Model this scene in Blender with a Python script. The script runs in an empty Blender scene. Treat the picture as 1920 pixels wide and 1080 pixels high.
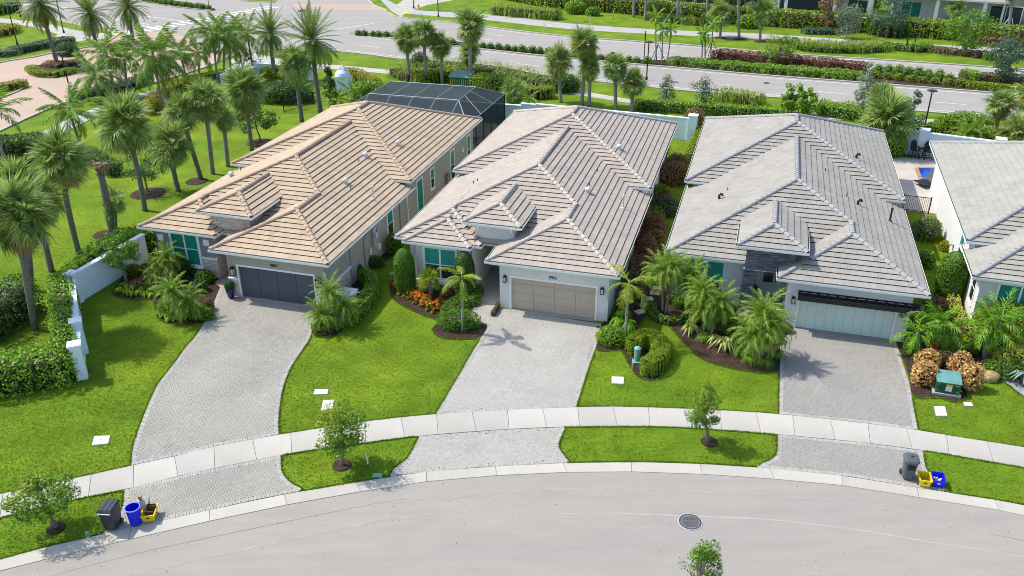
import bpy, math, random
import numpy as np
from mathutils import Vector, Matrix
sc = bpy.context.scene
col = sc.collection
R = math.radians
rng = np.random.default_rng(7)
random.seed(7)

# ---------------------------------------------------------------- camera, sky, sun, exposure
FPX, PITCH, ROLL, CAMH = 1613.25, 0.4727, -0.0043, 23.796
cp, sp, cr_, sr_ = math.cos(PITCH), math.sin(PITCH), math.cos(ROLL), math.sin(ROLL)
FW = Vector((0, cp, -sp)); UP0 = Vector((0, sp, cp)); RT0 = Vector((1, 0, 0))
RT = cr_*RT0 + sr_*UP0; UP = -sr_*RT0 + cr_*UP0
CAM = Vector((0, 0, CAMH))
cd = bpy.data.cameras.new('camera'); co = bpy.data.objects.new('camera', cd); col.objects.link(co)
cd.sensor_width = 36; cd.lens = 36*FPX/1920; cd.clip_end = 4000; cd.clip_start = 0.5
m = Matrix.Identity(4)
for i in range(3):
    m[i][0], m[i][1], m[i][2], m[i][3] = RT[i], UP[i], -FW[i], CAM[i]
co.matrix_world = m
sc.camera = co
SUN_EL = R(53); SUN_AZ = math.atan2(-0.936, 0.351)      # azimuth from +y towards +x
sd = Vector((math.cos(SUN_EL)*math.sin(SUN_AZ), math.cos(SUN_EL)*math.cos(SUN_AZ), math.sin(SUN_EL)))
w = bpy.data.worlds.new('World'); sc.world = w; w.use_nodes = True
nt = w.node_tree; sky = nt.nodes.new('ShaderNodeTexSky'); sky.sky_type = 'NISHITA'; sky.sun_disc = False
sky.sun_elevation = SUN_EL; sky.sun_rotation = SUN_AZ; sky.air_density = 1.0; sky.dust_density = 1.5; sky.ozone_density = 1.0
bg = nt.nodes['Background']; nt.links.new(sky.outputs[0], bg.inputs[0]); bg.inputs[1].default_value = 0.15
sl = bpy.data.lights.new('sun', 'SUN'); sl.energy = 2.9; sl.angle = R(1.0); sl.color = (1, .94, .84)
so = bpy.data.objects.new('sun', sl); col.objects.link(so)
so.rotation_euler = (-sd).to_track_quat('-Z', 'Y').to_euler()
sc.view_settings.view_transform = 'Standard'; sc.view_settings.look = 'None'
sc.view_settings.exposure = 0.78
sc.cycles.filter_width = 0.95; sc.view_settings.gamma = 1
sc.cycles.max_bounces = 6; sc.cycles.transparent_max_bounces = 8
sc.cycles.diffuse_bounces = 3; sc.cycles.glossy_bounces = 2

# ---------------------------------------------------------------- pixel -> place
def ray(px, py):
    return FW + (px-960)/FPX*RT - (py-540)/FPX*UP
def G(px, py, z=0.0):                   # point of the photograph on the level z
    d = ray(px, py); t = (z-CAMH)/d.z
    return CAM + t*d
def V(px, py, base):                    # point of the photograph at the depth of a base point
    d = ray(px, py); t = base.y/d.y
    return CAM + t*d
def g2(px, py, z=0.0):
    p = G(px, py, z); return (p.x, p.y)
def GL(pts, z=0.0): return [g2(a, b, z) for a, b in pts]

# ---------------------------------------------------------------- materials
def M(name, c, rough=.6, var=0.0, scale=4.0, rnd=0.0, bump=0.0, bscale=60.0, spec=.3, c2=None, c2scale=.6, c2amt=.5,
      transl=0.0, metal=0.0, stretch=None, hue=None, alpha=None, coord='Object', speck=0, grain=0):
    mt = bpy.data.materials.new(name); mt.use_nodes = True
    n = mt.node_tree.nodes; l = mt.node_tree.links
    b = n['Principled BSDF']; b.inputs['Roughness'].default_value = rough
    b.inputs['Specular IOR Level'].default_value = spec; b.inputs['Metallic'].default_value = metal
    tc = n.new('ShaderNodeTexCoord'); src = tc.outputs[coord]
    if stretch:
        mp = n.new('ShaderNodeMapping'); mp.inputs['Scale'].default_value = stretch
        l.new(src, mp.inputs[0]); src = mp.outputs[0]
    rgb = n.new('ShaderNodeRGB'); rgb.outputs[0].default_value = (*c, 1); cur = rgb.outputs[0]
    def noise(s, d=4):
        t = n.new('ShaderNodeTexNoise'); t.inputs['Scale'].default_value = s; t.inputs['Detail'].default_value = d
        l.new(src, t.inputs['Vector']); return t.outputs['Fac']
    def mrange(f, a, b_, lo, hi):
        r = n.new('ShaderNodeMapRange'); r.inputs[1].default_value = a; r.inputs[2].default_value = b_
        r.inputs[3].default_value = lo; r.inputs[4].default_value = hi; l.new(f, r.inputs[0]); return r.outputs[0]
    def mix(f, A, B, mode='MIX'):
        x = n.new('ShaderNodeMix'); x.data_type = 'RGBA'; x.blend_type = mode
        if isinstance(f, float): x.inputs[0].default_value = f
        else: l.new(f, x.inputs[0])
        l.new(A, x.inputs[6])
        if isinstance(B, tuple): x.inputs[7].default_value = (*B, 1)
        else: l.new(B, x.inputs[7])
        return x.outputs[2]
    def rand():
        oi = n.new('ShaderNodeObjectInfo'); ge = n.new('ShaderNodeNewGeometry')
        a = n.new('ShaderNodeMath'); a.operation = 'ADD'; l.new(oi.outputs['Random'], a.inputs[0]); l.new(ge.outputs['Random Per Island'], a.inputs[1])
        f = n.new('ShaderNodeMath'); f.operation = 'FRACT'; l.new(a.outputs[0], f.inputs[0]); return f.outputs[0]
    if c2: cur = mix(mrange(noise(c2scale, 3), .5-.18*(1.2-c2amt), .5+.22, 0, 1) , cur, c2)
    if hue: cur = mix(rand(), cur, hue)
    k = None
    if var: k = mrange(noise(scale), .3, .7, 1-var, 1+var)
    if grain:
        sk = mrange(noise(22, 6), .3, .7, 1-grain, 1+grain)
        if k is None: k = sk
        else:
            mm = n.new('ShaderNodeMath'); mm.operation = 'MULTIPLY'; l.new(k, mm.inputs[0]); l.new(sk, mm.inputs[1]); k = mm.outputs[0]
    if speck:
        sk = mrange(noise(40, 2), .62, .72, 1, 1-speck*2)
        if k is None: k = sk
        else:
            mm = n.new('ShaderNodeMath'); mm.operation = 'MULTIPLY'; l.new(k, mm.inputs[0]); l.new(sk, mm.inputs[1]); k = mm.outputs[0]
    if rnd:
        k2 = mrange(rand(), 0, 1, 1-rnd, 1+rnd)
        if k is None: k = k2
        else:
            mm = n.new('ShaderNodeMath'); mm.operation = 'MULTIPLY'; l.new(k, mm.inputs[0]); l.new(k2, mm.inputs[1]); k = mm.outputs[0]
    if k is not None:
        vm = n.new('ShaderNodeVectorMath'); vm.operation = 'SCALE'; l.new(cur, vm.inputs[0]); l.new(k, vm.inputs['Scale']); cur = vm.outputs[0]
    l.new(cur, b.inputs['Base Color'])
    if bump:
        bp = n.new('ShaderNodeBump'); bp.inputs['Strength'].default_value = bump; bp.inputs['Distance'].default_value = .02
        l.new(noise(bscale, 3), bp.inputs['Height']); l.new(bp.outputs[0], b.inputs['Normal'])
    out = n['Material Output']
    if transl:
        tr = n.new('ShaderNodeBsdfTranslucent'); l.new(cur, tr.inputs[0])
        ms = n.new('ShaderNodeMixShader'); ms.inputs[0].default_value = transl
        l.new(b.outputs[0], ms.inputs[1]); l.new(tr.outputs[0], ms.inputs[2]); l.new(ms.outputs[0], out.inputs[0])
    if alpha is not None:
        tp = n.new('ShaderNodeBsdfTransparent'); ms = n.new('ShaderNodeMixShader'); ms.inputs[0].default_value = alpha
        l.new(tp.outputs[0], ms.inputs[1]); l.new(b.outputs[0], ms.inputs[2]); l.new(ms.outputs[0], out.inputs[0])
    return mt

def leafM(name, c, hue=None, rnd=.4, transl=.35, rough=.45, spec=.3, gain=1.45):
    c = tuple(min(.8,a*gain) for a in c); hue = tuple(min(.8,a*gain) for a in hue) if hue else None
    return M(name, c, rough=rough, rnd=rnd, hue=hue, transl=transl, spec=spec)

X = {}
X['lawn'] = M('lawn', (0.100,0.179,0.011), .9, var=.22, scale=.55, c2=(0.158,0.226,0.013), c2scale=.22, bump=.5, bscale=14, spec=.1)
X['blade'] = M('blade', (0.151,0.283,0.015), .7, rnd=.42, var=.16, scale=1.1, c2=(0.216,0.304,0.017), c2scale=.3, transl=.3, spec=.15, hue=(0.171,0.283,0.019))
X['asphalt'] = M('asphalt', (0.314,0.294,0.264), .92, var=.05, scale=.8, c2=(0.296,0.275,0.251), c2scale=.12, bump=.3, bscale=150, spec=.12, stretch=(.5,2.6,1), speck=.16, grain=.10)
X['road'] = M('road', (0.314,0.296,0.270), .9, var=.06, scale=.3, c2=(0.292,0.278,0.256), c2scale=.06, spec=.15, stretch=(.3,1.6,1))
X['concrete'] = M('concrete', (.445,.425,.385), .9, var=.09, scale=1.3, rnd=.07, c2=(.35,.335,.30), c2scale=.7, bump=.1, bscale=90, spec=.15)
X['curb'] = M('curb', (.45,.43,.375), .9, var=.09, scale=1.1, rnd=.05, c2=(.36,.345,.30), c2scale=.6, bump=.1, bscale=90, spec=.15)
X['oldpath'] = M('oldpath', (.36,.35,.345), .9, var=.08, scale=.8)
X['pinkpaver'] = M('pinkpaver', (.40,.30,.235), .9, var=.06, scale=.4, rnd=.1, bump=.2, bscale=8, c2=(.36,.275,.22), c2scale=.2)
X['white_line'] = M('white_line', (.68,.68,.66), .8, var=.1, scale=3)
X['yellow_mat'] = M('yellow_mat', (.7,.5,.06), .8, var=.1)
X['joint_c'] = M('joint_c', (.265,.255,.23), .95)
X['joint'] = M('joint', (0.189,0.180,0.158), .95, var=.2, scale=8)
X['bedding_sand'] = M('bedding_sand', (.235,.225,.20), .95, var=.2, scale=8)
X['mulch'] = M('mulch', (0.038,0.022,0.015), .95, var=.5, scale=14, bump=1.0, bscale=34, c2=(0.062,0.038,0.026), c2scale=2.5)
X['chip'] = M('chip', (0.064,0.038,0.026), .95, rnd=.6, hue=(0.098,0.064,0.045))
X['gravel'] = M('gravel', (.33,.36,.40), .9, var=.4, scale=18, bump=1, bscale=26)
X['paver_a'] = M('paver_a', (0.350,0.332,0.281), .9, var=.10, scale=.35, rnd=.12, hue=(0.296,0.286,0.259), c2=(0.286,0.278,0.250), c2scale=.28)
X['paver_b'] = M('paver_b', (0.404,0.388,0.346), .9, var=.08, scale=.35, rnd=.12, hue=(0.346,0.336,0.309), c2=(0.352,0.341,0.309), c2scale=.3)
X['paver_c'] = M('paver_c', (0.302,0.286,0.256), .9, var=.08, scale=.35, rnd=.09, hue=(0.266,0.256,0.236), c2=(0.266,0.256,0.231), c2scale=.3)
X['paver_edge'] = M('paver_edge', (0.361,0.347,0.323), .9, var=.08, scale=.6, rnd=.1)
X['tile_a'] = M('tile_a', (0.448,0.360,0.257), .85, var=.06, scale=.8, rnd=.10, hue=(0.415,0.330,0.233), c2=(0.415,0.326,0.233), c2scale=.5, bump=.12, bscale=40, spec=.2)
X['tile_b'] = M('tile_b', (0.391,0.341,0.292), .85, var=.06, scale=.8, rnd=.10, hue=(0.361,0.317,0.272), c2=(0.361,0.317,0.272), c2scale=.5, bump=.12, bscale=40, spec=.2)
X['tile_c'] = M('tile_c', (0.328,0.306,0.271), .85, var=.07, scale=.8, rnd=.10, hue=(0.290,0.279,0.254), c2=(0.295,0.279,0.249), c2scale=.5, bump=.12, bscale=40, spec=.2)
X['cap_a'] = M('cap_a', (0.439,0.317,0.223), .85, var=.12, scale=6, rnd=.12, hue=(0.382,0.289,0.218), spec=.2)
X['cap_b'] = M('cap_b', (0.450,0.399,0.349), .85, var=.12, scale=6, rnd=.12, hue=(0.393,0.360,0.326), spec=.2)
X['cap_c'] = M('cap_c', (0.330,0.328,0.323), .85, var=.12, scale=6, rnd=.12, hue=(0.281,0.287,0.293), spec=.2)
X['tile_d'] = M('tile_d', (0.335,0.325,0.283), .85, var=.08, scale=.8, rnd=.09, hue=(0.301,0.295,0.262), c2=(0.301,0.295,0.257), c2scale=.5, spec=.2)
X['wall_a'] = M('wall_a', (.37,.345,.30), .9, var=.05, scale=1.2, bump=.15, bscale=60)
X['wall_a_trim'] = M('wall_a_trim', (.24,.245,.255), .9, var=.05, scale=1.2, bump=.15, bscale=60)
X['wall_b'] = M('wall_b', (.66,.66,.62), .9, var=.05, scale=1.2, bump=.15, bscale=60)
X['wall_c'] = M('wall_c', (0.684,0.684,0.684), .9, var=.03, scale=1.2, bump=.1, bscale=60)
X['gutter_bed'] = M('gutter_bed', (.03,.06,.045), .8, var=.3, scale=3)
X['white'] = M('white', (.82,.83,.82), .55, var=.03, scale=2)
X['fence_white'] = M('fence_white', (0.720,0.812,0.871), .75, var=.05, scale=1.4)
X['gutter'] = M('gutter', (.80,.81,.79), .5, var=.04, scale=2)
X['door_a'] = M('door_a', (.085,.095,.115), .5, var=.04)
X['door_b'] = M('door_b', (.50,.405,.31), .6, var=.04)
X['door_c'] = M('door_c', (.55,.68,.63), .5, var=.03)
X['teal_glass'] = M('teal_glass', (.008,.23,.185), .3, var=.15, scale=1.5, spec=.3)
X['dark_glass'] = M('dark_glass', (.02,.035,.035), .08, spec=.7, var=.2)
X['blind'] = M('blind', (.02,.30,.26), .4, var=.12, scale=2, spec=.5)
X['black'] = M('black', (.018,.018,.02), .45, var=.1)
X['bronze'] = M('bronze', (.03,.03,.033), .4, metal=.0)
X['lamp_glass'] = M('lamp_glass', (.55,.5,.38), .2, spec=.5)
X['stone_a'] = M('stone_a', (0.671,0.573,0.476), .9, rnd=.3, hue=(0.549,0.476,0.415), var=.15, scale=8, bump=.4, bscale=30)
X['stone_c'] = M('stone_c', (.10,.115,.14), .85, rnd=.35, hue=(.14,.15,.17), bump=.4, bscale=30)
X['grey_metal'] = M('grey_metal', (.36,.40,.41), .5, var=.06)
X['grey_pvc'] = M('grey_pvc', (.55,.57,.57), .6, var=.06)
X['bin_black'] = M('bin_black', (.030,.035,.042), .4, var=.1, spec=.4)
X['bin_grey'] = M('bin_grey', (.075,.095,.105), .42, var=.1, spec=.4)
X['bin_blue'] = M('bin_blue', (.004,.012,.62), .4, spec=.4)
X['bin_yellow'] = M('bin_yellow', (.80,.60,.006), .45, spec=.4)
X['cardboard'] = M('cardboard', (.34,.21,.12), .9, var=.1)
X['dark_cardboard'] = M('dark_cardboard', (.10,.05,.03), .9, var=.1)
X['newsprint'] = M('newsprint', (.5,.5,.52), .9, var=.25, scale=9)
X['iron'] = M('iron', (.075,.07,.075), .6, var=.3, scale=9, metal=.3)
X['trans_green'] = M('trans_green', (.012,.085,.055), .5, var=.12, scale=3)
X['trans_top'] = M('trans_top', (.11,.27,.25), .6, var=.2, scale=2.5)
X['pedestal_green'] = M('pedestal_green', (.15,.37,.28), .5, var=.08)
X['sticker_yellow'] = M('sticker_yellow', (.75,.45,.02), .6)
X['sticker_white'] = M('sticker_white', (.75,.75,.75), .6)
X['cover'] = M('cover', (.56,.53,.49), .8, var=.06, scale=3)
X['screen'] = M('screen', (.03,.045,.055), .9, alpha=.78)
X['bin_rim'] = M('bin_rim', (.20,.26,.80), .4)
X['water'] = M('water', (.01,.25,.30), .05, spec=.6, var=.2, scale=1.2, bump=.2, bscale=5)
X['pool_blue'] = M('pool_blue', (.004,.07,.42), .05, spec=.6, var=.2, scale=1.2, bump=.2, bscale=5)
X['patio'] = M('patio', (.44,.40,.36), .9, var=.1, scale=.8)
X['trunk'] = M('trunk', (0.180,0.156,0.138), .95, var=.3, scale=5, stretch=(1,1,4), bump=.5, bscale=20)
X['trunk_pale'] = M('trunk_pale', (.27,.255,.23), .95, var=.3, scale=5, stretch=(1,1,4), bump=.5, bscale=20)
X['trunk_green'] = M('trunk_green', (.22,.25,.20), .8, var=.25, scale=4, stretch=(1,1,5))
X['bark'] = M('bark', (.17,.15,.13), .95, var=.3, scale=6, bump=.4, bscale=30)
X['boots'] = M('boots', (.20,.12,.06), .95, rnd=.4, var=.3, scale=6)
X['dead'] = M('dead', (.34,.22,.10), .9, rnd=.35, transl=.2)
X['sabal'] = leafM('sabal', (0.138,0.213,0.048), (0.213,0.281,0.072), rnd=.42)
X['sabal_y'] = leafM('sabal_y', (.40,.30,.03), (.20,.22,.04), rnd=.25, gain=1.0)
X['royal'] = leafM('royal', (0.090,0.185,0.028), (0.157,0.241,0.028), rnd=.42)
X['royal_y'] = leafM('royal_y', (.22,.25,.02), (.12,.19,.02), rnd=.25, gain=1.0)
X['date'] = leafM('date', (0.1, 0.165, 0.035), (0.14, 0.195, 0.045), rnd=.42)
X['date_y'] = leafM('date_y', (.30,.22,.02), (.12,.15,.03), rnd=.25, gain=1.0)
X['pygmy'] = leafM('pygmy', (0.122,0.212,0.021), (0.185,0.276,0.032), rnd=.42)
X['lime_frond'] = leafM('lime_frond', (.30,.36,.02), (.17,.29,.02), rnd=.25, gain=1.0)
X['adonidia'] = leafM('adonidia', (.07,.19,.015), (.15,.28,.015), rnd=.42)
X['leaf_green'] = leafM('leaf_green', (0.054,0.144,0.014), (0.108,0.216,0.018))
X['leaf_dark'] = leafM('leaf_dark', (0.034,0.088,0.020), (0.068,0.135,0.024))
X['leaf_ivy'] = leafM('leaf_ivy', (0.088,0.198,0.015), (0.176,0.301,0.019))
X['leaf_lime'] = leafM('leaf_lime', (.27,.34,.012), (.15,.25,.012), gain=1.15)
X['leaf_yellow'] = leafM('leaf_yellow', (.42,.38,.015), (.22,.27,.015), gain=1.0)
X['leaf_gold'] = leafM('leaf_gold', (.62,.60,.10), (.42,.47,.06), gain=1.0)
X['leaf_oak'] = leafM('leaf_oak', (.06,.145,.015), (.12,.22,.015))
X['leaf_oaky'] = leafM('leaf_oaky', (.30,.36,.012), (.18,.27,.015), gain=1.0)
X['leaf_copper'] = leafM('leaf_copper', (0.720,0.351,0.176), (0.600,0.468,0.162), gain=1.0)
X['leaf_maroon'] = leafM('leaf_maroon', (0.196,0.087,0.051), (0.174,0.138,0.051))
X['leaf_red'] = leafM('leaf_red', (.30,.07,.06), (.17,.09,.045), gain=1.0)
X['leaf_brown'] = leafM('leaf_brown', (.26,.16,.085), (.16,.15,.06), gain=1.0)
X['leaf_silver'] = leafM('leaf_silver', (.22,.28,.19), (.15,.21,.11), gain=1.0)
X['leaf_blue'] = leafM('leaf_blue', (.075,.13,.075), (.05,.10,.05))
X['fern'] = leafM('fern', (.13,.24,.015), (.22,.32,.02))
X['grass_tall'] = leafM('grass_tall', (.14,.22,.022), (.22,.29,.03))
X['flower_orange'] = leafM('flower_orange', (.75,.30,.02), (.70,.12,.02), gain=1.0)
X['flower_purple'] = leafM('flower_purple', (.36,.10,.42), (.30,.06,.32), gain=1.0)
X['core_shade'] = M('core_shade', (.035,.032,.015), .95, var=.4, scale=9)  # dark foliage cores: the shade between leaves is put into this colour
X['topiary_leaf'] = leafM('topiary_leaf', (.02,.13,.02), (.015,.10,.02))
X['agave'] = leafM('agave', (.22,.32,.29), (.17,.26,.22), transl=.05, gain=1.0)
X['agave_y'] = leafM('agave_y', (.48,.50,.16), (.30,.38,.10), transl=.1, gain=1.0)
X['planter_blue'] = M('planter_blue', (.01,.012,.12), .12, spec=.6)
X['rock'] = M('rock', (.35,.27,.12), .95, var=.35, scale=5, bump=.5, bscale=12)
X['furniture'] = M('furniture', (.015,.018,.025), .5)
X['white_pipe'] = M('white_pipe', (.72,.74,.75), .5, var=.06)
X['red_flower'] = leafM('red_flower', (.5,.02,.02), (.6,.1,.03), gain=1.0)

# ---------------------------------------------------------------- objects
def link(o, parent=None):
    col.objects.link(o)
    if parent: o.parent = parent
    return o
def tag(o, label=None, cat=None, group=None, kind=None):
    if label: o['label'] = label
    if cat: o['category'] = cat
    if group: o['group'] = group
    if kind: o['kind'] = kind
    return o
def T(name, label, cat, loc=(0,0,0), rz=0.0, group=None):
    o = bpy.data.objects.new(name, None); col.objects.link(o); o.empty_display_size = .3
    o.location = loc; o.rotation_euler = (0,0,rz)
    return tag(o, label, cat, group)

class MB:
    def __init__(s): s.v = []; s.f = []
    def add(s, vs, fs):
        o = len(s.v); s.v += [tuple(a) for a in vs]; s.f += [tuple(i+o for i in f) for f in fs]; return s
    def box(s, x0, x1, y0, y1, z0, z1, fn=None):
        vs = [(x,y,z) for z in (z0,z1) for x,y in ((x0,y0),(x1,y0),(x1,y1),(x0,y1))]
        if fn: vs = [fn(*a) for a in vs]
        return s.add(vs, [(3,2,1,0),(4,5,6,7),(0,1,5,4),(1,2,6,5),(2,3,7,6),(3,0,4,7)])
    def tbox(s, b, t, z0, z1, c=(0,0), tc=None):       # tapered box, half sizes b at z0 and t at z1
        tc = tc or c
        vs = [(c[0]+i*b[0],c[1]+j*b[1],z0) for i,j in ((-1,-1),(1,-1),(1,1),(-1,1))]+[(tc[0]+i*t[0],tc[1]+j*t[1],z1) for i,j in ((-1,-1),(1,-1),(1,1),(-1,1))]
        return s.add(vs, [(3,2,1,0),(4,5,6,7),(0,1,5,4),(1,2,6,5),(2,3,7,6),(3,0,4,7)])
    def prism(s, poly, z0, z1):
        n = len(poly)
        vs = [(a[0],a[1],z0) for a in poly]+[(a[0],a[1],z1) for a in poly]
        return s.add(vs, [tuple(range(n-1,-1,-1)), tuple(range(n,2*n))]+[(i,(i+1)%n,n+(i+1)%n,n+i) for i in range(n)])
    def sheet(s, poly, z):
        return s.add([(a[0],a[1],z) for a in poly], [tuple(range(len(poly)))])
    def tube(s, pts, rad, n=8, cap=True):
        pts = [Vector(p) for p in pts]
        if not hasattr(rad, '__len__'): rad = [rad]*len(pts)
        vs = []; fs = []
        for i, p in enumerate(pts):
            d = (pts[min(i+1,len(pts)-1)]-pts[max(i-1,0)]).normalized()
            a = Vector((0,1,0)) if abs(d.z) > .9 else Vector((0,0,1))
            u = d.cross(a).normalized(); w_ = d.cross(u)
            for k in range(n):
                t = 2*math.pi*k/n; vs.append(p+rad[i]*(math.cos(t)*u+math.sin(t)*w_))
        for i in range(len(pts)-1):
            for k in range(n):
                fs.append((i*n+k, i*n+(k+1)%n, (i+1)*n+(k+1)%n, (i+1)*n+k))
        if cap: fs += [tuple(range(n-1,-1,-1)), tuple(range((len(pts)-1)*n, len(pts)*n))]
        return s.add(vs, fs)
    def lathe(s, prof, c=(0,0), n=20, caps=True):
        vs = []; fs = []
        for r, z in prof:
            for k in range(n):
                t = 2*math.pi*k/n; vs.append((c[0]+r*math.cos(t), c[1]+r*math.sin(t), z))
        for i in range(len(prof)-1):
            for k in range(n): fs.append((i*n+k, i*n+(k+1)%n, (i+1)*n+(k+1)%n, (i+1)*n+k))
        if caps: fs += [tuple(range(n-1,-1,-1)), tuple(range((len(prof)-1)*n, len(prof)*n))]
        return s.add(vs, fs)
    def mesh(s, name, mats, smooth=False):
        me = bpy.data.meshes.new(name); me.from_pydata(s.v, [], s.f); me.update()
        for q in (mats if isinstance(mats, (list,tuple)) else [mats]): me.materials.append(X[q] if isinstance(q,str) else q)
        if smooth: me.polygons.foreach_set('use_smooth', [True]*len(me.polygons))
        return me
    def build(s, name, mats, parent=None, smooth=False, loc=None):
        o = bpy.data.objects.new(name, s.mesh(name, mats, smooth))
        link(o, parent)
        if loc is not None: o.location = loc
        return o
def inst(name, me, parent=None, mat=None):
    o = bpy.data.objects.new(name, me); link(o, parent)
    if mat is not None: o.matrix_local = mat
    return o
def qmesh(name, V4, mat):                                # numpy quads: (n,4,3)
    n = len(V4); me = bpy.data.meshes.new(name)
    me.vertices.add(4*n); me.loops.add(4*n); me.polygons.add(n)
    me.vertices.foreach_set('co', np.ascontiguousarray(V4, dtype=np.float32).ravel())
    me.loops.foreach_set('vertex_index', np.arange(4*n, dtype=np.int32))
    me.polygons.foreach_set('loop_start', np.arange(0, 4*n, 4, dtype=np.int32))
    me.update(calc_edges=True); me.materials.append(X[mat]); return me
def tmesh(name, V3, mat):
    n = len(V3); me = bpy.data.meshes.new(name)
    me.vertices.add(3*n); me.loops.add(3*n); me.polygons.add(n)
    me.vertices.foreach_set('co', np.ascontiguousarray(V3, dtype=np.float32).ravel())
    me.loops.foreach_set('vertex_index', np.arange(3*n, dtype=np.int32))
    me.polygons.foreach_set('loop_start', np.arange(0, 3*n, 3, dtype=np.int32))
    me.update(calc_edges=True); me.materials.append(X[mat]); return me
def leaves(P, N, size, asp=.55, spread=.7, up=0.0):    # leaf quads at P facing roughly N
    n = len(P); N = N + rng.normal(0, spread, (n,3)); N /= np.linalg.norm(N,axis=1,keepdims=True)+1e-9
    a = rng.normal(0,1,(n,3)); a[:,2] += up*3; a[:,2] *= (1+up)
    a -= (a*N).sum(1,keepdims=True)*N; a /= np.linalg.norm(a,axis=1,keepdims=True)+1e-9
    b = np.cross(N, a); s = size*rng.uniform(.65,1.3,(n,1))
    return np.stack([P-a*s*.5, P+b*s*asp*.5+a*s*.05, P+a*s*.5, P-b*s*asp*.5+a*s*.05], 1)
def lump(D, k=5, amp=.18, seed=0):                       # lumpy factor on directions D
    r = np.random.default_rng(seed); f = np.ones(len(D))
    for i in range(k):
        c = r.normal(0,1,3); c /= np.linalg.norm(c); f += amp*np.exp(-((D-c)**2).sum(1)/.35)*r.uniform(-.6,1)
    return f
def blob_pts(n, rx, ry, rz, seed=0, shell=.74, bottom=-.6, amp=.2):
    r = np.random.default_rng(seed); D = r.normal(0,1,(int(n*1.5),3)); D /= np.linalg.norm(D,axis=1,keepdims=True)
    D = D[D[:,2] > bottom][:n]; f = lump(D, 6, amp, seed)[:,None]*r.uniform(shell,1.04,(len(D),1))
    return D*np.array([rx,ry,rz])*f, D*np.array([1/rx,1/ry,1/rz])*min(rx,ry,rz)
def core_blob(rx, ry, rz, seed=0, bottom=-.6, amp=.2, k=.8):
    mb = MB(); nu, nv = 12, 7; vs = []
    for j in range(nv+1):
        z = bottom+(1-bottom)*j/nv; q = math.sqrt(max(0,1-z*z))
        for i in range(nu):
            t = 2*math.pi*i/nu; vs.append((q*math.cos(t), q*math.sin(t), z))
    D = np.array(vs); f = lump(D, 6, amp, seed)[:,None]*k
    Vv = D*np.array([rx,ry,rz])*f
    fs = [(j*nu+i, j*nu+(i+1)%nu, (j+1)*nu+(i+1)%nu, (j+1)*nu+i) for j in range(nv) for i in range(nu)]+[tuple(range(nu-1,-1,-1))]
    return Vv, fs
def addcore(me, Vv, fs): pass
def merge_obj(name, quads, cores, mat, parent=None, loc=None):   # leaves plus solid inner cores, one mesh
    nq = len(quads); vs = [quads.reshape(-1,3)]; faces_idx = [np.arange(4*nq)]; starts = [np.arange(0,4*nq,4)]
    off = 4*nq; lo = 4*nq
    for Vv, fs in cores:
        vs.append(np.asarray(Vv)); 
        for f in fs:
            faces_idx.append(np.array(f)+off); starts.append(np.array([lo])); lo += len(f)
        off += len(Vv)
    A = np.concatenate(vs); L = np.concatenate(faces_idx); S = np.concatenate(starts)
    me = bpy.data.meshes.new(name)
    me.vertices.add(len(A)); me.loops.add(len(L)); me.polygons.add(len(S))
    me.vertices.foreach_set('co', A.astype(np.float32).ravel()); me.loops.foreach_set('vertex_index', L.astype(np.int32)); me.polygons.foreach_set('loop_start', S.astype(np.int32))
    me.materials.append(X[mat]); me.materials.append(X['core_shade'])
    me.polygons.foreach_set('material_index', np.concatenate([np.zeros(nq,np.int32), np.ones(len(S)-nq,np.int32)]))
    me.update(calc_edges=True); me.validate()
    o = bpy.data.objects.new(name, me); link(o, parent)
    if loc is not None: o.location = loc
    return o
SEED = [100]
def bush(px, py, rx, ry, rz, mat, name='shrub', label=None, cat='shrub', group=None, size=.09, dens=2.6, asp=.6, amp=.2, flowers=None, zoff=None, spread=.7, box=False):
    """leafy shrub; px,py is its ground centre"""
    SEED[0] += 1; sd_ = SEED[0]
    c = G(px, py) if not isinstance(px, Vector) else px
    area = 4*math.pi*((rx*ry)**1.6/3+(rx*rz)**1.6/3+(ry*rz)**1.6/3)**(1/1.6)
    n = int(min(14000, max(60, dens*area*.75/(size*size*asp))))
    z0 = rz*.6 if zoff is None else zoff
    P, N = blob_pts(n, rx, ry, rz, sd_, amp=amp)
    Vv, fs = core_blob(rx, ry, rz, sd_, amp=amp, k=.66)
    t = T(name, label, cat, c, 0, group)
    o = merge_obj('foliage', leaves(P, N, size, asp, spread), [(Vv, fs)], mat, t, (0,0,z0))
    if flowers:
        fm, nf, fs_ = flowers
        P, N = blob_pts(nf, rx*1.04, ry*1.04, rz*1.06, sd_, shell=.97, bottom=-.1, amp=amp)
        f = inst('blossoms', qmesh('blossoms', leaves(P, N, fs_, .9, .4), fm), t); f.location = (0,0,z0)
    return t
def resample(pts, step):
    P = [np.array(p, float) for p in pts]; L = [0]
    for a, b in zip(P, P[1:]): L.append(L[-1]+np.linalg.norm(b-a))
    n = max(1, int(round(L[-1]/step))); out = []
    for i in range(n+1):
        d = L[-1]*i/n; k = 0
        while k < len(P)-2 and L[k+1] < d: k += 1
        t = (d-L[k])/max(1e-9, L[k+1]-L[k]); out.append(P[k]+(P[k+1]-P[k])*min(1,max(0,t)))
    return out
def crom(pts, n=6):                                       # smooth curve through points
    P = [np.array(p, float) for p in pts]; P = [2*P[0]-P[1]]+P+[2*P[-1]-P[-2]]; out = []
    for i in range(1, len(P)-2):
        a, b, c, d = P[i-1:i+3]
        for k in range(n):
            t = k/n; out.append(.5*((2*b)+(-a+c)*t+(2*a-5*b+4*c-d)*t*t+(-a+3*b-3*c+d)*t**3))
    out.append(P[-2]); return out
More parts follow.
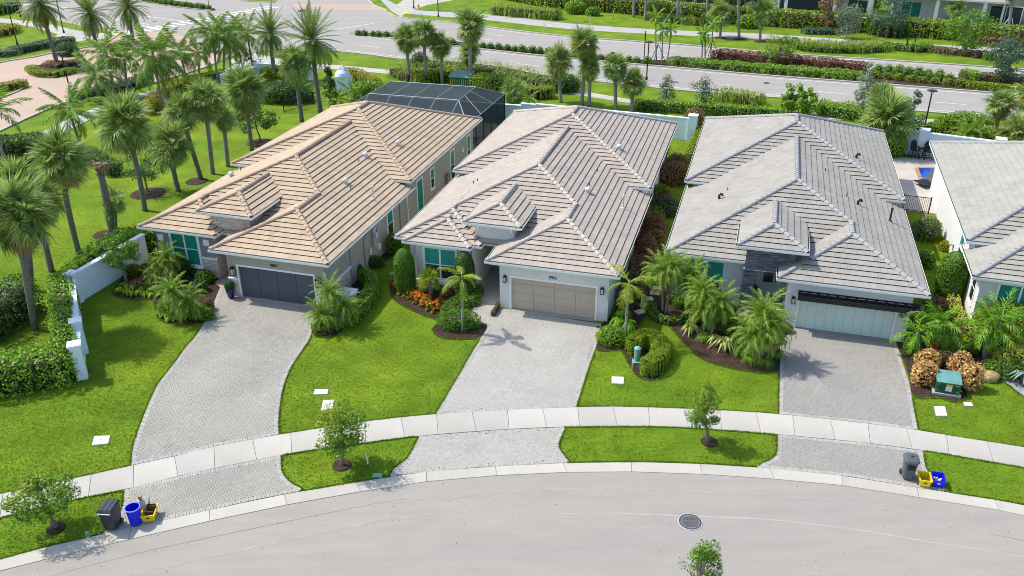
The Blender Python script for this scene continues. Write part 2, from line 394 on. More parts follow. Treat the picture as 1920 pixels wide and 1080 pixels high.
def hedge(pts, width, h, mat, name='hedge', label=None, cat='hedge', group=None, size=.12, dens=2.5, asp=.6, rough=.1, world=False, spread=.6, zlift=0.0, kind=None):
    """clipped hedge along a line of ground points"""
    SEED[0] += 1; r = np.random.default_rng(SEED[0])
    W_ = [np.array(p, float) for p in (pts if world else GL(pts))]
    W_ = crom(W_, 4) if len(W_) > 2 else W_
    c = np.mean(W_, 0); Q = []; NN = []; cores = []
    for a, b in zip(W_, W_[1:]):
        d = b-a; L = np.linalg.norm(d); d /= L+1e-9; nrm = np.array([-d[1], d[0]])
        n = int(dens*L*(width+2*h)/(size*size*asp)*.7)+1
        t = r.uniform(-.02*L,L*1.02,n); q = r.uniform(0, width+2*h, n)
        wav = 1+rough*np.sin(t*2.3+a[0]*1.7)+rough*.7*np.sin(t*5.1+a[1])
        side = np.where(q < h, -1, np.where(q < h+width, 0, 1))
        off = np.where(side == -1, -width/2, np.where(side == 1, width/2, q-h-width/2))
        zz = np.where(side == -1, q, np.where(side == 1, q-h-width, h))
        round_ = np.where((side != 0) & (zz > h*.8), .9, 1.0)*np.where((side == 0) & (np.abs(off) > width*.38), .96, 1.0)
        off = off*wav*round_+r.normal(0,rough*.25*width*.5,n); zz = zz*(.93+.07*wav)*np.where(side==0,round_,1)+r.normal(0,rough*.22*h,n)
        x = a[0]+d[0]*t+nrm[0]*off-c[0]; y = a[1]+d[1]*t+nrm[1]*off-c[1]
        Q.append(np.stack([x,y,np.abs(zz)],1)); NN.append(np.stack([nrm[0]*side, nrm[1]*side, np.where(side==0,1.0,.35)],1))
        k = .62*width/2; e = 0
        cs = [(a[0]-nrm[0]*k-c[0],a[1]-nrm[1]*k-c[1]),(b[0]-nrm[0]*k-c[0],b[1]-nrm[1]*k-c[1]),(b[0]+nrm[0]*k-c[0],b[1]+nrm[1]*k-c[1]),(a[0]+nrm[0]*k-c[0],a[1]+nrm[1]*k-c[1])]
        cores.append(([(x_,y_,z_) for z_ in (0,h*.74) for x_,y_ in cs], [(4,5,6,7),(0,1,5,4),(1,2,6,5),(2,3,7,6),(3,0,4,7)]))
    for e_, o_ in ((W_[0],W_[1]),(W_[-1],W_[-2])):          # rounded leafy ends
        d = e_-o_; d = d/(np.linalg.norm(d)+1e-9); n = int(dens*width*1.6*h/(size*size*asp)*.7)+1; th = r.uniform(-1.75,1.75,n); zz = h*r.uniform(0,1,n)**.8; rad = width*.5*r.uniform(.72,1.02,n)*np.where(zz>h*.8,.88,1)
        dx = d[0]*np.cos(th)-d[1]*np.sin(th); dy = d[1]*np.cos(th)+d[0]*np.sin(th); k_ = rad*np.where(np.abs(th)<1.2,.75,1.0)
        Q.append(np.stack([e_[0]+dx*k_-c[0],e_[1]+dy*k_-c[1],zz],1)); NN.append(np.stack([dx,dy,np.full(n,.35)],1))
    P = np.concatenate(Q); N = np.concatenate(NN)
    if kind:
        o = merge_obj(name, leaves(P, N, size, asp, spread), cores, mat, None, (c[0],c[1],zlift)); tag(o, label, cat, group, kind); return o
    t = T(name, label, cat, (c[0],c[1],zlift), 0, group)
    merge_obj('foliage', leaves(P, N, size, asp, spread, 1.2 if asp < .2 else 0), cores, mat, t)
    return t
def inpoly(P, poly):
    x, y = P[:,0], P[:,1]; r = np.zeros(len(P), bool); n = len(poly); j = n-1
    for i in range(n):
        xi, yi = poly[i][0], poly[i][1]; xj, yj = poly[j][0], poly[j][1]
        r ^= ((yi > y) != (yj > y)) & (x < (xj-xi)*(y-yi)/(yj-yi+1e-12)+xi); j = i
    return r
ORD = ['first','second','third','fourth','fifth','sixth','seventh','eighth','ninth','tenth','eleventh','twelfth','thirteenth','fourteenth','fifteenth','sixteenth','seventeenth','eighteenth','nineteenth','twentieth','twenty-first','twenty-second','twenty-third','twenty-fourth','twenty-fifth']
def polypts(poly, dens, seed):
    r = np.random.default_rng(seed); A = np.array(poly); lo = A.min(0); hi = A.max(0)
    n = int((hi-lo).prod()*dens); P = r.uniform(lo, hi, (n,2)); return P[inpoly(P, poly)]

# ================================================================ SETTING
def S(o): return tag(o, kind='structure')
S(MB().sheet([(-1800,-60),(1800,-60),(1800,2600),(-1800,2600)], 0).build('ground', 'lawn'))

def flat(name, poly, z, mat):
    return S(MB().sheet(poly, z).build(name, mat))
def strip_between(A, B): return list(A)+list(B)[::-1]

# residential street, ribbon curb and pavement
curbT = [(-75,1068),(0,1050),(118,1019),(328,972),(484,937),(638,910),(760,890),(900,877),(1060,869),(1200,867),(1280,869),(1420,877),(1590,894),(1737,918),(1890,942),(2020,968)]
curbB = [(-75,1090),(0,1072),(118,1041),(330,992),(486,957),(640,929),(762,908),(900,894),(1060,886),(1200,885),(1280,887.7),(1420,896),(1597,912.7),(1740,936),(1895,961),(2020,988)]
CT = crom(GL(curbT), 6); CB = crom(GL(curbB), 6)
flat('street', [(p[0],p[1]) for p in CB]+[(60,10),(60,-40),(-60,-40),(-60,10)], .004, 'asphalt')
cu = S(T('curb', None, None)); flat('curb_bedding', [tuple(p) for p in CT]+[tuple(p) for p in CB][::-1], .0055, 'bedding_sand')
def slabs(A, B, step, gap, z0, z1, name, mat, parent, bev=.0):
    A = resample(A, step); Bp = resample(B, .25); out = []
    Bp = np.array(Bp)
    def cross(i):
        t = A[min(i+1,len(A)-1)]-A[max(i-1,0)]; t = t/np.linalg.norm(t); d = Bp-A[i]
        k = np.argmin(np.abs(d@t)); return Bp[k]
    Bq = [cross(i) for i in range(len(A))]
    for i in range(len(A)-1):
        t = (A[i+1]-A[i]); g = t/np.linalg.norm(t)*gap
        q = [A[i]+g, A[i+1]-g, Bq[i+1]-g, Bq[i]+g]
        if np.cross(q[1]-q[0], q[2]-q[0]) < 0: q = q[::-1]
        c = sum(q)/4
        mb = MB(); a = [(p-c) for p in q]; b = [(p-c)*.985 for p in q]
        mb.add([(p[0],p[1],z0) for p in a]+[(p[0],p[1],z1-.006) for p in a]+[(p[0],p[1],z1+random.uniform(-.003,.002)) for p in b],
               [(0,1,5,4),(1,2,6,5),(2,3,7,6),(3,0,4,7),(4,5,9,8),(5,6,10,9),(6,7,11,10),(7,4,8,11),(8,9,10,11)])
        o = mb.build(name, mat, parent, loc=(c[0],c[1],0)); out.append(o)
    return out
slabs(CT, CB, 3.05, .010, 0, .030, 'curb_section', 'curb', cu)
walkT = [(-80,945),(0,927),(100,906),(200,884),(278,867),(360,849),(400,838),(510,818),(600,803.7),(700,789),(817,777),(940,769.5),(1080,764),(1160,763),(1280,766.7),(1370,771),(1460,777),(1608,792.7),(1722,807),(1800,820.7),(1920,839),(2010,856)]
walkB = [(-80,989),(0,971),(130,939),(233,919),(280,906.7),(360,887),(400,879),(528,853.7),(604,841.7),(700,828.7),(785,818),(940,806),(1060,801),(1200,800),(1280,802),(1370,808),(1458,815),(1617,830),(1743,846.7),(1808,858),(1920,877),(2010,894)]
WT = crom(GL(walkT), 5); WB = crom(GL(walkB), 5)
flat('walk_bedding', strip_between([tuple(p) for p in WT],[tuple(p) for p in WB]), .005, 'bedding_sand')
pv = S(T('sidewalk', None, None))
slabs(WT, WB, 1.70, .011, .006, .032, 'slab', 'concrete', pv)

HARD = [strip_between([tuple(p) for p in WT],[tuple(p) for p in WB]), strip_between([tuple(p) for p in CT],[tuple(p) for p in CB])]
# driveways of paver bricks
def subpoly(pts):      # list of px points
    return GL(pts)
def inset_mask(P, poly, d):
    A = np.array(poly); m_ = inpoly(P, poly); B = np.roll(A,-1,0); md = np.full(len(P), 1e9)
    for a, b in zip(A, B):
        ab = b-a; t = np.clip(((P-a)@ab)/(ab@ab+1e-9),0,1); md = np.minimum(md, np.linalg.norm(P-(a+t[:,None]*ab),axis=1))
    return m_ & (md > d), md
def driveway(name, polys, mat, ang, L=.2, edge=True, nmax=300, edges=()):
    root = S(T(name, None, None))
    allp = []; bricks = []
    for poly in polys:
        HARD.append(poly)
        MB().sheet(poly, .006).build('bedding', 'joint_c' if mat == 'paver_c' else 'joint', root)
        A = np.array(poly); c = A.mean(0); rad = np.abs(A-c).max()*1.5; w_ = L/2; n = int(rad/w_/2)+4
        ca, sa = math.cos(ang), math.sin(ang); cs = []; hv = []
        for r_ in range(-2*n, 2*n):
            for k in range(-n, n):
                x = r_+4*k
                if abs(x) > 2.9*n: continue
                cs.append(((x+1)*w_, (r_+.5)*w_)); hv.append(0)
                cs.append(((x+2.5)*w_, r_*w_)); hv.append(1)
        cs = np.array(cs); hv = np.array(hv)
        P = np.stack([c[0]+cs[:,0]*ca-cs[:,1]*sa, c[1]+cs[:,0]*sa+cs[:,1]*ca], 1)
        ok, md = inset_mask(P, poly, .15 if edge else .03)
        for p, h in zip(P[ok], hv[ok]): bricks.append((p[0],p[1],ang+(math.pi/2 if h else 0),0))
        if edge:
            for p in resample(list(A)+[A[0]], .105):
                allp.append(p)
            R_ = resample(list(A)+[A[0]], .105); area = sum(A[i][0]*A[(i+1)%len(A)][1]-A[(i+1)%len(A)][0]*A[i][1] for i in range(len(A)))
            for p, q in zip(R_, R_[1:]):
                t = q-p; t /= np.linalg.norm(t)+1e-9; nn = np.array([-t[1],t[0]])*(1 if area > 0 else -1); m_ = (p+q)/2+nn*.1
                bricks.append((m_[0],m_[1],math.atan2(nn[1],nn[0]),1))
    bricks.sort(key=lambda b: b[1])
    hx, hy = (L/2-.0012, L/4-.0011) if mat == 'paver_c' else (L/2-.0022, L/4-.0020); bv_ = .0015 if mat == 'paver_c' else .003
    def brick_vs(j=0):
        z = .026+j
        return [(-hx,-hy,.006),(hx,-hy,.006),(hx,hy,.006),(-hx,hy,.006),(-hx+bv_,-hy+bv_,z),(hx-bv_,-hy+bv_,z),(hx-bv_,hy-bv_,z),(-hx+bv_,hy-bv_,z)]
    BF = [(4,5,6,7),(0,1,5,4),(1,2,6,5),(2,3,7,6),(3,0,4,7)]
    mesh0 = MB().add(brick_vs(), BF).mesh('paver', mat); mesh1 = MB().add(brick_vs(.0015), BF).mesh('border_paver', 'paver_edge')
    rest = {0:[],1:[]}
    n_i = 0
    for (x,y,a,e) in bricks:
        if n_i < nmax:
            o = inst('border_paver' if e else 'paver', mesh1 if e else mesh0, root)
            o.location = (x,y,random.uniform(-.0015,.0015)); o.rotation_euler = (0,0,a); n_i += 1
        else: rest[e].append((x,y,a))
    for e, mt_ in ((0,mat),(1,'paver_edge')):
        if not rest[e]: continue
        B = np.array(rest[e]); bv = np.array(brick_vs(.0015*e)); n = len(B); ca = np.cos(B[:,2])[:,None]; sa = np.sin(B[:,2])[:,None]
        Vx = B[:,0][:,None]+bv[:,0]*ca-bv[:,1]*sa; Vy = B[:,1][:,None]+bv[:,0]*sa+bv[:,1]*ca; Vz = np.repeat(bv[:,2][None],n,0)+rng.uniform(-.002,.002,(n,1))
        VV = np.stack([Vx,Vy,Vz],-1); Q = VV[:, np.array(BF)].reshape(-1,4,3)
        # keep shared verts per brick so that each brick is one island
        me = bpy.data.meshes.new('paving'); me.vertices.add(8*n); me.loops.add(20*n); me.polygons.add(5*n)
        me.vertices.foreach_set('co', VV.astype(np.float32).ravel())
        me.loops.foreach_set('vertex_index', (np.array(BF).ravel()[None]+8*np.arange(n)[:,None]).astype(np.int32).ravel())
        me.polygons.foreach_set('loop_start', np.arange(0,20*n,4,dtype=np.int32)); me.update(calc_edges=True); me.polygons.foreach_set('use_smooth', [False]*(5*n)); me.materials.append(X[mt_])
        o = inst('paving' if not e else 'border_paving', me, root); o['kind'] = 'stuff'
    return root
def sm(pts, n=4): return [tuple(p) for p in crom(GL(pts), n)]
d1L = [(420,521),(412,541),(402,566),(398,585),(383,606),(367,630),(347,653),(330,677),(310,703),(295,723),(282,750),(267,787),(255,820),(248,847),(246,873)]
d1R = [(523,815),(522,793),(525,760),(532,723),(547,687),(567,657),(580,637),(586,618),(588,590),(590,575)]
D1 = sm(d1L)+GL([(278,866.5),(360,848.5),(400,837.5),(510,817.5)])+sm(d1R)+GL([(455,556),(443,517)])
A1 = GL([(233,919.5),(280,907),(360,887.5),(400,879.5),(527,854)])+sm([(527,854),(527,877),(533,893),(547,907),(567,917)],3)+GL([(560,922),(484,936.5),(328,971.5),(187,1004)])+sm([(187,1006),(203,992),(219,972),(230,950),(233,920)],3)
driveway('driveway', [D1, A1], 'paver_a', -.29+math.pi/4)
d2L = [(912,543),(896,567),(878,595),(893,604),(914,611),(900,637),(880,670),(853,717),(836,745),(817,776.5)]
D2 = sm(d2L,3)+GL([(940,769.5),(1080,763.5),(1095,717),(1107,680),(1118,650),(1128,608),(955,581),(937,579),(936,560),(937,540)])
A2 = GL([(786,818.5),(940,806.5),(1060,801.5)])+sm([(1060,801.5),(1050,826),(1048,840),(1068,868)],3)+GL([(900,876.5),(760,890),(731,894)])+sm([(731,894),(739,879),(763,861),(776,838.5),(786,819)],3)
driveway('driveway', [D2, A2], 'paver_b', -.28+math.pi/4)
D3 = GL([(1490,611),(1463,645),(1461.7,697),(1460,776.5),(1608,792),(1721,806.5),(1712,760),(1705,720),(1680,643),(1668,636)])
A3 = GL([(1458,815.5),(1617,830.5),(1730,845.5),(1735,877)])+sm([(1735,877),(1750,897),(1779,921)],3)+GL([(1737,917.5),(1590,893.5),(1420,876.5)])+sm([(1418,876),(1430,869),(1455,854),(1458,816)],3)
driveway('driveway', [D3, A3], 'paver_c', -.29)

# planting beds
BEDS = [
 [(211,546),(222,558),(262,563),(288,564),(296,592),(312,605),(345,609),(383,605),(398,585),(402,566),(412,541),(421,519),(420,498),(345,486),(262,470),(240,492),(236,512)],
 [(584,624),(600,632),(628,631),(650,613),(662,592),(690,581),(705,551),(702,525),(694,512),(716,494),(736,482),(745,466),(725,465),(690,498),(640,538),(592,572),(590,600)],
 [(732,540),(738,560),(765,578),(800,594),(824,603),(811,619),(830,634),(870,636),(900,633),(915,610),(893,604),(877,595),(896,567),(912,543),(900,522),(790,512),(752,490),(742,505)],
 [(1128,607),(1116,655),(1160,657),(1171,665),(1181,684),(1200,708),(1228,713),(1244,692),(1241,660),(1205,638),(1191,640),(1197,612),(1213,590),(1205,560),(1195,535),(1165,550),(1150,590)],
 [(1213,590),(1222,600),(1247,607),(1263,620),(1290,650),(1320,675),(1360,688),(1400,696),(1461,697),(1464,650),(1492,611),(1400,575),(1310,550),(1245,525),(1195,535),(1205,560)],
 [(1682,644),(1704,705),(1714,744),(1760,746),(1790,754),(1813,742),(1800,704),(1772,668),(1775,628),(1745,600),(1700,600),(1690,620)],
 [(1797,655),(1815,676),(1850,696),(1872,712),(1893,716),(1925,722),(1925,590),(1838,596),(1812,580),(1790,548),(1768,556),(1776,612)],
]
BEDG = [sm(b+[b[0]],3)[:-1] for b in BEDS]
for b in BEDG:
    HARD.append(b); o = flat('mulch_bed', b, .008, 'mulch')
chips = []
for i, b in enumerate(BEDG):
    P = polypts(b, 220, 40+i); z = np.full((len(P),1), .02); chips.append(np.hstack([P, z+rng.uniform(0,.012,(len(P),1))]))
P = np.concatenate(chips); o = inst('mulch_chips', qmesh('mulch_chips', leaves(P, np.tile([0,0,1.],(len(P),1)), .085, .4, .35), 'chip')); tag(o, 'scattered brown bark chips over the planting beds', 'bark mulch', None, 'stuff')
gr = sm([(1876,712),(1896,726),(1930,748),(1930,705),(1893,703)],3); HARD.append(gr); flat('gravel_bed', gr, .010, 'gravel')
P = polypts(gr, 500, 5); o = inst('pebbles', qmesh('pebbles', leaves(np.hstack([P, np.full((len(P),1),.025)]), np.tile([0,0,1.],(len(P),1)), .05, .8, .4), 'gravel')); tag(o, 'grey blue pebbles beside the agave in the corner bed', 'gravel', None, 'stuff')

# ---------------- boulevard behind the houses, entrance drive, far paths
far_e = [(640,-60),(700,8),(722,20),(738,28),(753,33),(827,40),(923,52),(1063,68),(1280,84),(1427,97),(1493,102.5),(1680,114),(1860,126),(2040,137)]
near_e = [(480,98),(530,92),(640,97),(777,114),(923,131),(1067,147),(1280,170),(1467,184),(1613,198),(1720,208.5),(1900,223),(2060,236)]
FE = sm(far_e,4); NE = sm(near_e,4)
flat('road', FE+GL([(2040,150),(2060,236)])[:1]+NE[::-1]+GL([(430,106),(320,60),(225,63),(150,48),(60,28),(-60,0),(-60,-60),(300,-70)]), .004, 'road')
med_lo = [(657,64),(700,68),(732,72.5),(830,85),(923,95.5),(1017,105.5),(1173,120),(1280,129),(1440,143),(1613,156),(1800,170.5),(1920,180),(2040,190)]
med_hi = [(657,62),(690,62),(740,64),(830,75),(907,84),(1020,95.5),(1173,111),(1280,113.5),(1337,108),(1440,112),(1630,132),(1803,147),(1920,154),(2040,163)]
ML = sm(med_lo,3); MH = sm(med_hi,3)
def kerb(pts, w_, h, name='kerb', step=3.0, mat='curb'):
    k = S(T(name, None, None)); A = resample(pts, step)
    def nr(i):
        t = A[min(i+1,len(A)-1)]-A[max(i-1,0)]; t = t/np.linalg.norm(t); return np.array([-t[1],t[0]])*w_
    for i in range(len(A)-1):
        a, b = A[i], A[i+1]; na, nb = nr(i), nr(i+1); g = (b-a)*.004; c = (a+b)/2
        poly = [(a+g-c), (b-g-c), (b-g+nb-c), (a+g+na-c)]
        MB().prism(poly if w_ > 0 else poly[::-1], .0, h).build('kerb_stone', mat, k, loc=(c[0],c[1],0))
    return k
flat('median', strip_between(ML, MH), .045, 'mulch')
kerb(ML, .28, .13); kerb(MH[::-1], .28, .13); kerb(FE, -.28, .12); kerb(NE, -.28, .12)
# lane lines: white edge lines and dashes
def line(pts, off, w_=.12, dash=None):
    A = resample(pts, 1.0); out = MB(); d = 0
    for i in range(len(A)-1):
        a, b = A[i], A[i+1]; t = (b-a)/np.linalg.norm(b-a); n_ = np.array([-t[1],t[0]])
        if dash and (i % dash[1]) >= dash[0]: continue
        q = [a+n_*(off-w_/2), b+n_*(off-w_/2), b+n_*(off+w_/2), a+n_*(off+w_/2)]
        out.sheet([tuple(p) for p in q], .012)
    return S(out.build('lane_marking', 'white_line'))
line(NE[8:], 1.0); line(NE[8:], 4.3, .12, (3,12)); line(ML[4:], -.7)
line(FE[24:], -1.0); line(FE[20:], -4.3, .12, (3,12)); line(FE[20:], -7.6, .12, (3,12)); line(MH[4:], .7)
# crosswalks of the crossing
def bars(p0, p1, n, wid, ln, nm='crosswalk'):
    a = np.array(g2(*p0)); b = np.array(g2(*p1)); t = (b-a)/np.linalg.norm(b-a); n_ = np.array([-t[1],t[0]]); mb = MB()
    for i in range(n):
        c = a+(b-a)*(i+.5)/n; q = [c-t*wid-n_*ln, c+t*wid-n_*ln, c+t*wid+n_*ln, c-t*wid+n_*ln]; mb.sheet([tuple(p) for p in q], .012)
    S(mb.build(nm, 'white_line'))
bars((265,58), (515,12), 18, .28, 1.5); bars((190,66),(265,58), 5, .28, 1.5)
flat('paver_crossing', GL([(545,8),(700,8),(730,19),(560,17)]), .010, 'pinkpaver')
for q in ([(40,8),(140,16)],[(240,44),(330,58)],[(270,30),(345,40)],[(180,30),(280,46)],[(540,70),(700,44)]):
    a, b = [np.array(p) for p in GL(q)]; t = (b-a)/np.linalg.norm(b-a); n_ = np.array([-t[1],t[0]])*.09
    flat('lane_marking', [tuple(a-n_),tuple(b-n_),tuple(b+n_),tuple(a+n_)], .012, 'white_line')
# left road median with clipped shrubs
isl = sm([(268,3),(330,14),(395,20),(402,17),(380,10),(300,-2),(268,3)],3)
flat('median', isl, .10, 'mulch'); kerb(isl, .25, .14)
isl2 = GL([(452,2),(480,4),(515,5),(520,0),(470,-4)]); flat('verge', isl2, .05, 'lawn'); kerb(isl2+isl2[:1], .2, .12)
# grey path beyond the road
fp = sm([(700,-14),(760,15),(827,22),(927,28),(1057,43),(1227,55),(1420,63),(1560,72),(1653,78),(1847,89),(2040,101)],3)
fpl = sm([(735,22),(757,25),(827,31),(907,37),(1073,55),(1280,66.5),(1427,73),(1560,82),(1690,93),(1847,99),(2040,112)],3)
flat('path', strip_between(fp, fpl), .008, 'oldpath')
flat('path', GL([(753,32),(760,24),(800,10),(850,0),(880,-14),(800,-30),(745,8),(735,22)]), .010, 'concrete')
# white path behind the houses
wp = sm([(478,104),(520,112),(560,119),(640,123),(753,134),(860,145),(1033,162),(1182,187),(1300,203),(1500,214),(1720,222),(1843,234),(2040,252)],3)
wpl = sm([(470,112),(520,122),(560,128),(640,131),(755,142),(860,153),(1037,172),(1180,194),(1300,211),(1500,222),(1717,231),(1847,241),(2040,262)],3)
wk = S(T('path', None, None)); flat('walk_bedding', strip_between(wp, wpl), .005, 'bedding_sand'); slabs(wp, wpl, 1.7, .006, .006, .04, 'slab', 'concrete', wk)
lp = sm([(72,251),(160,210),(247,180),(353,153),(417,133),(450,118),(478,104)],4); lpl = sm([(90,264),(170,224),(253,187),(357,160),(425,138),(465,122),(480,108)],4)
wk = S(T('path', None, None)); flat('walk_bedding', strip_between(lp, lpl), .007, 'bedding_sand'); slabs(lp, lpl, 1.7, .006, .008, .045, 'slab', 'concrete', wk)
flat('plaza', GL([(430,112),(478,100),(520,110),(600,122),(590,132),(470,134),(440,124)]), .03, 'concrete')
# entrance drive of pinkish pavers
dv_lo = [(-60,276),(10,243),(70,215),(112,198),(150,184),(215,172),(277,160),(345,140),(400,122),(430,106)]
dv_hi = [(225,63),(200,78),(160,90),(110,97),(60,108),(0,117),(-60,132)]
DVL = sm(dv_lo,4); DVH = sm(dv_hi,4)
flat('entrance_drive', DVL+GL([(320,60)])+DVH, .010, 'pinkpaver'); kerb(DVL, .25, .13); kerb(DVH, .25, .13)
isl3 = sm([(53,135),(60,128),(80,120),(110,114),(140,112),(160,118),(156,128),(140,136),(110,146),(75,145),(53,138),(53,135)],3)
flat('mulch_bed', isl3, .04, 'mulch'); kerb(isl3, -.22, .14)
isl4 = sm([(-40,196),(0,186),(35,172),(55,164),(52,160),(40,158),(0,160),(-40,162),(-40,196)],3); flat('verge', isl4, .05, 'lawn'); kerb(isl4, .22, .14)
lw = sm([(-60,28),(0,34),(80,43),(160,60),(225,63)],3); lwl = sm([(-60,38),(0,41),(75,52),(120,62),(110,78),(60,90),(0,97)],3)
flat('path', lw+GL([(215,72),(180,74),(130,80),(80,90),(0,102),(-60,112),(-60,104),(0,95),(60,86),(100,74),(108,64),(60,50),(0,42),(-60,38)]), .009, 'concrete')
flat('curb_ramp_mat', GL([(213,64),(228,60),(232,64),(217,71)]), .016, 'yellow_mat')
flat('curb_ramp_mat', GL([(755,23),(762,19),(765,24),(757,27)]), .016, 'yellow_mat')

# pool terrace right of the third house and lawn strip, back gardens
def HL(h):                                             # house frames: origin and heading
    return {1:(-16.061,45.511,-.284),2:(-.032,43.842,-.281),3:(15.705,41.5,-.286),4:(24.877,41.438,-.31)}[h]
def hw(h, u, v, z=0):
    x,y,t = HL(h); c,s_ = math.cos(t), math.sin(t); return (x+u*c-v*s_, y+u*s_+v*c, z)
def h2(h,u,v): return hw(h,u,v)[:2]
PV = 20.4
flat('entry_walk', [h2(1,-2.74,1.2),h2(1,-2.74,5.2),h2(1,-.7,5.2),h2(1,-.7,-.2)], .031, 'paver_a'); flat('entry_walk', [h2(2,-2.74,1.2),h2(2,-2.74,5.2),h2(2,-.7,5.2),h2(2,-.7,-.2)], .031, 'paver_b')
for k_ in (1,2,3):
    flat('garage_threshold', [h2(k_,-.02,.26),h2(k_,-.02,-.22),h2(k_,4.9,-.22),h2(k_,4.9,.26)], .033, 'paver_'+' abc'[k_]); HARD.append([h2(k_,-.75,.3),h2(k_,-.75,-.3),h2(k_,5.3,-.3),h2(k_,5.3,.3)])
pd = [h2(3,5.75,PV),h2(3,10.4,PV-.3),h2(3,13.4,33.8),h2(3,-7,31.4),h2(3,-7,28),h2(3,5.75,28)]
HARD.append(pd); flat('pool_terrace', pd, .02, 'patio')

# near lawn: grass blades
lim = GL([(-60,1100),(-60,690),(0,430),(200,330),(420,330),(560,240),(900,240),(1300,270),(1700,300),(1700,380),(1980,520),(1980,1100)])
A = np.array(lim); n = 520000
lo, hi = A.min(0), A.max(0); P = rng.uniform(lo, hi, (n*2,2)); P = P[inpoly(P, lim)]
keep = rng.uniform(0,1,len(P)) < np.clip((62-P[:,1])/32, .10, 1); P = P[keep]
for poly in HARD: P = P[~inpoly(P, poly)]
ring = [tuple(p) for p in CB]
P = P[~inpoly(P, ring+[(60,10),(60,-40),(-60,-40),(-60,10)])]
for h in (1,2,3):
    P = P[~inpoly(P, [h2(h,-6.9,1.7),h2(h,-.7,0),h2(h,5.6,0),h2(h,5.6,27),h2(h,-6.9,27)])]
# taller ragged blades along every paved edge
ed = []
for poly in HARD:
    R_ = np.array(resample(list(np.array(poly))+[np.array(poly[0])], .004)); k_ = len(R_); q = R_[rng.integers(0,k_,k_)]+rng.normal(0,.035,(k_,2)); ed.append(q[q[:,1] < 56])
q = np.array(resample(CT, .004)); ed.append(q+rng.normal(0,.035,q.shape)); ed = np.concatenate(ed)
for poly in HARD: ed = ed[~inpoly(ed, poly)]
ed = ed[~inpoly(ed, ring+[(60,10),(60,-40),(-60,-40),(-60,10)])]
for h in (1,2,3): ed = ed[~inpoly(ed, [h2(h,-6.9,1.7),h2(h,-.7,0),h2(h,5.6,0),h2(h,5.6,27),h2(h,-6.9,27)])]
cnt = np.zeros(len(ed))
for k_ in range(8):
    q = ed+.22*np.array([math.cos(k_*math.pi/4), math.sin(k_*math.pi/4)]); c_ = np.zeros(len(ed), bool)
    for poly in HARD: c_ |= inpoly(q, poly)
    cnt += c_
ed = ed[cnt < 5.5]
n0 = len(P); P = np.concatenate([P, ed])
n = len(P); a = rng.uniform(0,2*math.pi,n); wd = rng.uniform(.018,.036,n); hh = rng.uniform(.025,.05,n); ln = rng.normal(0,.03,(n,2))
hh[n0:] = rng.uniform(.055,.10,n-n0)
V3 = np.zeros((n,3,3)); V3[:,0,0] = P[:,0]-np.cos(a)*wd; V3[:,0,1] = P[:,1]-np.sin(a)*wd; V3[:,1,0] = P[:,0]+np.cos(a)*wd; V3[:,1,1] = P[:,1]+np.sin(a)*wd
V3[:,2,0] = P[:,0]+ln[:,0]; V3[:,2,1] = P[:,1]+ln[:,1]; V3[:,2,2] = hh
tag(inst('grass', tmesh('grass', V3, 'blade')), 'short bright green lawn grass round the driveways', 'grass', None, 'stuff')

# wear on the street: faint tar and tyre streaks along the curve, stones and scraps
def streak(off, i0, i1, w_, mat, jig=.0):
    A = resample([tuple(p) for p in CB], .5); mb = MB(); i1 = min(i1, len(A)-2); qa = []
    for i in range(i0, i1):
        t = A[i+1]-A[i]; t = t/np.linalg.norm(t); n_ = np.array([t[1],-t[0]]); e = w_*(.35+.65*math.sin(math.pi*(i-i0)/(i1-i0)))*random.uniform(.6,1.2); c = A[i]+n_*(off+jig*math.sin(i*.37))
        qa.append((c-n_*e/2, c+n_*e/2))
    for a, b in zip(qa, qa[1:]): mb.sheet([tuple(a[0]),tuple(a[1]),tuple(b[1]),tuple(b[0])], .008)
    if mb.f: S(mb.build('tar_streak', mat))
X['streak_dark'] = M('streak_dark', (.315,.30,.27), .9, var=.12, scale=2); X['streak_pale'] = M('streak_pale', (.352,.337,.308), .9, var=.1, scale=2); X['crack'] = M('crack', (.17,.16,.145), .95)
streak(1.1,30,78,.10,'streak_dark',.05); streak(.95,4,34,.025,'crack',.06); streak(2.6,44,100,.09,'streak_pale',.05); streak(1.6,80,110,.03,'crack',.03); streak(.5,84,112,.05,'streak_dark',.03); streak(2.0,6,40,.14,'streak_dark',.06)
P = polypts([tuple(p) for p in CB]+[(22,14),(-22,14)], .35, 77); Pz = np.hstack([P, np.full((len(P),1),.012)])
tag(inst('litter', qmesh('litter', leaves(Pz, np.tile([0,0,1.],(len(P),1)), .085, .5, .3), 'crack')), 'small dark scraps and pebbles scattered on the street', 'litter', None, 'stuff')

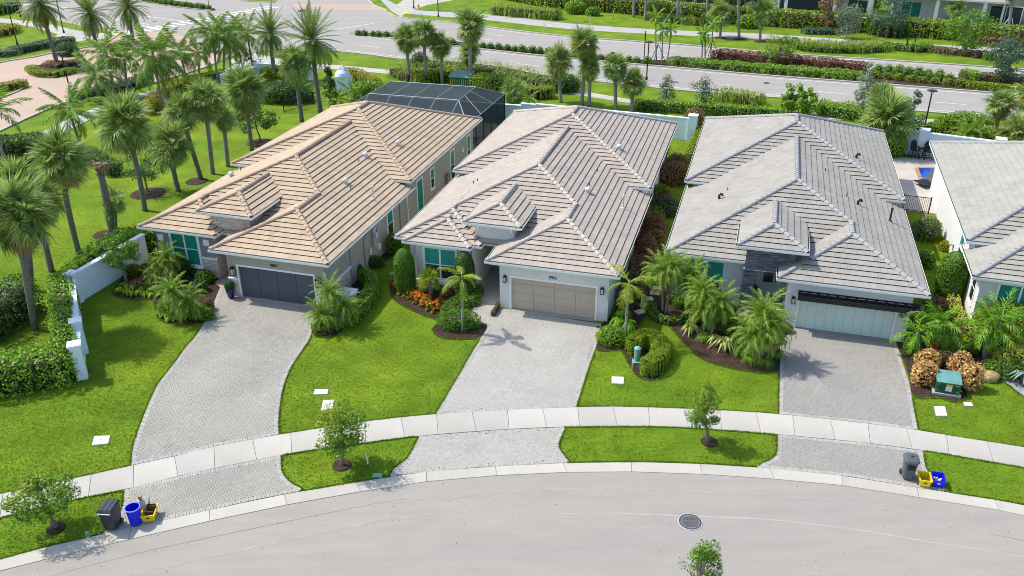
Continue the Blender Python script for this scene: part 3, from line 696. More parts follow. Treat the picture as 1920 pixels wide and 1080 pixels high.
# ================================================================ HOUSES
SL = .39
class Body:
    def __init__(s, u0, u1, v0, v1, ze, back=True, left=True, right=True, front=True):
        s.u0,s.u1,s.v0,s.v1,s.ze = u0,u1,v0,v1,ze; s.has = dict(L=left,R=right,F=front,B=back)
    def planes(s):
        o = {}
        if s.has['L']: o['L'] = lambda u,v: s.ze+SL*(u-s.u0)
        if s.has['R']: o['R'] = lambda u,v: s.ze+SL*(s.u1-u)
        if s.has['F']: o['F'] = lambda u,v: s.ze+SL*(v-s.v0)
        if s.has['B']: o['B'] = lambda u,v: s.ze+SL*(s.v1-v)
        return o
    def z(s, u, v):
        if u < s.u0-1e-6 or u > s.u1+1e-6 or v < s.v0-1e-6 or v > s.v1+1e-6: return -1
        return min(p(u,v) for p in s.planes().values())
    def face(s, k):          # convex polygon (u,v) where plane k is the lowest
        poly = [(s.u0,s.v0),(s.u1,s.v0),(s.u1,s.v1),(s.u0,s.v1)]; me = s.planes()[k]
        for q, f in s.planes().items():
            if q == k: continue
            poly = clip(poly, lambda u,v: f(u,v)-me(u,v))
        out = []
        for p in poly:
            if not out or abs(p[0]-out[-1][0])+abs(p[1]-out[-1][1]) > 1e-3: out.append(p)
        if len(out) > 1 and abs(out[0][0]-out[-1][0])+abs(out[0][1]-out[-1][1]) < 1e-3: out.pop()
        return out
def clip(poly, g):           # keep where g >= 0
    out = []
    for i in range(len(poly)):
        a, b = poly[i], poly[(i+1)%len(poly)]; ga, gb = g(*a), g(*b)
        if ga >= 0: out.append(a)
        if (ga >= 0) != (gb >= 0):
            t = ga/(ga-gb); out.append((a[0]+(b[0]-a[0])*t, a[1]+(b[1]-a[1])*t))
    return out
def parea(p): return .5*abs(sum(p[i][0]*p[(i+1)%len(p)][1]-p[(i+1)%len(p)][0]*p[i][1] for i in range(len(p)))) if len(p) > 2 else 0
def env(bodies, u, v, skip=None): return max([b.z(u,v) for b in bodies if b is not skip and not (skip is not None and b.ze > 4)] or [-1])

def make_roof(house, bodies, tmat, cmat, exempt=12.6, nmax=300, near=lambda u,v: v):
    roof = link(bpy.data.objects.new('roof', None), house)
    CW, TW = .37, .335; tiles = []
    shared = []                               # faces already laid on a shared plane
    for bi, b in enumerate(bodies):
        for k, f in b.planes().items():
            poly = b.face(k)
            if parea(poly) < .05: continue
            us = [p[0] for p in poly]; vs = [p[1] for p in poly]
            e0 = {'L':b.u0,'R':-b.u1,'F':b.v0,'B':-b.v1}[k]
            dd = {'L':lambda p:p[0]-b.u0,'R':lambda p:b.u1-p[0],'F':lambda p:p[1]-b.v0,'B':lambda p:b.v1-p[1]}[k]
            along = 1 if k in 'LR' else 0
            amin = min(p[along] for p in poly); amax = max(p[along] for p in poly); dmax = max(dd(p) for p in poly)
            key = (k, round(b.ze-SL*e0,3)); prev = [q for kk,q in shared if kk == key]
            for ci in range(int(dmax/CW)+1):
                d0, d1 = ci*CW-.04*(ci==0), (ci+1)*CW
                sh = (ci%2)*TW/2
                for ti in range(int(math.floor((amin-sh)/TW)), int((amax-sh)/TW)+1):
                    a0, a1 = ti*TW+sh+.003, (ti+1)*TW+sh-.003
                    def P_(a,d):
                        return {'L':(b.u0+d,a),'R':(b.u1-d,a),'F':(a,b.v0+d),'B':(a,b.v1-d)}[k]
                    cell = [P_(a0,d0),P_(a1,d0),P_(a1,d1),P_(a0,d1)]
                    c = cell
                    n = len(poly)
                    ar = sum(poly[i][0]*poly[(i+1)%n][1]-poly[(i+1)%n][0]*poly[i][1] for i in range(n))
                    sg = 1 if ar > 0 else -1
                    for i in range(n):
                        p, q = poly[i], poly[(i+1)%n]
                        if ci == 0 and abs(dd(p)) < 1e-6 and abs(dd(q)) < 1e-6: continue
                        c = clip(c, lambda u,v,p=p,q=q: sg*((q[0]-p[0])*(v-p[1])-(q[1]-p[1])*(u-p[0])))
                        if len(c) < 3: break
                    if len(c) < 3 or parea(c) < .006: continue
                    cu_, cv_ = sum(p[0] for p in c)/len(c), sum(p[1] for p in c)/len(c)
                    zc = f(cu_,cv_); o_ = env(bodies, cu_, cv_, b)
                    if o_ > zc+.22 and not (b.ze < 3.5 and cv_ < exempt and o_ < zc+.22): 
                        if min(max([q.z(p[0],p[1]) for q in bodies if q is not b and q.ze < 4] or [-1])-f(*p) for p in c) > .02 or o_ > zc+.3: continue
                    if b.ze < 3.5 and cv_ > exempt and o_ > zc-.05: continue
                    pieces = [c]
                    for q in prev:               # cut away what another body already covers on this plane
                        new = []
                        for pc in pieces:
                            rem = pc; m_ = len(q); aq = sum(q[i][0]*q[(i+1)%m_][1]-q[(i+1)%m_][0]*q[i][1] for i in range(m_)); s2 = 1 if aq > 0 else -1
                            for i in range(m_):
                                p, r_ = q[i], q[(i+1)%m_]
                                g = lambda u,v,p=p,r_=r_: s2*((r_[0]-p[0])*(v-p[1])-(r_[1]-p[1])*(u-p[0]))
                                out = clip(rem, lambda u,v: -g(u,v))
                                if parea(out) > .004: new.append(out)
                                rem = clip(rem, g)
                                if len(rem) < 3: break
                        pieces = new
                    for pc in pieces:
                        top = [(p[0],p[1],f(*p)+(.045 if k == 'L' else .074)-(.028 if k == 'L' else .056)*max(0,min(1,(dd(p)-d0)/CW))) for p in pc]
                        uc = {'L':(0,0),'R':(-1,0),'F':(0,1),'B':(0,-1)}[k]
                        bot = [(p[0]+uc[0]*.07*(dd(p)-d0<.02),p[1]+uc[1]*.07*(dd(p)-d0<.02),f(*p)+(.024 if dd(p)-d0<.02 and ci else -.012)) for p in pc]
                        n_ = len(pc); ar = sum(pc[i][0]*pc[(i+1)%n_][1]-pc[(i+1)%n_][0]*pc[i][1] for i in range(n_))
                        if ar < 0: top, bot = top[::-1], bot[::-1]
                        tiles.append((near(cu_,cv_), top+bot, [tuple(range(n_))]+[(i,n_+i,n_+(i+1)%n_,(i+1)%n_) for i in range(n_)]))
            shared.append((key, poly))
    tiles.sort(key=lambda t: t[0]); rest = MB()
    tiles2 = tiles
    for i, (q, vs, fs) in enumerate(tiles2):
        if i < nmax:
            MB().add(vs, fs).build('roof_tile', tmat, roof)
        else: rest.add(vs, fs)
    if rest.f: rest.build('tile_field', tmat, roof)['kind'] = 'stuff'
    # hip and ridge caps
    mb = MB(); sec = [(-.15,-.045),(-.115,.045),(-.05,.088),(.05,.088),(.115,.045),(.15,-.045)]
    vs = [(0,a*.86,b_) for a,b_ in sec]+[(.43,a*1.05,b_+.032) for a,b_ in sec]+[(.43,a*1.05,b_-.01) for a,b_ in sec]
    n = len(sec); mb.add(vs, [(i,i+1,n+i+1,n+i) for i in range(n-1)]+[(n+i,n+i+1,2*n+i+1,2*n+i) for i in range(n-1)]+[tuple(range(n-1,-1,-1))])
    # open lower end faces +x (downhill)
    cme = mb.mesh('ridge_tile', cmat); cnt = 0; lines = []
    for b in bodies:
        h = (b.u1-b.u0)/2
        h = min(h, (b.v1-b.v0)/2) if b.has['B'] else h
        C_ = lambda u,v: (u,v,b.z(u,v))
        for (cn, du, dv, ok) in (((b.u0,b.v0),1,1,b.has['L'] and b.has['F']),((b.u1,b.v0),-1,1,b.has['R'] and b.has['F']),((b.u0,b.v1),1,-1,b.has['L'] and b.has['B']),((b.u1,b.v1),-1,-1,b.has['R'] and b.has['B'])):
            if ok: lines.append((b,(cn[0]+du*h,cn[1]+dv*h),cn))
        mid = (b.u0+b.u1)/2
        if b.has['L'] and b.has['R']: lines.append((b,(mid,b.v1-(h if b.has['B'] else 0)),(mid,b.v0+h)))
    for b, p, q in lines:
        p = np.array(p); q = np.array(q); L = np.linalg.norm(q-p); d = (q-p)/max(L,1e-9); nn = np.array([-d[1],d[0]])
        k = int(L/.375)
        for i in range(k+1):
            t = min(i*.375+.02, L-.36); a = p+d*t; e = p+d*(t+.375); m_ = (a+e)/2
            zm = b.z(*m_)
            if zm < 0 or env(bodies,*m_,b) > zm+.02: continue
            if zm-env(bodies,*(m_+nn*.3)) < .04 or zm-env(bodies,*(m_-nn*.3)) < .04: continue
            if b.ze < 3.5 and m_[1] > exempt+5: continue
            za, zb = b.z(*a), b.z(*(p+d*min(L,t+.375)))
            A3 = Vector((a[0],a[1],za)); E3 = Vector((e[0],e[1],zb)); xx = (E3-A3).normalized(); yy = Vector((nn[0],nn[1],0)); zz = xx.cross(yy)
            if zz.z < 0: yy = -yy; zz = -zz
            mt = Matrix(((xx.x,yy.x,zz.x,A3.x),(xx.y,yy.y,zz.y,A3.y),(xx.z,yy.z,zz.z,A3.z+.05+random.uniform(-.006,.006)),(0,0,0,1)))
            inst('ridge_tile', cme, roof, mt); cnt += 1
    return roof
def W(o, axis, nrm):          # wall frame: o=(u,v); a along axis, out along nrm
    return lambda a, out, z: (o[0]+axis[0]*a+nrm[0]*out, o[1]+axis[1]*a+nrm[1]*out, z)
FRONT = lambda u, v: W((u,v),(1,0),(0,-1))
RIGHT = lambda u, v: W((u,v),(0,1),(1,0))
LEFT = lambda u, v: W((u,v),(0,-1),(-1,0))
def eaves(house, segs):
    fb = MB(); gb = MB(); sb = MB(); db = MB()
    for (p, q, ze) in segs:            # outward normal is to the right of p->q
        p = np.array(p,float); q = np.array(q,float); L = np.linalg.norm(q-p); d = (q-p)/L; n = np.array([d[1],-d[0]])
        f = W(tuple(p), tuple(d), tuple(n))
        fb.box(-.0, L, -.035, .0, ze-.20, ze-.01, f)
        gb.box(-.11, L+.11, .005, .018, ze-.13, ze-.005, f); gb.box(-.11, L+.11, .11, .125, ze-.10, ze+.012, f); gb.box(-.11, L+.11, .018, .11, ze-.125, ze-.110, f)
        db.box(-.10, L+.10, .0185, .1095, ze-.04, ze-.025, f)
        gb.box(-.122, -.11, .005, .125, ze-.12, ze+.010, f); gb.box(L+.11, L+.122, .005, .125, ze-.12, ze+.010, f)
        sb.box(.0, L, -.62, -.036, ze-.175, ze-.155, f)
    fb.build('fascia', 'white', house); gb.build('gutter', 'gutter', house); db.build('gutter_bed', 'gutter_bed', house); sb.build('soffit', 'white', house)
def window(house, f, a0, a1, z0, z1, panes, trim=.12, mull=1, rail=None, out=.035, sill=True):
    """trimmed window on wall frame f; panes: list (material lower, material upper)"""
    fr = MB()
    fr.box(a0-trim,a0,.0,out,z0-trim,z1+trim,f); fr.box(a1,a1+trim,.0,out,z0-trim,z1+trim,f)
    fr.box(a0,a1,.0,out,z1,z1+trim,f); fr.box(a0,a1,.0,out,z0-trim,z0,f)
    w_ = (a1-a0)/mull
    for i in range(1,mull): fr.box(a0+w_*i-.05,a0+w_*i+.05,.0,out-.004,z0,z1,f)
    if rail:
        for i in range(mull): fr.box(a0+w_*i+(.05 if i else 0),a0+w_*(i+1)-(.05 if i<mull-1 else 0),.0,out-.010,rail-.025,rail+.025,f)
    o = fr.build('window', 'white', house)
    for i in range(mull):
        b0 = a0+w_*i+(.05 if i else 0); b1 = a0+w_*(i+1)-(.05 if i<mull-1 else 0)
        if rail:
            MB().box(b0,b1,.001,.012,z0,rail-.025,f).build('pane', panes[0], o); MB().box(b0,b1,.001,.016,rail+.025,z1,f).build('pane', panes[1], o)
        else: MB().box(b0,b1,.001,.010,z0,z1,f).build('pane', panes[0], o)
    if sill: MB().box(a0-trim-.03,a1+trim+.03,.0,out+.05,z0-trim-.06,z0-trim,f).build('sill', 'white', o)
    return o
def sconce(house, f, a, z, big=False):
    s = 1.35 if big else 1.0
    l = MB().box(a-.06*s,a+.06*s,.0,.02,z-.16*s,z+.16*s,f).box(a-.10*s,a+.10*s,.02,.20*s,z+.14*s,z+.18*s,f).box(a-.09*s,a+.09*s,.02,.19*s,z-.20*s,z-.17*s,f)
    for i in (-1,1):
        l.box(a+i*.085*s-.01,a+i*.085*s+.01,.17*s,.19*s,z-.17*s,z+.14*s,f); l.box(a+i*.085*s-.01,a+i*.085*s+.01,.02,.04,z-.17*s,z+.14*s,f)
    l.box(a-.03,a+.03,.06*s,.14*s,z+.18*s,z+.24*s,f)
    o = l.build('wall_light', 'black', house); MB().box(a-.07*s,a+.07*s,.04,.165*s,z-.17*s,z+.13*s,f).build('lamp_glass', 'lamp_glass', o)
def stones(house, f, a0, a1, z0, z1, mat, hmin=.05, hmax=.11, lmin=.16, lmax=.42, name='stone_cladding', dep=.05):
    r = random.Random(a0*7+z1*3); vs = []; fs = []; mb = MB(); z = z0
    while z < z1-.02:
        h = min(r.uniform(hmin,hmax), z1-z); a = a0
        while a < a1-.02:
            l = min(r.uniform(lmin,lmax), a1-a)
            if a1-a-l < .08: l = a1-a
            mb.box(a+.004,a+l-.004,.0,r.uniform(.35,1)*dep,z+.004,z+h-.004,f); a += l
        z += h
    o = mb.build(name, mat, house); o['kind'] = 'stuff'; return o
def number(house, f, a, z, txt, size=.26):
    c = bpy.data.curves.new('house_number','FONT'); c.body = txt; c.size = size; c.extrude = .008; c.align_x = 'CENTER'; c.materials.append(X['black'])
    o0 = bpy.data.objects.new('house_number', c); col.objects.link(o0); bpy.context.view_layer.update(); me = bpy.data.meshes.new_from_object(o0.evaluated_get(bpy.context.evaluated_depsgraph_get())); bpy.data.objects.remove(o0); o = bpy.data.objects.new('house_number', me); link(o, house); p = f(a,.025,z); o.location = p; o.rotation_euler = (math.pi/2,0,0); return o
def garage(house, f, a0, a1, h, dmat, kind):
    fr = MB(); t = .11
    fr.box(a0-t,a0,.0,.03,.0,h+t,f); fr.box(a1,a1+t,.0,.03,.0,h+t,f); fr.box(a0,a1,.0,.03,h,h+t,f)
    fr.build('door_frame', 'white', house)
    d = MB().box(a0,a1,-.17,-.135,.0,h,f).build('garage_door', dmat, house)
    if kind == 'a':
        n = 4; w_ = (a1-a0)/n
        for i in range(n): MB().box(a0+w_*i+.012,a0+w_*(i+1)-.012,-.135,-.10,.015,h-.01,f).build('door_panel', dmat, d)
    elif kind == 'b':
        n = 4; w_ = (a1-a0)/n
        for i in range(n):
            MB().box(a0+w_*i,a0+w_*i+.06,-.135,-.095,.0,h,f).build('stile', dmat, d)
            for z0,z1 in ((.04,h*.27),(h*.27,h*.52),(h*.52,h*.76),(h*.82,h-.03)):
                MB().box(a0+w_*i+.065,a0+w_*(i+1)-.005,-.135,-.118,z0+.006,z1-.006,f).build('door_panel', dmat, d)
        MB().box(a0,a1,-.118,-.10,h*.765,h*.815,f).build('rail', dmat, d)
    else:
        n = 10; w_ = (a1-a0)/n
        for i in range(n): MB().box(a0+w_*i+.010,a0+w_*(i+1)-.010,-.135,-.112,.02,h*.80,f).build('door_panel', dmat, d)
        MB().box(a0,a1,-.135,-.11,h*.815,h,f).build('rail', dmat, d)
def downspout(house, f, a, z1, mat='grey_metal'):
    MB().box(a-.05,a+.05,.01,.09,.05,z1,f).build('downspout', mat, house)
def rpipe(house, bodies, u, v, kind):
    z = env(bodies,u,v)
    if kind == 'pipe': MB().lathe([(.045,z-.05),(.045,z+.75),(.07,z+.77),(.075,z+.92),(.05,z+.95)],(u,v),10).lathe([(.14,z-.05),(.12,z+.09),(.06,z+.13)],(u,v),12).build('vent_pipe', 'grey_pvc' , house)
    elif kind == 'darkpipe': MB().lathe([(.06,z-.05),(.06,z+.8),(.075,z+.81),(.075,z+.9)],(u,v),10).lathe([(.15,z-.05),(.12,z+.09),(.07,z+.13)],(u,v),12).build('vent_pipe', 'bronze', house)
    elif kind == 'hood': MB().lathe([(.13,z-.05),(.13,z+.2),(.2,z+.22),(.2,z+.3),(.1,z+.40)],(u,v),12).build('roof_vent', 'grey_pvc', house)
    elif kind == 'goose': MB().tube([(u,v,z),(u,v,z+.28),(u+.06,v,z+.36),(u+.16,v,z+.36),(u+.2,v,z+.26)],[.08]*5,8).build('roof_vent', 'bronze', house)
    else: MB().lathe([(.03,z-.05),(.03,z+.22)],(u,v),8).build('vent_pipe', 'bronze', house)

GU0, GU1, GV = -1.28, 6.16, -.52      # garage roof in house coordinates
def house(h, label, tm, cm, wm, vm, vw, group='single storey houses with hipped tile roofs'):
    x,y,t = HL(h)
    H = T('house', label, 'house', (x,y,0), t, group)
    lo = Body(-7.5,6.16,vm,18.0,3.17,back=False); bk = Body(-7.55,6.10,11.9,27.4,3.74); ga = Body(GU0,GU1,GV,8.5,3.17,back=False)
    bodies = [lo, bk, ga]
    if h == 1: bodies += [Body(-7.5,-2.2,vw,7.5,3.17,back=False), Body(-3.5,.16,1.8,9,4.42,back=False)]
    if h == 2: bodies += [Body(-7.5,-2.25,vw,7.5,3.17,back=False), Body(-6.83,-2.76,.82,6,3.17,back=False), Body(-3.35,.05,1.7,9,4.42,back=False)]
    if h == 3: bodies += [Body(-3.6,.02,.42,9,4.42,back=False)]
    near = {1:lambda u,v: v-.35*u, 2:lambda u,v: v, 3:lambda u,v: v+.1*u}[h]
    make_roof(H, bodies, tm, cm, near=near)
    tb = bodies[-1]; tv = tb.v0
    # walls
    wl = MB()
    wl.prism([(-.7,.26),(5.6,.26),(5.6,12.4),(-6.9,12.4),(-6.9,vw+.55),(-2.75,vw+.55),(-2.75,5.2),(-.7,5.2)] if h != 3 else [(-.7,.26),(5.6,.26),(5.6,12.4),(-6.9,12.4),(-6.9,vw+.55),(-3.15,vw+.55),(-3.15,3.6),(-.7,3.6)], 0, 3.02)
    wl.prism([(-6.9,12.401),(5.55,12.401),(5.55,26.85),(-6.9,26.85)], 0, 3.60)
    a0, a1, dh = .0, 4.88, 2.05
    f = FRONT(0,0)
    wl.box(-.7,a0,-.258,0,0,3.02,f); wl.box(a1,5.6,-.258,0,0,3.02,f); wl.box(a0,a1,-.258,0,dh,3.02,f)
    wl.build('wall', wm, H)
    garage(H, f, a0, a1, dh, {1:'door_a',2:'door_b',3:'door_c'}[h], 'abc'[h-1])
    # entrance tower
    tw = MB(); tf = FRONT(0, tv+.5)
    u0, u1 = tb.u0+.5, tb.u1-.5
    if h == 3:
        tw.box(u0,u1,-.35,0,2.75,4.28,tf); tw.box(u0,u0+.62,-.35,0,.12,2.75,tf)
        tw.build('portal', 'stone_c', H)
        stones(H, tf, u0, u0+.62, .12, 2.75, 'stone_c', .04,.07,.15,.5, dep=.03); stones(H, tf, u0, u1, 2.75, 4.26, 'stone_c', .04,.07,.15,.5, dep=.03)
        stones(H, LEFT(u0,tv+.85), -.0, .34, .12, 3.2, 'stone_c', .04,.07,.12,.3, dep=.02)
        MB().box(u0-.04,u0+.66,-.36,.05,0,.12,tf).build('plinth', 'white', H)
        MB().prism([(u0,tv+.86),(u0+.02,tv+.86),(u0+.02,6.3),(u0,6.3)],2.9,4.28).prism([(u1-.02,tv+.86),(u1,tv+.86),(u1,6.3),(u1-.02,6.3)],2.9,4.28).build('tower_wall', 'stone_c', H)
        MB().prism([(-.698,.9),(-3.148,.9),(-3.148,3.59),(-.698,3.59)][::-1],2.80,2.86).build('entry_ceiling', 'white', H)
    else:
        tw.prism([(u0,tv+.5),(u1,tv+.5),(u1,6.6),(u0,6.6)], 2.95, 4.28); tw.build('tower_wall', 'wall_b' if h==2 else 'wall_a', H)
        if h == 1:
            stones(H, tf, u0, u1, 2.97, 4.27, 'stone_a'); stones(H, RIGHT(u1,tv+.5), 0, 3.4, 3.2, 4.27, 'stone_a')
            MB().box(u0-.06,u1+.06,0,.09,2.86,2.97,tf).build('ledge', 'white', H)
        else:
            for a in (u0+.10,u1-.25):
                for q in ((0,)):
                    MB().add([tf(a+i*.14,o,z) for i in (0,1) for o,z in ((0,3.75),(0,4.2),(.32,4.2),(.10,4.02))],[(0,1,2,3),(7,6,5,4),(0,4,5,1),(1,5,6,2),(2,6,7,3),(3,7,4,0)]).build('bracket','white',H)
            MB().box(u0-.06,u1+.06,0,.09,2.86,2.97,tf).build('ledge', 'white', H)
    # front door in the recess
    df = FRONT(0,3.6 if h == 3 else 5.2)
    MB().box(-2.3,-2.18,0,.05,0,2.35,df).box(-1.12,-1.0,0,.05,0,2.35,df).box(-2.18,-1.12,0,.05,2.25,2.35,df).build('entry_frame','white',H)
    d = MB().box(-2.18,-1.12,.0,.03,.02,2.25,df).build('front_door', 'door_c' if h == 3 else 'bronze', H)
    MB().box(-1.95,-1.40,.03,.04,.9,2.05,df).build('pane','dark_glass',d); MB().box(-1.27,-1.22,.03,.08,.95,1.25,df).build('handle','black',d)
    # eaves
    E = [((GU0,GV),(GU1,GV),3.17),((GU1,GV),(GU1,12.5),3.17),((GU0,2.6),(GU0,GV),3.17),
         ((6.10,11.9),(6.10,27.4),3.74),((6.10,27.4),(-7.55,27.4),3.74),((-7.55,27.4),(-7.55,11.9),3.74),((-7.55,11.9),(-6.3,11.9),3.74),((4.9,11.9),(6.10,11.9),3.74),
         ((-7.5,12.5),(-7.5,vw),3.17)]
    if h == 1: E += [((-7.5,vw),(-2.2,vw),3.17),((-2.2,vw),(-2.2,2.9),3.17)]
    if h == 2: E += [((-7.5,vw),(-6.83,vw),3.17),((-6.83,vw),(-6.83,.82),3.17),((-6.83,.82),(-2.76,.82),3.17),((-2.76,.82),(-2.76,vw),3.17),((-2.76,vw),(-2.25,vw),3.17),((-2.25,vw),(-2.25,2.6),3.17)]
    if h == 3: E += [((-7.5,vm),(-3.15,vm),3.17)]
    E += [((tb.u0,tv),(tb.u1,tv),4.42),((tb.u1,tv),(tb.u1,tv+3.0),4.42),((tb.u0,tv+3.0),(tb.u0,tv),4.42)]
    eaves(H, E)
    return H, bodies

H1, B1 = house(1, 'grey house with tan tile roof, stone trim and dark grey garage door', 'tile_a', 'cap_a', 'wall_a', 2.2, 1.3)
f = FRONT(0,0)
number(H1, f, 2.44, 2.30, '9897')
sconce(H1, f, -.32, 1.72, True); sconce(H1, f, 5.22, 1.72, True)
stones(H1, f, -.70, -.12, 0, 1.15, 'stone_a'); stones(H1, f, 5.0, 5.6, 0, 1.15, 'stone_a'); stones(H1, RIGHT(5.6,0), 0, 3.1, 0, 1.2, 'stone_a')
stones(H1, LEFT(-.7,0), -1.6, 0, 0, 1.15, 'stone_a')
MB().box(-.76,-.11,0,.09,1.15,1.25,f).box(4.99,5.66,0,.09,1.15,1.25,f).build('stone_cap','white',H1)
MB().box(-.06,3.2,0,.09,1.2,1.32,RIGHT(5.6,0)).build('stone_cap','white',H1)
wf = FRONT(0,1.85)
MB().box(-6.9,-2.75,.0,.004,1.35,3.0,wf).build('wall_band','wall_a_trim',H1)
window(H1, wf, -5.75, -3.95, .75, 2.75, ('teal_glass','teal_glass'), mull=2, rail=1.78, out=.06, trim=.16)
stones(H1, wf, -6.9, -5.95, 0, 1.25, 'stone_a'); stones(H1, wf, -3.74, -2.75, 0, 1.25, 'stone_a'); stones(H1, RIGHT(-2.75,1.85), 0, 3.3, 0, 2.8, 'stone_a')
MB().box(-6.96,-5.94,0,.09,1.25,1.36,wf).box(-3.75,-2.69,0,.09,1.25,1.36,wf).build('stone_cap','white',H1)
for a in (-6.55,-3.3): MB().box(a-.2,a+.2,.005,.04,2.15,2.55,wf).build('wall_tile','white',H1)
rf = RIGHT(5.6,0)
downspout(H1, rf, 3.3, 2.95); downspout(H1, rf, 10.9, 2.95, 'wall_a'); downspout(H1, rf, 12.2, 2.95, 'gutter')
window(H1, rf, 8.9, 9.7, .7, 2.55, ('dark_glass','teal_glass'), rail=1.65)
rb = RIGHT(5.55,0)
window(H1, rb, 14.3, 15.3, .45, 2.75, ('teal_glass',), sill=False); window(H1, rb, 17.0, 17.6, 1.3, 2.7, ('dark_glass','teal_glass'), rail=2.0)
window(H1, rb, 21.3, 22.1, .4, 2.75, ('dark_glass','teal_glass'), rail=1.6); window(H1, rb, 25.3, 26.0, .4, 2.75, ('dark_glass','teal_glass'), rail=1.6)
MB().box(23.9,24.15,0,.1,1.9,2.3,rb).build('junction_box','gutter',H1); MB().box(19.9,20.4,0,.25,.4,1.4,rb).build('utility_box','bedding_sand',H1)
mbx = MB().box(6.3,6.75,0,.18,1.25,2.5,rf).box(6.95,7.15,0,.15,1.9,2.15,rf).build('meter_box','grey_metal',H1)
MB().tube([rf(5.2,.06,.3),rf(5.2,.06,2.1),rf(5.35,.06,2.3),rf(6.4,.06,2.45)],.045,8).build('conduit','grey_metal',H1)
MB().box(5.7,5.95,0,.16,.9,1.35,rf).build('meter','grey_pvc',H1); MB().tube([rf(6.5,.18,2.0),rf(6.5,.34,2.0)],.17,14).build('meter','grey_pvc',H1)
MB().box(6.95,7.2,.0,.2,.75,1.1,rf).build('cable_box','white',H1)
for q in ((3.5,13.0,'hood'),(2.6,9.5,'pipe') ,(1.2,15.2,'small')): pass
def onroof(h, H, B, px, py, kind):
    # place a vent where its foot shows on the roof
    d = ray(px,py); x,y,t = HL(h); c,s_ = math.cos(t), math.sin(t); best = None
    for i in range(2000):
        k = 20+i*.05; P = CAM+d*k; dx,dy = P.x-x,P.y-y; u = dx*c+dy*s_; v = -dx*s_+dy*c; z = env(B,u,v)
        if z > 0 and P.z <= z: rpipe(H,B,u,v,kind); return
        if P.z < 2: return
for q in ((747,273,'hood'),(686,295,'hood'),(673,305,'small'),(648,345,'hood'),(658,357,'small'),(700,375,'pipe'),(434,332,'hood'),(452,321,'small')): onroof(1,H1,B1,*q)

H2, B2 = house(2, 'pale grey house with pinkish grey tile roof and tan garage door', 'tile_b', 'cap_b', 'wall_b', 1.85, 1.3)
number(H2, f, 2.44, 2.27, '9901')
sconce(H2, f, -.36, 1.95); sconce(H2, f, 5.25, 1.95)
wf = FRONT(0,1.35)
MB().prism([(-6.35,1.36),(-3.2,1.36),(-3.2,1.84),(-6.35,1.84)],0,3.02).build('bay_wall','wall_b',H2)
window(H2, wf, -5.75, -3.85, .75, 2.65, ('dark_glass','blind'), mull=2, rail=1.62, out=.06, trim=.16)
for a in (-6.3,-3.4):
    MB().add([wf(a+i*.14,o,z) for i in (0,1) for o,z in ((0,2.5),(0,2.98),(.34,2.98),(.10,2.8))],[(0,1,2,3),(7,6,5,4),(0,4,5,1),(1,5,6,2),(2,6,7,3),(3,7,4,0)]).build('bracket','white',H2)
MB().box(-6.4,-3.15,0,.07,.35,.50,wf).build('ledge','white',H2)
downspout(H2, FRONT(0,1.85), -2.9, 3.0, 'gutter')
rf = RIGHT(5.6,0)
for a in (3.0,8.0): window(H2, rf, a, a+.8, .9, 2.5, ('dark_glass','teal_glass'), rail=1.7)
rb = RIGHT(5.55,0); window(H2, rb, 16, 16.8, .9, 2.6, ('dark_glass','teal_glass'), rail=1.7); MB().box(14.2,14.7,0,.25,.4,1.5,rb).build('utility_box','bedding_sand',H2)
for q in ((1161,281,'hood'),(1120,322,'small'),(1105,349,'small'),(1102,362,'hood'),(1168,392,'pipe'),(888,345,'small'),(895,341,'small')): onroof(2,H2,B2,*q)

H3, B3 = house(3, 'white house with grey tile roof, dark stone portal and mint garage door', 'tile_c', 'cap_c', 'wall_c', 1.2, 1.2)
sconce(H3, f, -.33, 1.75); sconce(H3, f, 5.25, 1.75)
wf = FRONT(0,1.75)
window(H3, wf, -6.1, -4.25, .75, 2.65, ('dark_glass','blind'), mull=2, rail=1.5, out=.05, trim=.10)
tr = MB(); 
tr.box(-.15,6.3,.60,.70,2.08,2.34,f)
for i in range(14): tr.box(-.1+i*.485,.0+i*.485,.0,.60,2.12,2.32,f)
tr.box(-.15,6.3,.30,.36,2.322,2.372,f); tr.box(-.15,6.3,.02,.10,2.322,2.372,f); tr.box(-.15,6.3,.10,.60,2.20,2.215,f)  # last box: black sheet added between rafters, stands in for shade under the trellis
trl = tr.build('trellis','black',H3)
MB().box(-.7,0,.0,.035,0,.42,f).box(4.99,5.6,.0,.035,0,.42,f).build('plinth','white',H3)
flat('entry_floor', [h2(3,-3.1,.6),h2(3,-.72,.6),h2(3,-.72,5.2),h2(3,-3.1,5.2)], .055, 'paver_c')
for q in ((1348,374,'goose'),(1363,358,'small'),(1605,298,'goose'),(1547,322,'small'),(1608,385,'goose'),(1587,370,'small'),(1668,416,'darkpipe')): onroof(3,H3,B3,*q)

x,y,t = HL(4)
H4 = T('house', 'white house with pale sage grey tile roof, cut off by the photo edge', 'house', (x,y,0), t, 'single storey houses with hipped tile roofs')
B4 = [Body(0,8.2,0,9,3.17,back=False), Body(0.05,13.6,3.65,22.8,3.74), Body(8.2,13.6,-3,9,3.17,back=False)]
make_roof(H4, B4, 'tile_d', 'cap_c', exempt=4.1, near=lambda u,v: v+2*u)
MB().prism([(.55,.6),(7.6,.6),(7.6,-2.4),(13,-2.4),(13,4.2),(.55,4.2)],0,3.02).prism([(.6,4.201),(13,4.201),(13,22.2),(.6,22.2)],0,3.6).build('wall','wall_c',H4)
eaves(H4, [((0,0),(8.2,0),3.17),((0,4.3),(0,0),3.17),((.05,22.8),(.05,3.65),3.74),((.05,3.65),(1.6,3.65),3.74),((13.6,22.8),(.05,22.8),3.74),((13.6,3.65),(13.6,22.8),3.74)])
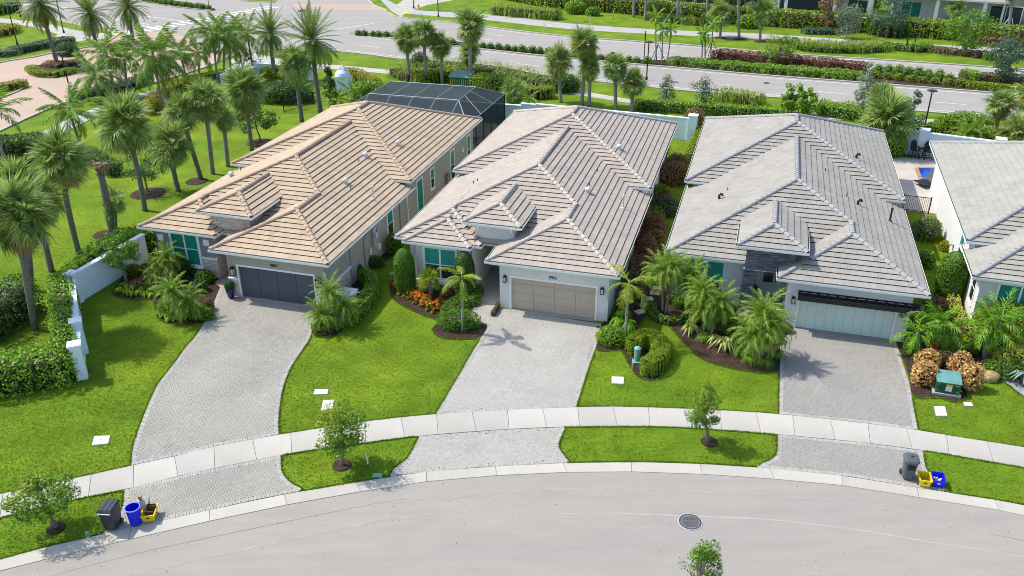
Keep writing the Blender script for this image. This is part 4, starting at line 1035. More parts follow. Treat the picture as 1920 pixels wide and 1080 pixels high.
wf = FRONT(0,.6); window(H4, wf, 1.5, 3.6, .75, 2.65, ('dark_glass','teal_glass'), mull=2, rail=1.45, out=.06, trim=.14)
lf = LEFT(.55,0); window(H4, lf, -2.3, -1.5, .9, 2.5, ('dark_glass','dark_glass'), rail=1.7)
lb = LEFT(.6,0); window(H4, lb, -7.8, -6.8, .8, 2.6, ('dark_glass','teal_glass'), rail=1.7, out=.06)
MB().lathe([(.02,1.0),(.22,1.0),(.22,1.1),(.02,1.1)],(.5,9.6),12).build('hose_reel','grey_metal',H4)
downspout(H4, lb, -5.2, 3.5, 'gutter')

# ================================================================ PALMS
def frond_feather(L, n, ll, droop, mat, ang=55, hang=.35, w_=.045, tipdroop=.35, fore=.1, jit=.06, seed=1, vary=.25, vee=0.0):
    r = np.random.default_rng(seed); Q = []
    def ra(t): return -droop*t**1.4
    ts = np.linspace(0,1,14); pts = [np.zeros(3)]
    for a, b in zip(ts, ts[1:]):
        m_ = ra((a+b)/2); pts.append(pts[-1]+np.array([math.cos(m_),0,math.sin(m_)])*L*(b-a))
    pts = np.array(pts)
    def pos(t): return np.array([np.interp(t, ts, pts[:,k]) for k in range(3)])
    for i in range(len(ts)-1):
        w0, w1 = .030*(1-ts[i])+.006, .030*(1-ts[i+1])+.006; y = np.array([0,1,0]); z = np.array([0,0,1])
        Q += [[pts[i]-y*w0,pts[i]+z*w0*.8,pts[i+1]+z*w1*.8,pts[i+1]-y*w1],[pts[i]+z*w0*.8,pts[i]+y*w0,pts[i+1]+y*w1,pts[i+1]+z*w1*.8]]
    for i in range(n):
        t = fore+(1-fore)*(i+.5)/n; p = pos(t); a = ra(t); rd = np.array([math.cos(a),0,math.sin(a)]); up = np.array([-math.sin(a),0,math.cos(a)])
        prof = (math.sin(math.pi*min(1,(t*.80+.16)))**.7); l = ll*prof*r.uniform(1-vary,1+vary*.4)
        for s in (-1,1):
            th = R(ang*(1-.45*t))+r.normal(0,jit); h_ = hang-vee+r.normal(0,jit*1.6)
            d = rd*math.cos(th)+np.array([0,s,0])*math.sin(th)*math.cos(h_)-up*math.sin(th)*math.sin(h_)
            d2 = d-np.array([0,0,1])*tipdroop*r.uniform(.6,1.4); d2 /= np.linalg.norm(d2)
            m_ = p+d*l*.5; e = m_+d2*l*.5; q = rd*w_*.5
            Q += [[p-q*.6,p+q*.6,m_+q,m_-q],[m_-q,m_+q,e+q*.15,e-q*.15]]
    return qmesh('frond', np.array(Q), mat)
def frond_fan(R_, pet, n, mat, droop=.5, seed=1, spread=105, w_=.07, fold=.25, ragged=.12):
    r = np.random.default_rng(seed); Q = []
    P0 = np.array([0,0,0.]); c = np.array([pet,0,-pet*.10]); y = np.array([0,1,0.])
    Q.append([P0-y*.03,P0+y*.03,c+y*.018,c-y*.018]); Q.append([P0+[0,0,.03],P0,c,c+[0,0,.02]])
    for i in range(n):
        k = (i+.5)/n*2-1; th = R(spread)*k; l = R_*(1-.22*abs(k)**2)*r.uniform(1-ragged,1.05)
        d = np.array([math.cos(th), math.sin(th), fold*abs(k)-.05+r.normal(0,.05)]); d /= np.linalg.norm(d)
        perp = np.array([-math.sin(th),math.cos(th),r.normal(0,.35)]); perp /= np.linalg.norm(perp)
        cc = c+np.array([.10*R_*(1-abs(k)),0,0])
        a = cc+d*l*.55; dd = d-np.array([0,0,1])*droop*r.uniform(.5,1.5); dd /= np.linalg.norm(dd); e = a+dd*l*.5
        ww = w_*R_*.9; q = perp*ww*.5
        Q += [[cc-q*.25,cc+q*.25,a+q,a-q],[a-q,a+q,e+q*.12,e-q*.12]]
    return qmesh('frond', np.array(Q), mat)
FAN = {}
for m_ in ('sabal','sabal_y','dead','lime_frond','adonidia'):
    FAN[m_] = [frond_fan(1.08, .6, 30, m_, droop=dr, seed=i) for i, dr in enumerate((.25,.5,.8,1.1))]
def FE_(key, *a, **k): FAN[key] = [frond_feather(*a, droop=d, seed=i+3, **k) for i, d in enumerate(k.pop('droops'))]
def feath(key, L, n, ll, droops, mat, **k): FAN[key] = [frond_feather(L, n, ll, d, mat, seed=i+3, **k) for i, d in enumerate(droops)]
feath('royal', 2.6, 36, .72, (.5,.9,1.3,1.7), 'royal', w_=.075, hang=.45, tipdroop=.55, jit=.14)
feath('royal_y', 2.6, 30, .62, (.9,1.2,1.5,1.8), 'royal_y', w_=.075, hang=.6, tipdroop=.6)
feath('date', 2.6, 44, .42, (.3,.6,1.0,1.5), 'date', w_=.05, hang=.15, tipdroop=.15)
feath('date_y', 2.6, 44, .42, (.6,.9,1.2,1.6), 'date_y', w_=.05, hang=.2, tipdroop=.2)
feath('pygmy', 1.25, 36, .27, (1.2,1.7,2.1,2.5), 'pygmy', w_=.020, hang=.15, tipdroop=.6, ang=52, jit=.22, vary=.4)
feath('lime', 1.9, 36, .50, (1.2,1.7,2.2,2.6), 'lime_frond', w_=.045, hang=.1, tipdroop=.4, ang=60, jit=.15)
feath('foxtail', 1.5, 30, .38, (.9,1.3,1.6,1.9), 'lime_frond', w_=.045, hang=.2, tipdroop=.3, ang=60)
feath('adonidia', 1.5, 30, .50, (.7,1.2,1.7,2.1), 'adonidia', w_=.045, hang=.4, tipdroop=.6, ang=56, jit=.18, vary=.35)
feath('adonidia_far', 1.4, 16, .46, (.5,.9,1.3,1.8), 'adonidia', w_=.10, hang=.45, tipdroop=.55)
NP = [0]
def trunk_mesh(base, top, r0, r1, mat, parent, bend=.0, rings=12, bulge=0, seed=0, name='trunk', knob=.06):
    rr = random.Random(seed); b = Vector(base); t = Vector(top); pts = []; rad = []
    side = Vector((rr.uniform(-1,1), rr.uniform(-1,1), 0))*bend
    for i in range(rings+1):
        k = i/rings; pts.append(b+(t-b)*k+side*math.sin(k*math.pi)); rad.append((r0+(r1-r0)*k)*(1+rr.uniform(-knob,knob))*(1+bulge*max(0,1-k*6)))
    return MB().tube(pts, rad, 9).build(name, mat, parent, smooth=True)
def crown(t, top, key, n, scale, elo, ehi, seed, name='frond', az0=None, jel=10, roll=.35):
    rr = random.Random(seed); az0 = rr.uniform(0,6.28) if az0 is None else az0; vs = FAN[key]
    for i in range(n):
        k = (i+.5)/n; el = R(ehi+(elo-ehi)*k**.85+rr.uniform(-jel,jel)); az = az0+i*2.39996+rr.uniform(-.2,.2)
        me = vs[min(len(vs)-1, int(k*len(vs)))]; s = scale*rr.uniform(.86,1.1)*(rr.uniform(.78,1.04) if roll > .5 else 1)
        mt = Matrix.Translation(Vector(top)+Vector((rr.uniform(-.05,.05),rr.uniform(-.05,.05),-.28*k*scale))) @ Matrix.Rotation(az,4,'Z') @ Matrix.Rotation(-el,4,'Y') @ Matrix.Rotation(rr.uniform(-roll,roll),4,'X') @ Matrix.Scale(s,4)
        inst(name, me, t, mt)
def boots(t, top, r, n, seed, L=.9):
    rr = random.Random(seed); mb = MB()
    for i in range(n):
        a = i*2.4; z = -.1-L*i/n; d = Vector((math.cos(a),math.sin(a),0)); p = Vector(top)+Vector((0,0,z))+d*r*.8
        e = p+d*.16+Vector((0,0,.22)); s_ = Vector((-d.y,d.x,0))*.06
        mb.add([p-s_,p+s_,e+s_*.5,e-s_*.5,p-s_+d*.04-Vector((0,0,.05)),p+s_+d*.04-Vector((0,0,.05)),e+s_*.5+d*.03,e-s_*.5+d*.03],[(0,1,2,3),(7,6,5,4),(0,4,5,1),(3,2,6,7),(0,3,7,4),(1,5,6,2)])
    mb.build('leaf_boots','boots',t)
def sabal(bp, cp_, label, scale=1.0, n=34, dead=3, yellow=0, boot=True, r0=.19, r1=.17, mat='trunk', group='fan palms', elo=-58, ehi=82, base=None, bend=.15, trunkmat=None):
    NP[0] += 1; s = NP[0]; b = base or G(*bp); c = V(*cp_, b); c = Vector((c.x,c.y,c.z))-b
    t = T('palm_tree', label, 'palm tree', b, 0, group)
    top = c-Vector((0,0,.05)); trunk_mesh((0,0,-.1), top, r0, r1, trunkmat or mat, t, bend, seed=s)
    crown(t, top, 'sabal', int(n*1.3), scale, elo, ehi, s, jel=26, roll=.95)
    if yellow: crown(t, top, 'sabal_y', yellow, scale*.95, -30, 20, s+50, 'yellow_frond')
    if dead: crown(t, top-Vector((0,0,.25)), 'dead', int(dead*1.6), scale*.85, -80, -48, s+90, 'dry_frond')
    if boot: boots(t, top, r1, 16, s)
    return t
def royal(bp, cp_, label, key='royal', scale=1.0, n=13, group='feather palms along the entrance path', r0=.14, r1=.10, shaft=.9, mat='trunk_pale', elo=-25, ehi=72, base=None, yellow=0):
    NP[0] += 1; s = NP[0]; b = base or G(*bp); c = V(*cp_, b)-b
    t = T('palm_tree', label, 'palm tree', b, 0, group); top = c
    trunk_mesh((0,0,-.1), top-Vector((0,0,shaft*.6)), r0, r1, mat, t, .12, seed=s, bulge=.25)
    if shaft: trunk_mesh(top-Vector((0,0,shaft*.62)), top+Vector((0,0,.15)), r1*1.15, r1*.5, 'trunk_green', t, 0, rings=5, seed=s, name='crownshaft', knob=0)
    crown(t, top, key, n, scale, elo, ehi, s)
    if yellow: crown(t, top, key+'_y', yellow, scale, -40, -10, s+30, 'yellow_frond')
    return t
def datep(bp, cp_, label, scale=1.0, n=60, yellow=0, group='date palms by the road', base=None):
    NP[0] += 1; s = NP[0]; b = base or G(*bp); c = V(*cp_, b)-b
    t = T('palm_tree', label, 'palm tree', b, 0, group); trunk_mesh((0,0,-.1), c, .26, .2, 'trunk', t, .15, seed=s)
    crown(t, c, 'date', n, scale, -50, 84, s)
    if yellow: crown(t, c, 'date_y', yellow, scale, -55, -10, s+20, 'yellow_frond')
    boots(t, c, .2, 14, s, .7); return t
SG = 'fan palms on the lawn beside the first house'
sabal((66,618),(30,395), 'tall fan palm with yellowing fronds rising behind the leafy white garden wall', 1.35, 44, 6, 4, group=SG)
sabal((57,545),(28,345), 'fan palm trunk just behind the tallest yellowing palm, dark lower trunk', 1.15, 34, 5, 0, group=SG)
sabal((97,509),(70,372), 'fan palm with short thin trunk leaning between the two thick trunks', 1.1, 34, 2, 1, group=SG)
sabal((148,475),(112,290), 'fan palm with a thick grey trunk and brown skirt left of the headless trunk', 1.25, 42, 7, 0, group=SG)
sabal((216,428),(213,372), 'low young fan palm braced by a stake beside the headless trunk', .65, 18, 0, 0, False, .11, .1, group=SG)
sabal((272,395),(233,226), 'big fan palm with long bare trunk standing by a round mulch ring', 1.45, 46, 3, 0, group=SG)
sabal((335,358),(318,268), 'low dense fan palm with drooping fronds above the edge of the tan roof', 1.25, 40, 0, 0, group=SG)
sabal((378,337),(338,205), 'fan palm half hidden behind its neighbours, yellow green crown', 1.05, 34, 6, 1, group=SG)
sabal((399,326),(384,180), 'tall fan palm with pale shaggy trunk top in the middle of the lawn row', 1.25, 38, 5, 0, group=SG, trunkmat='trunk_pale')
sabal((427,312),(417,215), 'short fan palm with rough shredded trunk and a leaning stake', .8, 24, 3, 0, group=SG, trunkmat='trunk_pale')
sabal((472,282),(459,165), 'round fan palm with orange brown leaf bases over the far end of the roof', 1.35, 46, 5, 0, group=SG)
sabal((566,228),(552,118), 'fan palm with thick dark trunk in front of the black fence', 1.25, 44, 2, 0, group=SG, r0=.24)
datep((601,211),(584,72), 'tall date palm with a long slim trunk behind the roof ridge', 1.3, 64, 0, 'date palms at the plaza')
datep((517,152),(507,58), 'date palm with arching crown beside the white plaza', 1.15, 60, 0, 'date palms at the plaza')
datep((108,123),(73,5), 'date palm with yellow lower fronds growing from the island hedge', 1.3, 60, 12)
datep((181,84),(166,22), 'date palm with dark boots on the corner by the curb ramp', 1.3, 66, 0)
datep((249,78),(239,10), 'date palm with dense drooping crown near the crosswalk', 1.3, 66, 0)
t = T('dead_palm', 'dead headless palm trunk with ivy climbing its lower half', 'palm trunk', G(211,436)); c = V(184,306,G(211,436))-G(211,436)
trunk_mesh((0,0,-.1), c, .26, .22, 'trunk', t, .1, seed=5); crown(t, c, 'dead', 9, .35, -70, 30, 5, 'dry_frond'); boots(t, c, .2, 14, 3, .9)
P, N = blob_pts(500, .34, .34, 1.5, 4, shell=.9, bottom=-1); inst('ivy', qmesh('ivy', leaves(P, N, .14), 'leaf_ivy'), t).location = (.05,0,1.3)
RP = [((153,277),(130,203),'feather palm with low arching fronds at the near end of the white path',1.05,13,2),
 ((188,196),(177,138),'slender feather palm with wide arching fronds behind the street lamp',1.1,13,3),
 ((214,182),(199,98),'tall feather palm crown overlapping the drive island',1.2,15,0),
 ((241,177),(233,112),'feather palm beside the lavender bed, small crown',1.0,13,0),
 ((303,206),(286,100),'biggest feather palm of a close pair, upright fronds over the white path',1.35,17,0),
 ((310,203),(300,118),'lower feather palm of the close pair beside the yellow hedge',1.15,13,3),
 ((351,158),(335,92),'thin feather palm at the bend of the white path',1.0,13,2),
 ((373,150),(371,98),'short feather palm next to the bend in the path',.95,13,0),
 ((408,155),(397,62),'feather palm with yellow tipped fronds before the crossing',1.15,15,3),
 ((418,151),(419,62),'feather palm in the densest clump with crossing fronds',1.15,15,0),
 ((433,134),(431,78),'feather palm with pale green trunk and golden flower spike',1.0,14,2),
 ((475,131),(463,60),'feather palm nearest the plaza with dark glossy fronds',1.15,16,0)]
for b_, c_, lb, s_, n_, y_ in RP: royal(b_, c_, lb, 'royal', s_*1.12, n_+3, yellow=y_)
royal((12,318),(-14,205), 'feather palm cut off by the photo edge beside the dark hedge', 'royal', 1.2, 12)
MG = 'fan palms along the path behind the pool cage'
mid = [((769,153),(763,70),'fan palm with a hanging brown frond, outermost behind the pool cage',1.15,2,5),((800,157),(795,58),'fan palm with ragged dark trunk close beside the palm with hanging brown frond',1.1,2,3),((829,158),(827,82),'shorter pale trunked fan palm next to the green transformer',1.0,1,2),
 ((882,162),(881,45),'tallest fan palm behind the pool cage with pale speckled trunk',1.3,2,3),((874,146),(880,95),'fan palm hidden behind the tallest one, dark drooping fronds',1.05,4,2),
 ((1052,192),(1047,112),'thick trunked fan palm with tan dead fronds behind the middle roof',1.15,6,2),((1091,197),(1096,80),'tall slim fan palm behind the middle roof with yellow tuft',1.2,2,5),((1104,199),(1107,122),'fan palm with dark lower trunk and hanging fronds, behind the slim tall one',.9,3,2),
 ((1155,208),(1154,123),'fan palm with straight grey trunk right of the dark trunked one',1.0,2,1),((1184,212),(1188,152),'short yellowish fan palm in front of the boulevard lamp',1.0,1,9)]
for b_, c_, lb, s_, d_, y_ in mid: sabal(b_, c_, lb, s_, 34, d_, y_, group=MG, trunkmat='trunk_pale', bend=.08)
sabal((965,219),(963,168), 'small bluish fan palm behind the white back wall', .95, 26, 3, 0, group=MG)
royal((994,205),(992,182), 'small palm with grey green crown beside the back wall', 'royal', .6, 10, group=MG)
sabal((1652,232),(1653,182), 'stiff dark fan palm behind the silvery tree', 1.05, 36, 0, 0, False, group='fan palms by the back walls')
sabal((1658,285),(1662,225), 'broad pale fan palm with drooping crown touching the third roof', 1.75, 60, 0, 0, False, group='fan palms by the back walls', elo=-70)
sabal((1868,256),(1880,192), 'fan palm with twisted brown trunk behind the sage roof', 1.0, 34, 3, 2, group='fan palms by the back walls', bend=.25)
sabal((1906,272),(1905,244), 'low spreading fan palm behind the sage roof', 1.2, 34, 2, 6, group='fan palms by the back walls')
sabal((1945,240),(1935,175), 'fan palm at the photo edge with only its frond tips in view', 1.1, 26, 2, 4, group='fan palms by the back walls')
FG = 'palms in front of the far hedge'
for b_, c_, lb, s_ in (((1350,70),(1352,22),'fan palm with smooth trunk standing on the grey path edge',1.3),((1425,76),(1432,18),'fan palm with crossed boots right of the bare tall trunk',1.25)): sabal(b_, c_, lb, s_, 36, 1, 1, group=FG, trunkmat='trunk_pale')
for b_, c_, lb in (((1386,72),(1384,-40),'tall palm trunk with its crown above the photo edge, on the grey path'),((1326,42),(1328,-60),'tall palm trunk by the far hedge, left of the path palms'),((1303,32),(1304,-60),'tall pale trunk against the far hedge'),((1188,32),(1190,-60),'tall palm trunk, first one along the far hedge'),((1210,38),(1212,-60),'tall palm trunk with a mulch ring before the far hedge'),((1242,24),(1243,-60),'slim tall trunk close against the far hedge'),((1270,44),(1272,-55),'tall palm trunk held up by slanting wooden braces')):
    t = sabal(b_, c_, lb, 1.2, 24, 0, 0, False, .2, .17, group=FG, trunkmat='trunk_pale', bend=.05)
    if 'braces' in lb: MB().tube([(-2.2,0,0),(-.1,0,3.0)],.05,6).tube([(.8,.6,0),(.08,0,3.0)],.05,6).build('brace','grey_pvc',t)
for b_, c_, lb in (((1789,60),(1796,14),'curved palm with shaggy trunk and timber braces before the patio'),((1887,70),(1900,-25),'leaning palm with timber braces at the far corner patio')):
    t = sabal(b_, c_, lb, 1.1, 26, 4, 0, True, .2, .18, group=FG, trunkmat='trunk_pale', bend=.3)
    for a in (-2.0,.9): MB().tube([(a,-.4,0),(a*.15,0,2.6)],.06,6).build('brace','grey_pvc',t)
sabal((1885,42),(1882,18), 'bushy low fan palm beside the patio column', 1.15, 26, 2, 0, group=FG)
AG = 'slim feather palms on the planted median'
for b_, c_, lb, br in (((1231,116),(1230,28),'slim median palm with timber tripod, tallest of the near trio',1),((1241,117),(1243,55),'slim median palm in the middle of the near trio',0),((1249,118),(1258,52),'slim median palm leaning outward from the near trio',0),((1316,112),(1318,66),'short slim median palm in the trio by the red shrubs',0),((1322,113),(1323,60),'thin straight median palm in the trio by the red shrubs',0),((1332,107),(1338,42),'slim leaning median palm with braces near the red shrubs',1)):
    t = royal(b_, c_, lb, 'adonidia_far', .95, 11, group=AG, r0=.09, r1=.07, shaft=.5, mat='trunk_pale')
    if br:
        for a in range(3): MB().tube([(1.1*math.cos(a*2.1),1.1*math.sin(a*2.1),0),(.05,0,2.2)],.04,6).build('brace','bronze',t)
# garden palms at the front of the houses
def multi(name, label, trunks, key, scale, n, group, r=.06, mat='trunk', elo=None, ehi=84, base=None, shaft=0):
    elo = (0 if key == 'pygmy' else -45) if elo is None else elo
    NP[0] += 1; b = G(*trunks[0][0]); t = T(name, label, 'palm tree', b, 0, group)
    for j, (bp, c_) in enumerate(trunks):
        bb = G(*bp); c = V(*c_, bb)-b; trunk_mesh(bb-b-Vector((0,0,.05)), c-Vector((0,0,shaft*.5)), r*1.25, r, mat, t, .05, rings=8, seed=NP[0]*7+j)
        if shaft: trunk_mesh(c-Vector((0,0,shaft*.55)), c+Vector((0,0,.1)), r*1.1, r*.5, 'trunk_green', t, 0, rings=4, seed=j, name='crownshaft', knob=0)
        crown(t, c, key, n, scale, elo, ehi, NP[0]*13+j)
    return t
PG = 'feathery dwarf palms in the front garden beds'
multi('palm_tree','bright dwarf palm with arching fronds beside the driveway edge of the first house',[((330,600),(322,545)),((338,598),(350,565))],'pygmy',1.15,44,PG)
multi('palm_tree','pale dwarf palm reaching up to the window of the grey house',[((318,528),(313,482)),((310,532),(300,500))],'pygmy',1.05,42,PG)
multi('palm_tree','dark small dwarf palm between the wall and the larger pale one',[((292,540),(287,518))],'pygmy',.8,36,PG)
multi('palm_tree','triple dwarf palm at the corner of the dark grey garage door',[((616,612),(617,548)),((608,618),(603,588)),((632,612),(645,575))],'pygmy',1.08,42,PG)
multi('palm_tree','dwarf palm beside the stepping stones with brown stems',[((1243,588),(1240,508)),((1248,590),(1262,500))],'pygmy',1.2,44,PG)
multi('palm_tree','dwarf palm against the white house wall, partly behind the others',[((1290,590),(1287,525)),((1283,585),(1300,510))],'pygmy',1.05,40,PG)
multi('palm_tree','spreading dwarf palm in the middle of the third house bed',[((1325,622),(1318,545)),((1332,628),(1350,568)),((1320,626),(1322,580))],'pygmy',1.2,44,PG)
multi('palm_tree','big yellow green dwarf palm next to the grey driveway',[((1432,672),(1432,585)),((1425,676),(1415,625)),((1440,674),(1447,612))],'pygmy',1.35,48,PG)
multi('palm_tree','short fan palm with light green fronds in the orange croton bed',[((807,562),(805,525))],'lime_frond',.52,16,'single palms in the second house garden',.10,'trunk',-10,80)
multi('palm_tree','slim pale palm with four yellow green fronds in the clipped shrub circle',[((866,622),(866,516))],'foxtail',.95,8,'single palms in the second house garden',.055,'trunk_pale',-10,40,shaft=.7)
multi('palm_tree','slender palm with golden drooping fronds beside the tan garage door',[((1173,640),(1180,528))],'lime',1.0,8,'single palms in the second house garden',.065,'trunk_pale',-25,45,shaft=.8)
multi('palm_tree','glossy triple trunk palm behind the copper shrubs',[((1724,668),(1722,622)),((1740,665),(1760,600)),((1748,664),(1772,615))],'adonidia',1.0,15,'glossy multi trunk palms',.07,'trunk_pale',-30,80,shaft=.3)
multi('palm_tree','glossy twin trunk palm leaning over the lime hedge',[((1846,672),(1858,610)),((1851,671),(1878,595))],'adonidia',1.15,15,'glossy multi trunk palms',.11,'trunk_pale',-30,80,shaft=.3)
multi('palm_tree','small palm by the black side fence, behind the second house',[((1248,300),(1252,282))],'pygmy',1.1,18,'small back garden palms')
multi('palm_tree','feathery palm over the back wall by the sage roof',[((1830,268),(1828,248)),((1815,266),(1812,250))],'pygmy',1.6,26,'small back garden palms')
multi('palm_tree','dark feather palm clump beside the pool cage corner',[((660,190),(658,170)),((675,185),(676,172))],'royal',.6,12,'small back garden palms')
multi('palm_tree','lime palm clump beside the white sign pillar',[((630,200),(632,185))],'adonidia',1.0,14,'small back garden palms')
multi('palm_tree','dark feather palm behind the white pump pipes',[((560,185),(562,168))],'royal',.8,14,'small back garden palms')

# ================================================================ TREES
def tree(bp, c_, rx, rz, mat, label, n=2600, size=.13, name='tree', cat='tree', group=None, clumps=26, ry=None, r0=.07, hue2=None, base=None, limb=7, sparse=.38, trunk='bark', asp=.55, brace=False, conic=0):
    NP[0] += 1; r = np.random.default_rng(NP[0]*17); b = base or G(*bp); c = V(*c_, b)-b; ry = ry or rx
    t = T(name, label, cat, b, 0, group); c = np.array(c)
    h0 = max(.4, c[2]-rz*.75)
    mb = MB(); top = c+np.array([0,0,rz*.75])
    pts = [Vector((0,0,-.05)), Vector(tuple(c*np.array([.35,.35,0])+[0,0,h0*.6])), Vector((c[0]*.8,c[1]*.8,h0)), Vector(tuple(c)), Vector(tuple(top))]
    mb.tube(pts, [r0*1.25,r0,r0*.85,r0*.5,r0*.12], 8); Q = []; NN = []
    for i in range(clumps):
        D = r.normal(0,1,3); D /= np.linalg.norm(D); k = r.uniform(.55,1)
        zrel = D[2]*k; taper = (1-conic*(zrel+1)/2)
        cc = c+np.array([rx*D[0]*k*taper, ry*D[1]*k*taper, rz*zrel]); m_ = max(24,int(n/clumps*r.uniform(.5,1.5)))
        cr = r.uniform(.28,.5)*min(rx,rz)*(1-.5*conic*(zrel+1)/2)
        g = r.normal(0,1,(m_,3)); g /= np.linalg.norm(g,axis=1,keepdims=True); g *= r.uniform(sparse,1,(m_,1))**.6
        Q.append(cc+g*cr*np.array([1,1,.8])); NN.append(g+np.array([0,0,.5])+ .6*D)
        if i < limb*2:
            s_ = np.array(pts[2])*(1-i/(limb*2.))+np.array(pts[3])*(i/(limb*2.)); mb.tube([Vector(tuple(s_)), Vector(tuple((s_+cc)/2+[0,0,.06*rz])), Vector(tuple(cc))], [r0*.42,r0*.28,r0*.1], 5)
    mb.build('trunk', trunk, t)
    P = np.concatenate(Q); N = np.concatenate(NN); k = int(len(P)*(.22 if hue2 else 0)); 
    if hue2:
        o = np.argsort(-(P[:,2]-.6*P[:,0]+r.normal(0,rz*.45,len(P)))); inst('young_leaves', qmesh('young_leaves', leaves(P[o[:k]],N[o[:k]],size,asp), hue2), t); P, N = P[o[k:]], N[o[k:]]
    inst('crown', qmesh('crown', leaves(P,N,size,asp), mat), t)
    if brace:
        for a in range(3): MB().tube([(1.0*math.cos(a*2.1),1.0*math.sin(a*2.1),0),(.03,0,h0*.8)],.035,6).build('brace','grey_pvc',t)
    return t
YG = 'young street trees in the verge'
tree((105,991),(80,930),1.25,.95,'leaf_oak','young spreading tree on the verge beside the black bin',5200,.115,group=YG,hue2='leaf_oaky',clumps=46)
tree((641,873),(640,803),.95,1.35,'leaf_oak','young maple like tree on the verge between the first two driveways',5000,.115,group=YG,hue2='leaf_oaky',clumps=40)
tree((1328,829),(1322,762),.68,1.15,'leaf_oak','narrow young tree with yellow top on the long verge',4600,.095,group=YG,hue2='leaf_oaky',clumps=34)
tree((1300,1145),(1313,1075),.75,1.35,'leaf_oak','young tree at the bottom edge of the photo with open branches over the street',3200,.095,group=YG,clumps=30)
for (px,py,rr_) in ((105,991,.36),(641,873,.42),(1330,829,.40)):
    S(MB().lathe([(rr_,0),(rr_*.95,.05),(rr_*.3,.075)], g2(px,py), 18).build('mulch_ring','mulch'))
tree((238,530),(222,470),1.15,.95,'leaf_green','small bushy tree with two trunks against the white garden wall',4200,.12,clumps=34,r0=.075,trunk='trunk_pale')
tree((277,360),(266,312),1.5,1.2,'leaf_dark','small dark tree in the mulch ring behind the fan palms',1800,.16,sparse=.3)
tree((490,268),(478,225),2.0,1.2,'leaf_dark','low dark spreading tree on the lawn by the round mulch bed',2600,.17)
tree((617,197),(617,158),1.0,2.1,'leaf_dark','narrow conical tree beside the white sign pillar',3000,.18,conic=.8,clumps=40)
tree((455,140),(452,112),2.2,1.6,'leaf_dark','wispy dark shrub like tree in front of the blue grey planter wall',1500,.18)
tree((1248,192),(1250,166),1.3,1.5,'leaf_silver','silvery shrub tree with bare top beyond the white back wall',1500,.16,conic=.6,r0=.05)
tree((1318,205),(1315,178),1.5,1.9,'leaf_blue','loose willow like tree before the boulevard',1700,.17,r0=.05,conic=.3)
tree((1617,222),(1624,165),1.3,2.4,'leaf_silver','silvery feathery tree with a white staked trunk',1800,.18,brace=True,conic=.4,trunk='white_pipe',r0=.06)
tree((1706,243),(1711,200),1.4,2.0,'leaf_blue','open blue green conifer beside the lamp post',1700,.19,conic=.7)
for i,(bx,by,cx,cy,lb) in enumerate(((1478,212,1478,187,'upright dense green shrub tree behind the third roof, left spire'),(1497,215,1500,186,'upright dense green shrub tree behind the third roof, tallest spire'),(1518,216,1518,192,'upright dense green shrub tree behind the third roof, right spire'))): tree((bx,by),(cx,cy),.85,1.5,'leaf_ivy',lb,1600,.22,name='shrub_tree',conic=.2)
tree((1460,124),(1463,88),2.0,1.7,'leaf_oak','round young tree in the median behind the red shrubs',2000,.22,hue2='leaf_oaky')
tree((1890,158),(1892,108),2.3,2.4,'leaf_blue','dense blue green tree on the median at the photo edge',4200,.24)
tree((1810,100),(1814,52),2.6,2.9,'leaf_oak','bright green tree with fine branches in front of the far hedge',3200,.28)
tree((1583,73),(1592,38),2.0,2.6,'leaf_silver','pale feathery tree on braces above the round grass bed',1700,.28,brace=True)
tree((1547,57),(1557,16),1.8,3.0,'leaf_maroon','dark bronze leaved tree against the far hedge',1500,.28)
tree((1660,65),(1670,22),2.8,2.8,'leaf_blue','slim trunked dark tree before the far patio house',2400,.30)
tree((1418,40),(1408,18),1.2,1.2,'leaf_silver','small pale shrub tree at the far white wall',600,.28)

# ================================================================ HEDGES AND SHRUBS
gw0, gw1, gw2, gw3 = G(147,567), G(157,664), G(155.5,710), G(278,487)
hedge([(gw0.x-.55,gw0.y-.2),(gw1.x-.75,gw1.y),(gw2.x-.75,gw2.y+.4)], 1.2, 2.0, 'leaf_ivy', label='thick leafy hedge growing over the back of the white garden wall', size=.15, world=True, rough=.16)
hedge([(gw2.x-.6,gw2.y+.2),(gw2.x-3.2,gw2.y-.9),(gw2.x-7.5,gw2.y-1.7)], 1.9, 1.75, 'leaf_ivy', label='bright leafy hedge turning away from the end pillar of the white wall', size=.16, world=True, rough=.18)
hedge([(-40,640),(15,610),(40,580)], 2.2, 2.0, 'leaf_dark', label='dark dense hedge behind the tallest leaning palm trunk', size=.16, rough=.2)
hedge([(gw0.x-.5,gw0.y+.5),(gw3.x-1.7,gw3.y-.1),(hw(1,-8.3,4)[0],hw(1,-8.3,4)[1])], .9, 1.9, 'leaf_ivy', label='ragged ivy hedge behind the white wall running up to the grey house', size=.15, world=True, rough=.28)
hedge([hw(1,-8.3,4)[:2],hw(1,-8.4,9)[:2],hw(1,-8.5,14)[:2],hw(1,-8.6,20)[:2]], .9, 1.9, 'leaf_ivy', label='ragged hedge along the long side of the grey house', size=.16, world=True, rough=.3)
hedge([(-30,306),(20,305),(77,297)], 2.0, 2.2, 'leaf_dark', label='tall dark clipped hedge at the end of the white path', size=.18)
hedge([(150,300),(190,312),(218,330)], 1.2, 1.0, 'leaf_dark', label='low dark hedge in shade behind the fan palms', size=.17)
hedge([(286,215),(300,190),(335,170),(380,155)], 1.5, 1.0, 'leaf_yellow', label='golden hedge beside the white path and feather palms', size=.17, rough=.2)
hedge([(385,158),(420,150)], .9, 1.2, 'leaf_ivy', label='clipped green hedge under the feather palm clump', size=.18)
hedge([(655,142),(690,158),(705,165)], 1.6, .9, 'leaf_yellow', label='golden shrub row by the white sign pillar', size=.2, rough=.2)
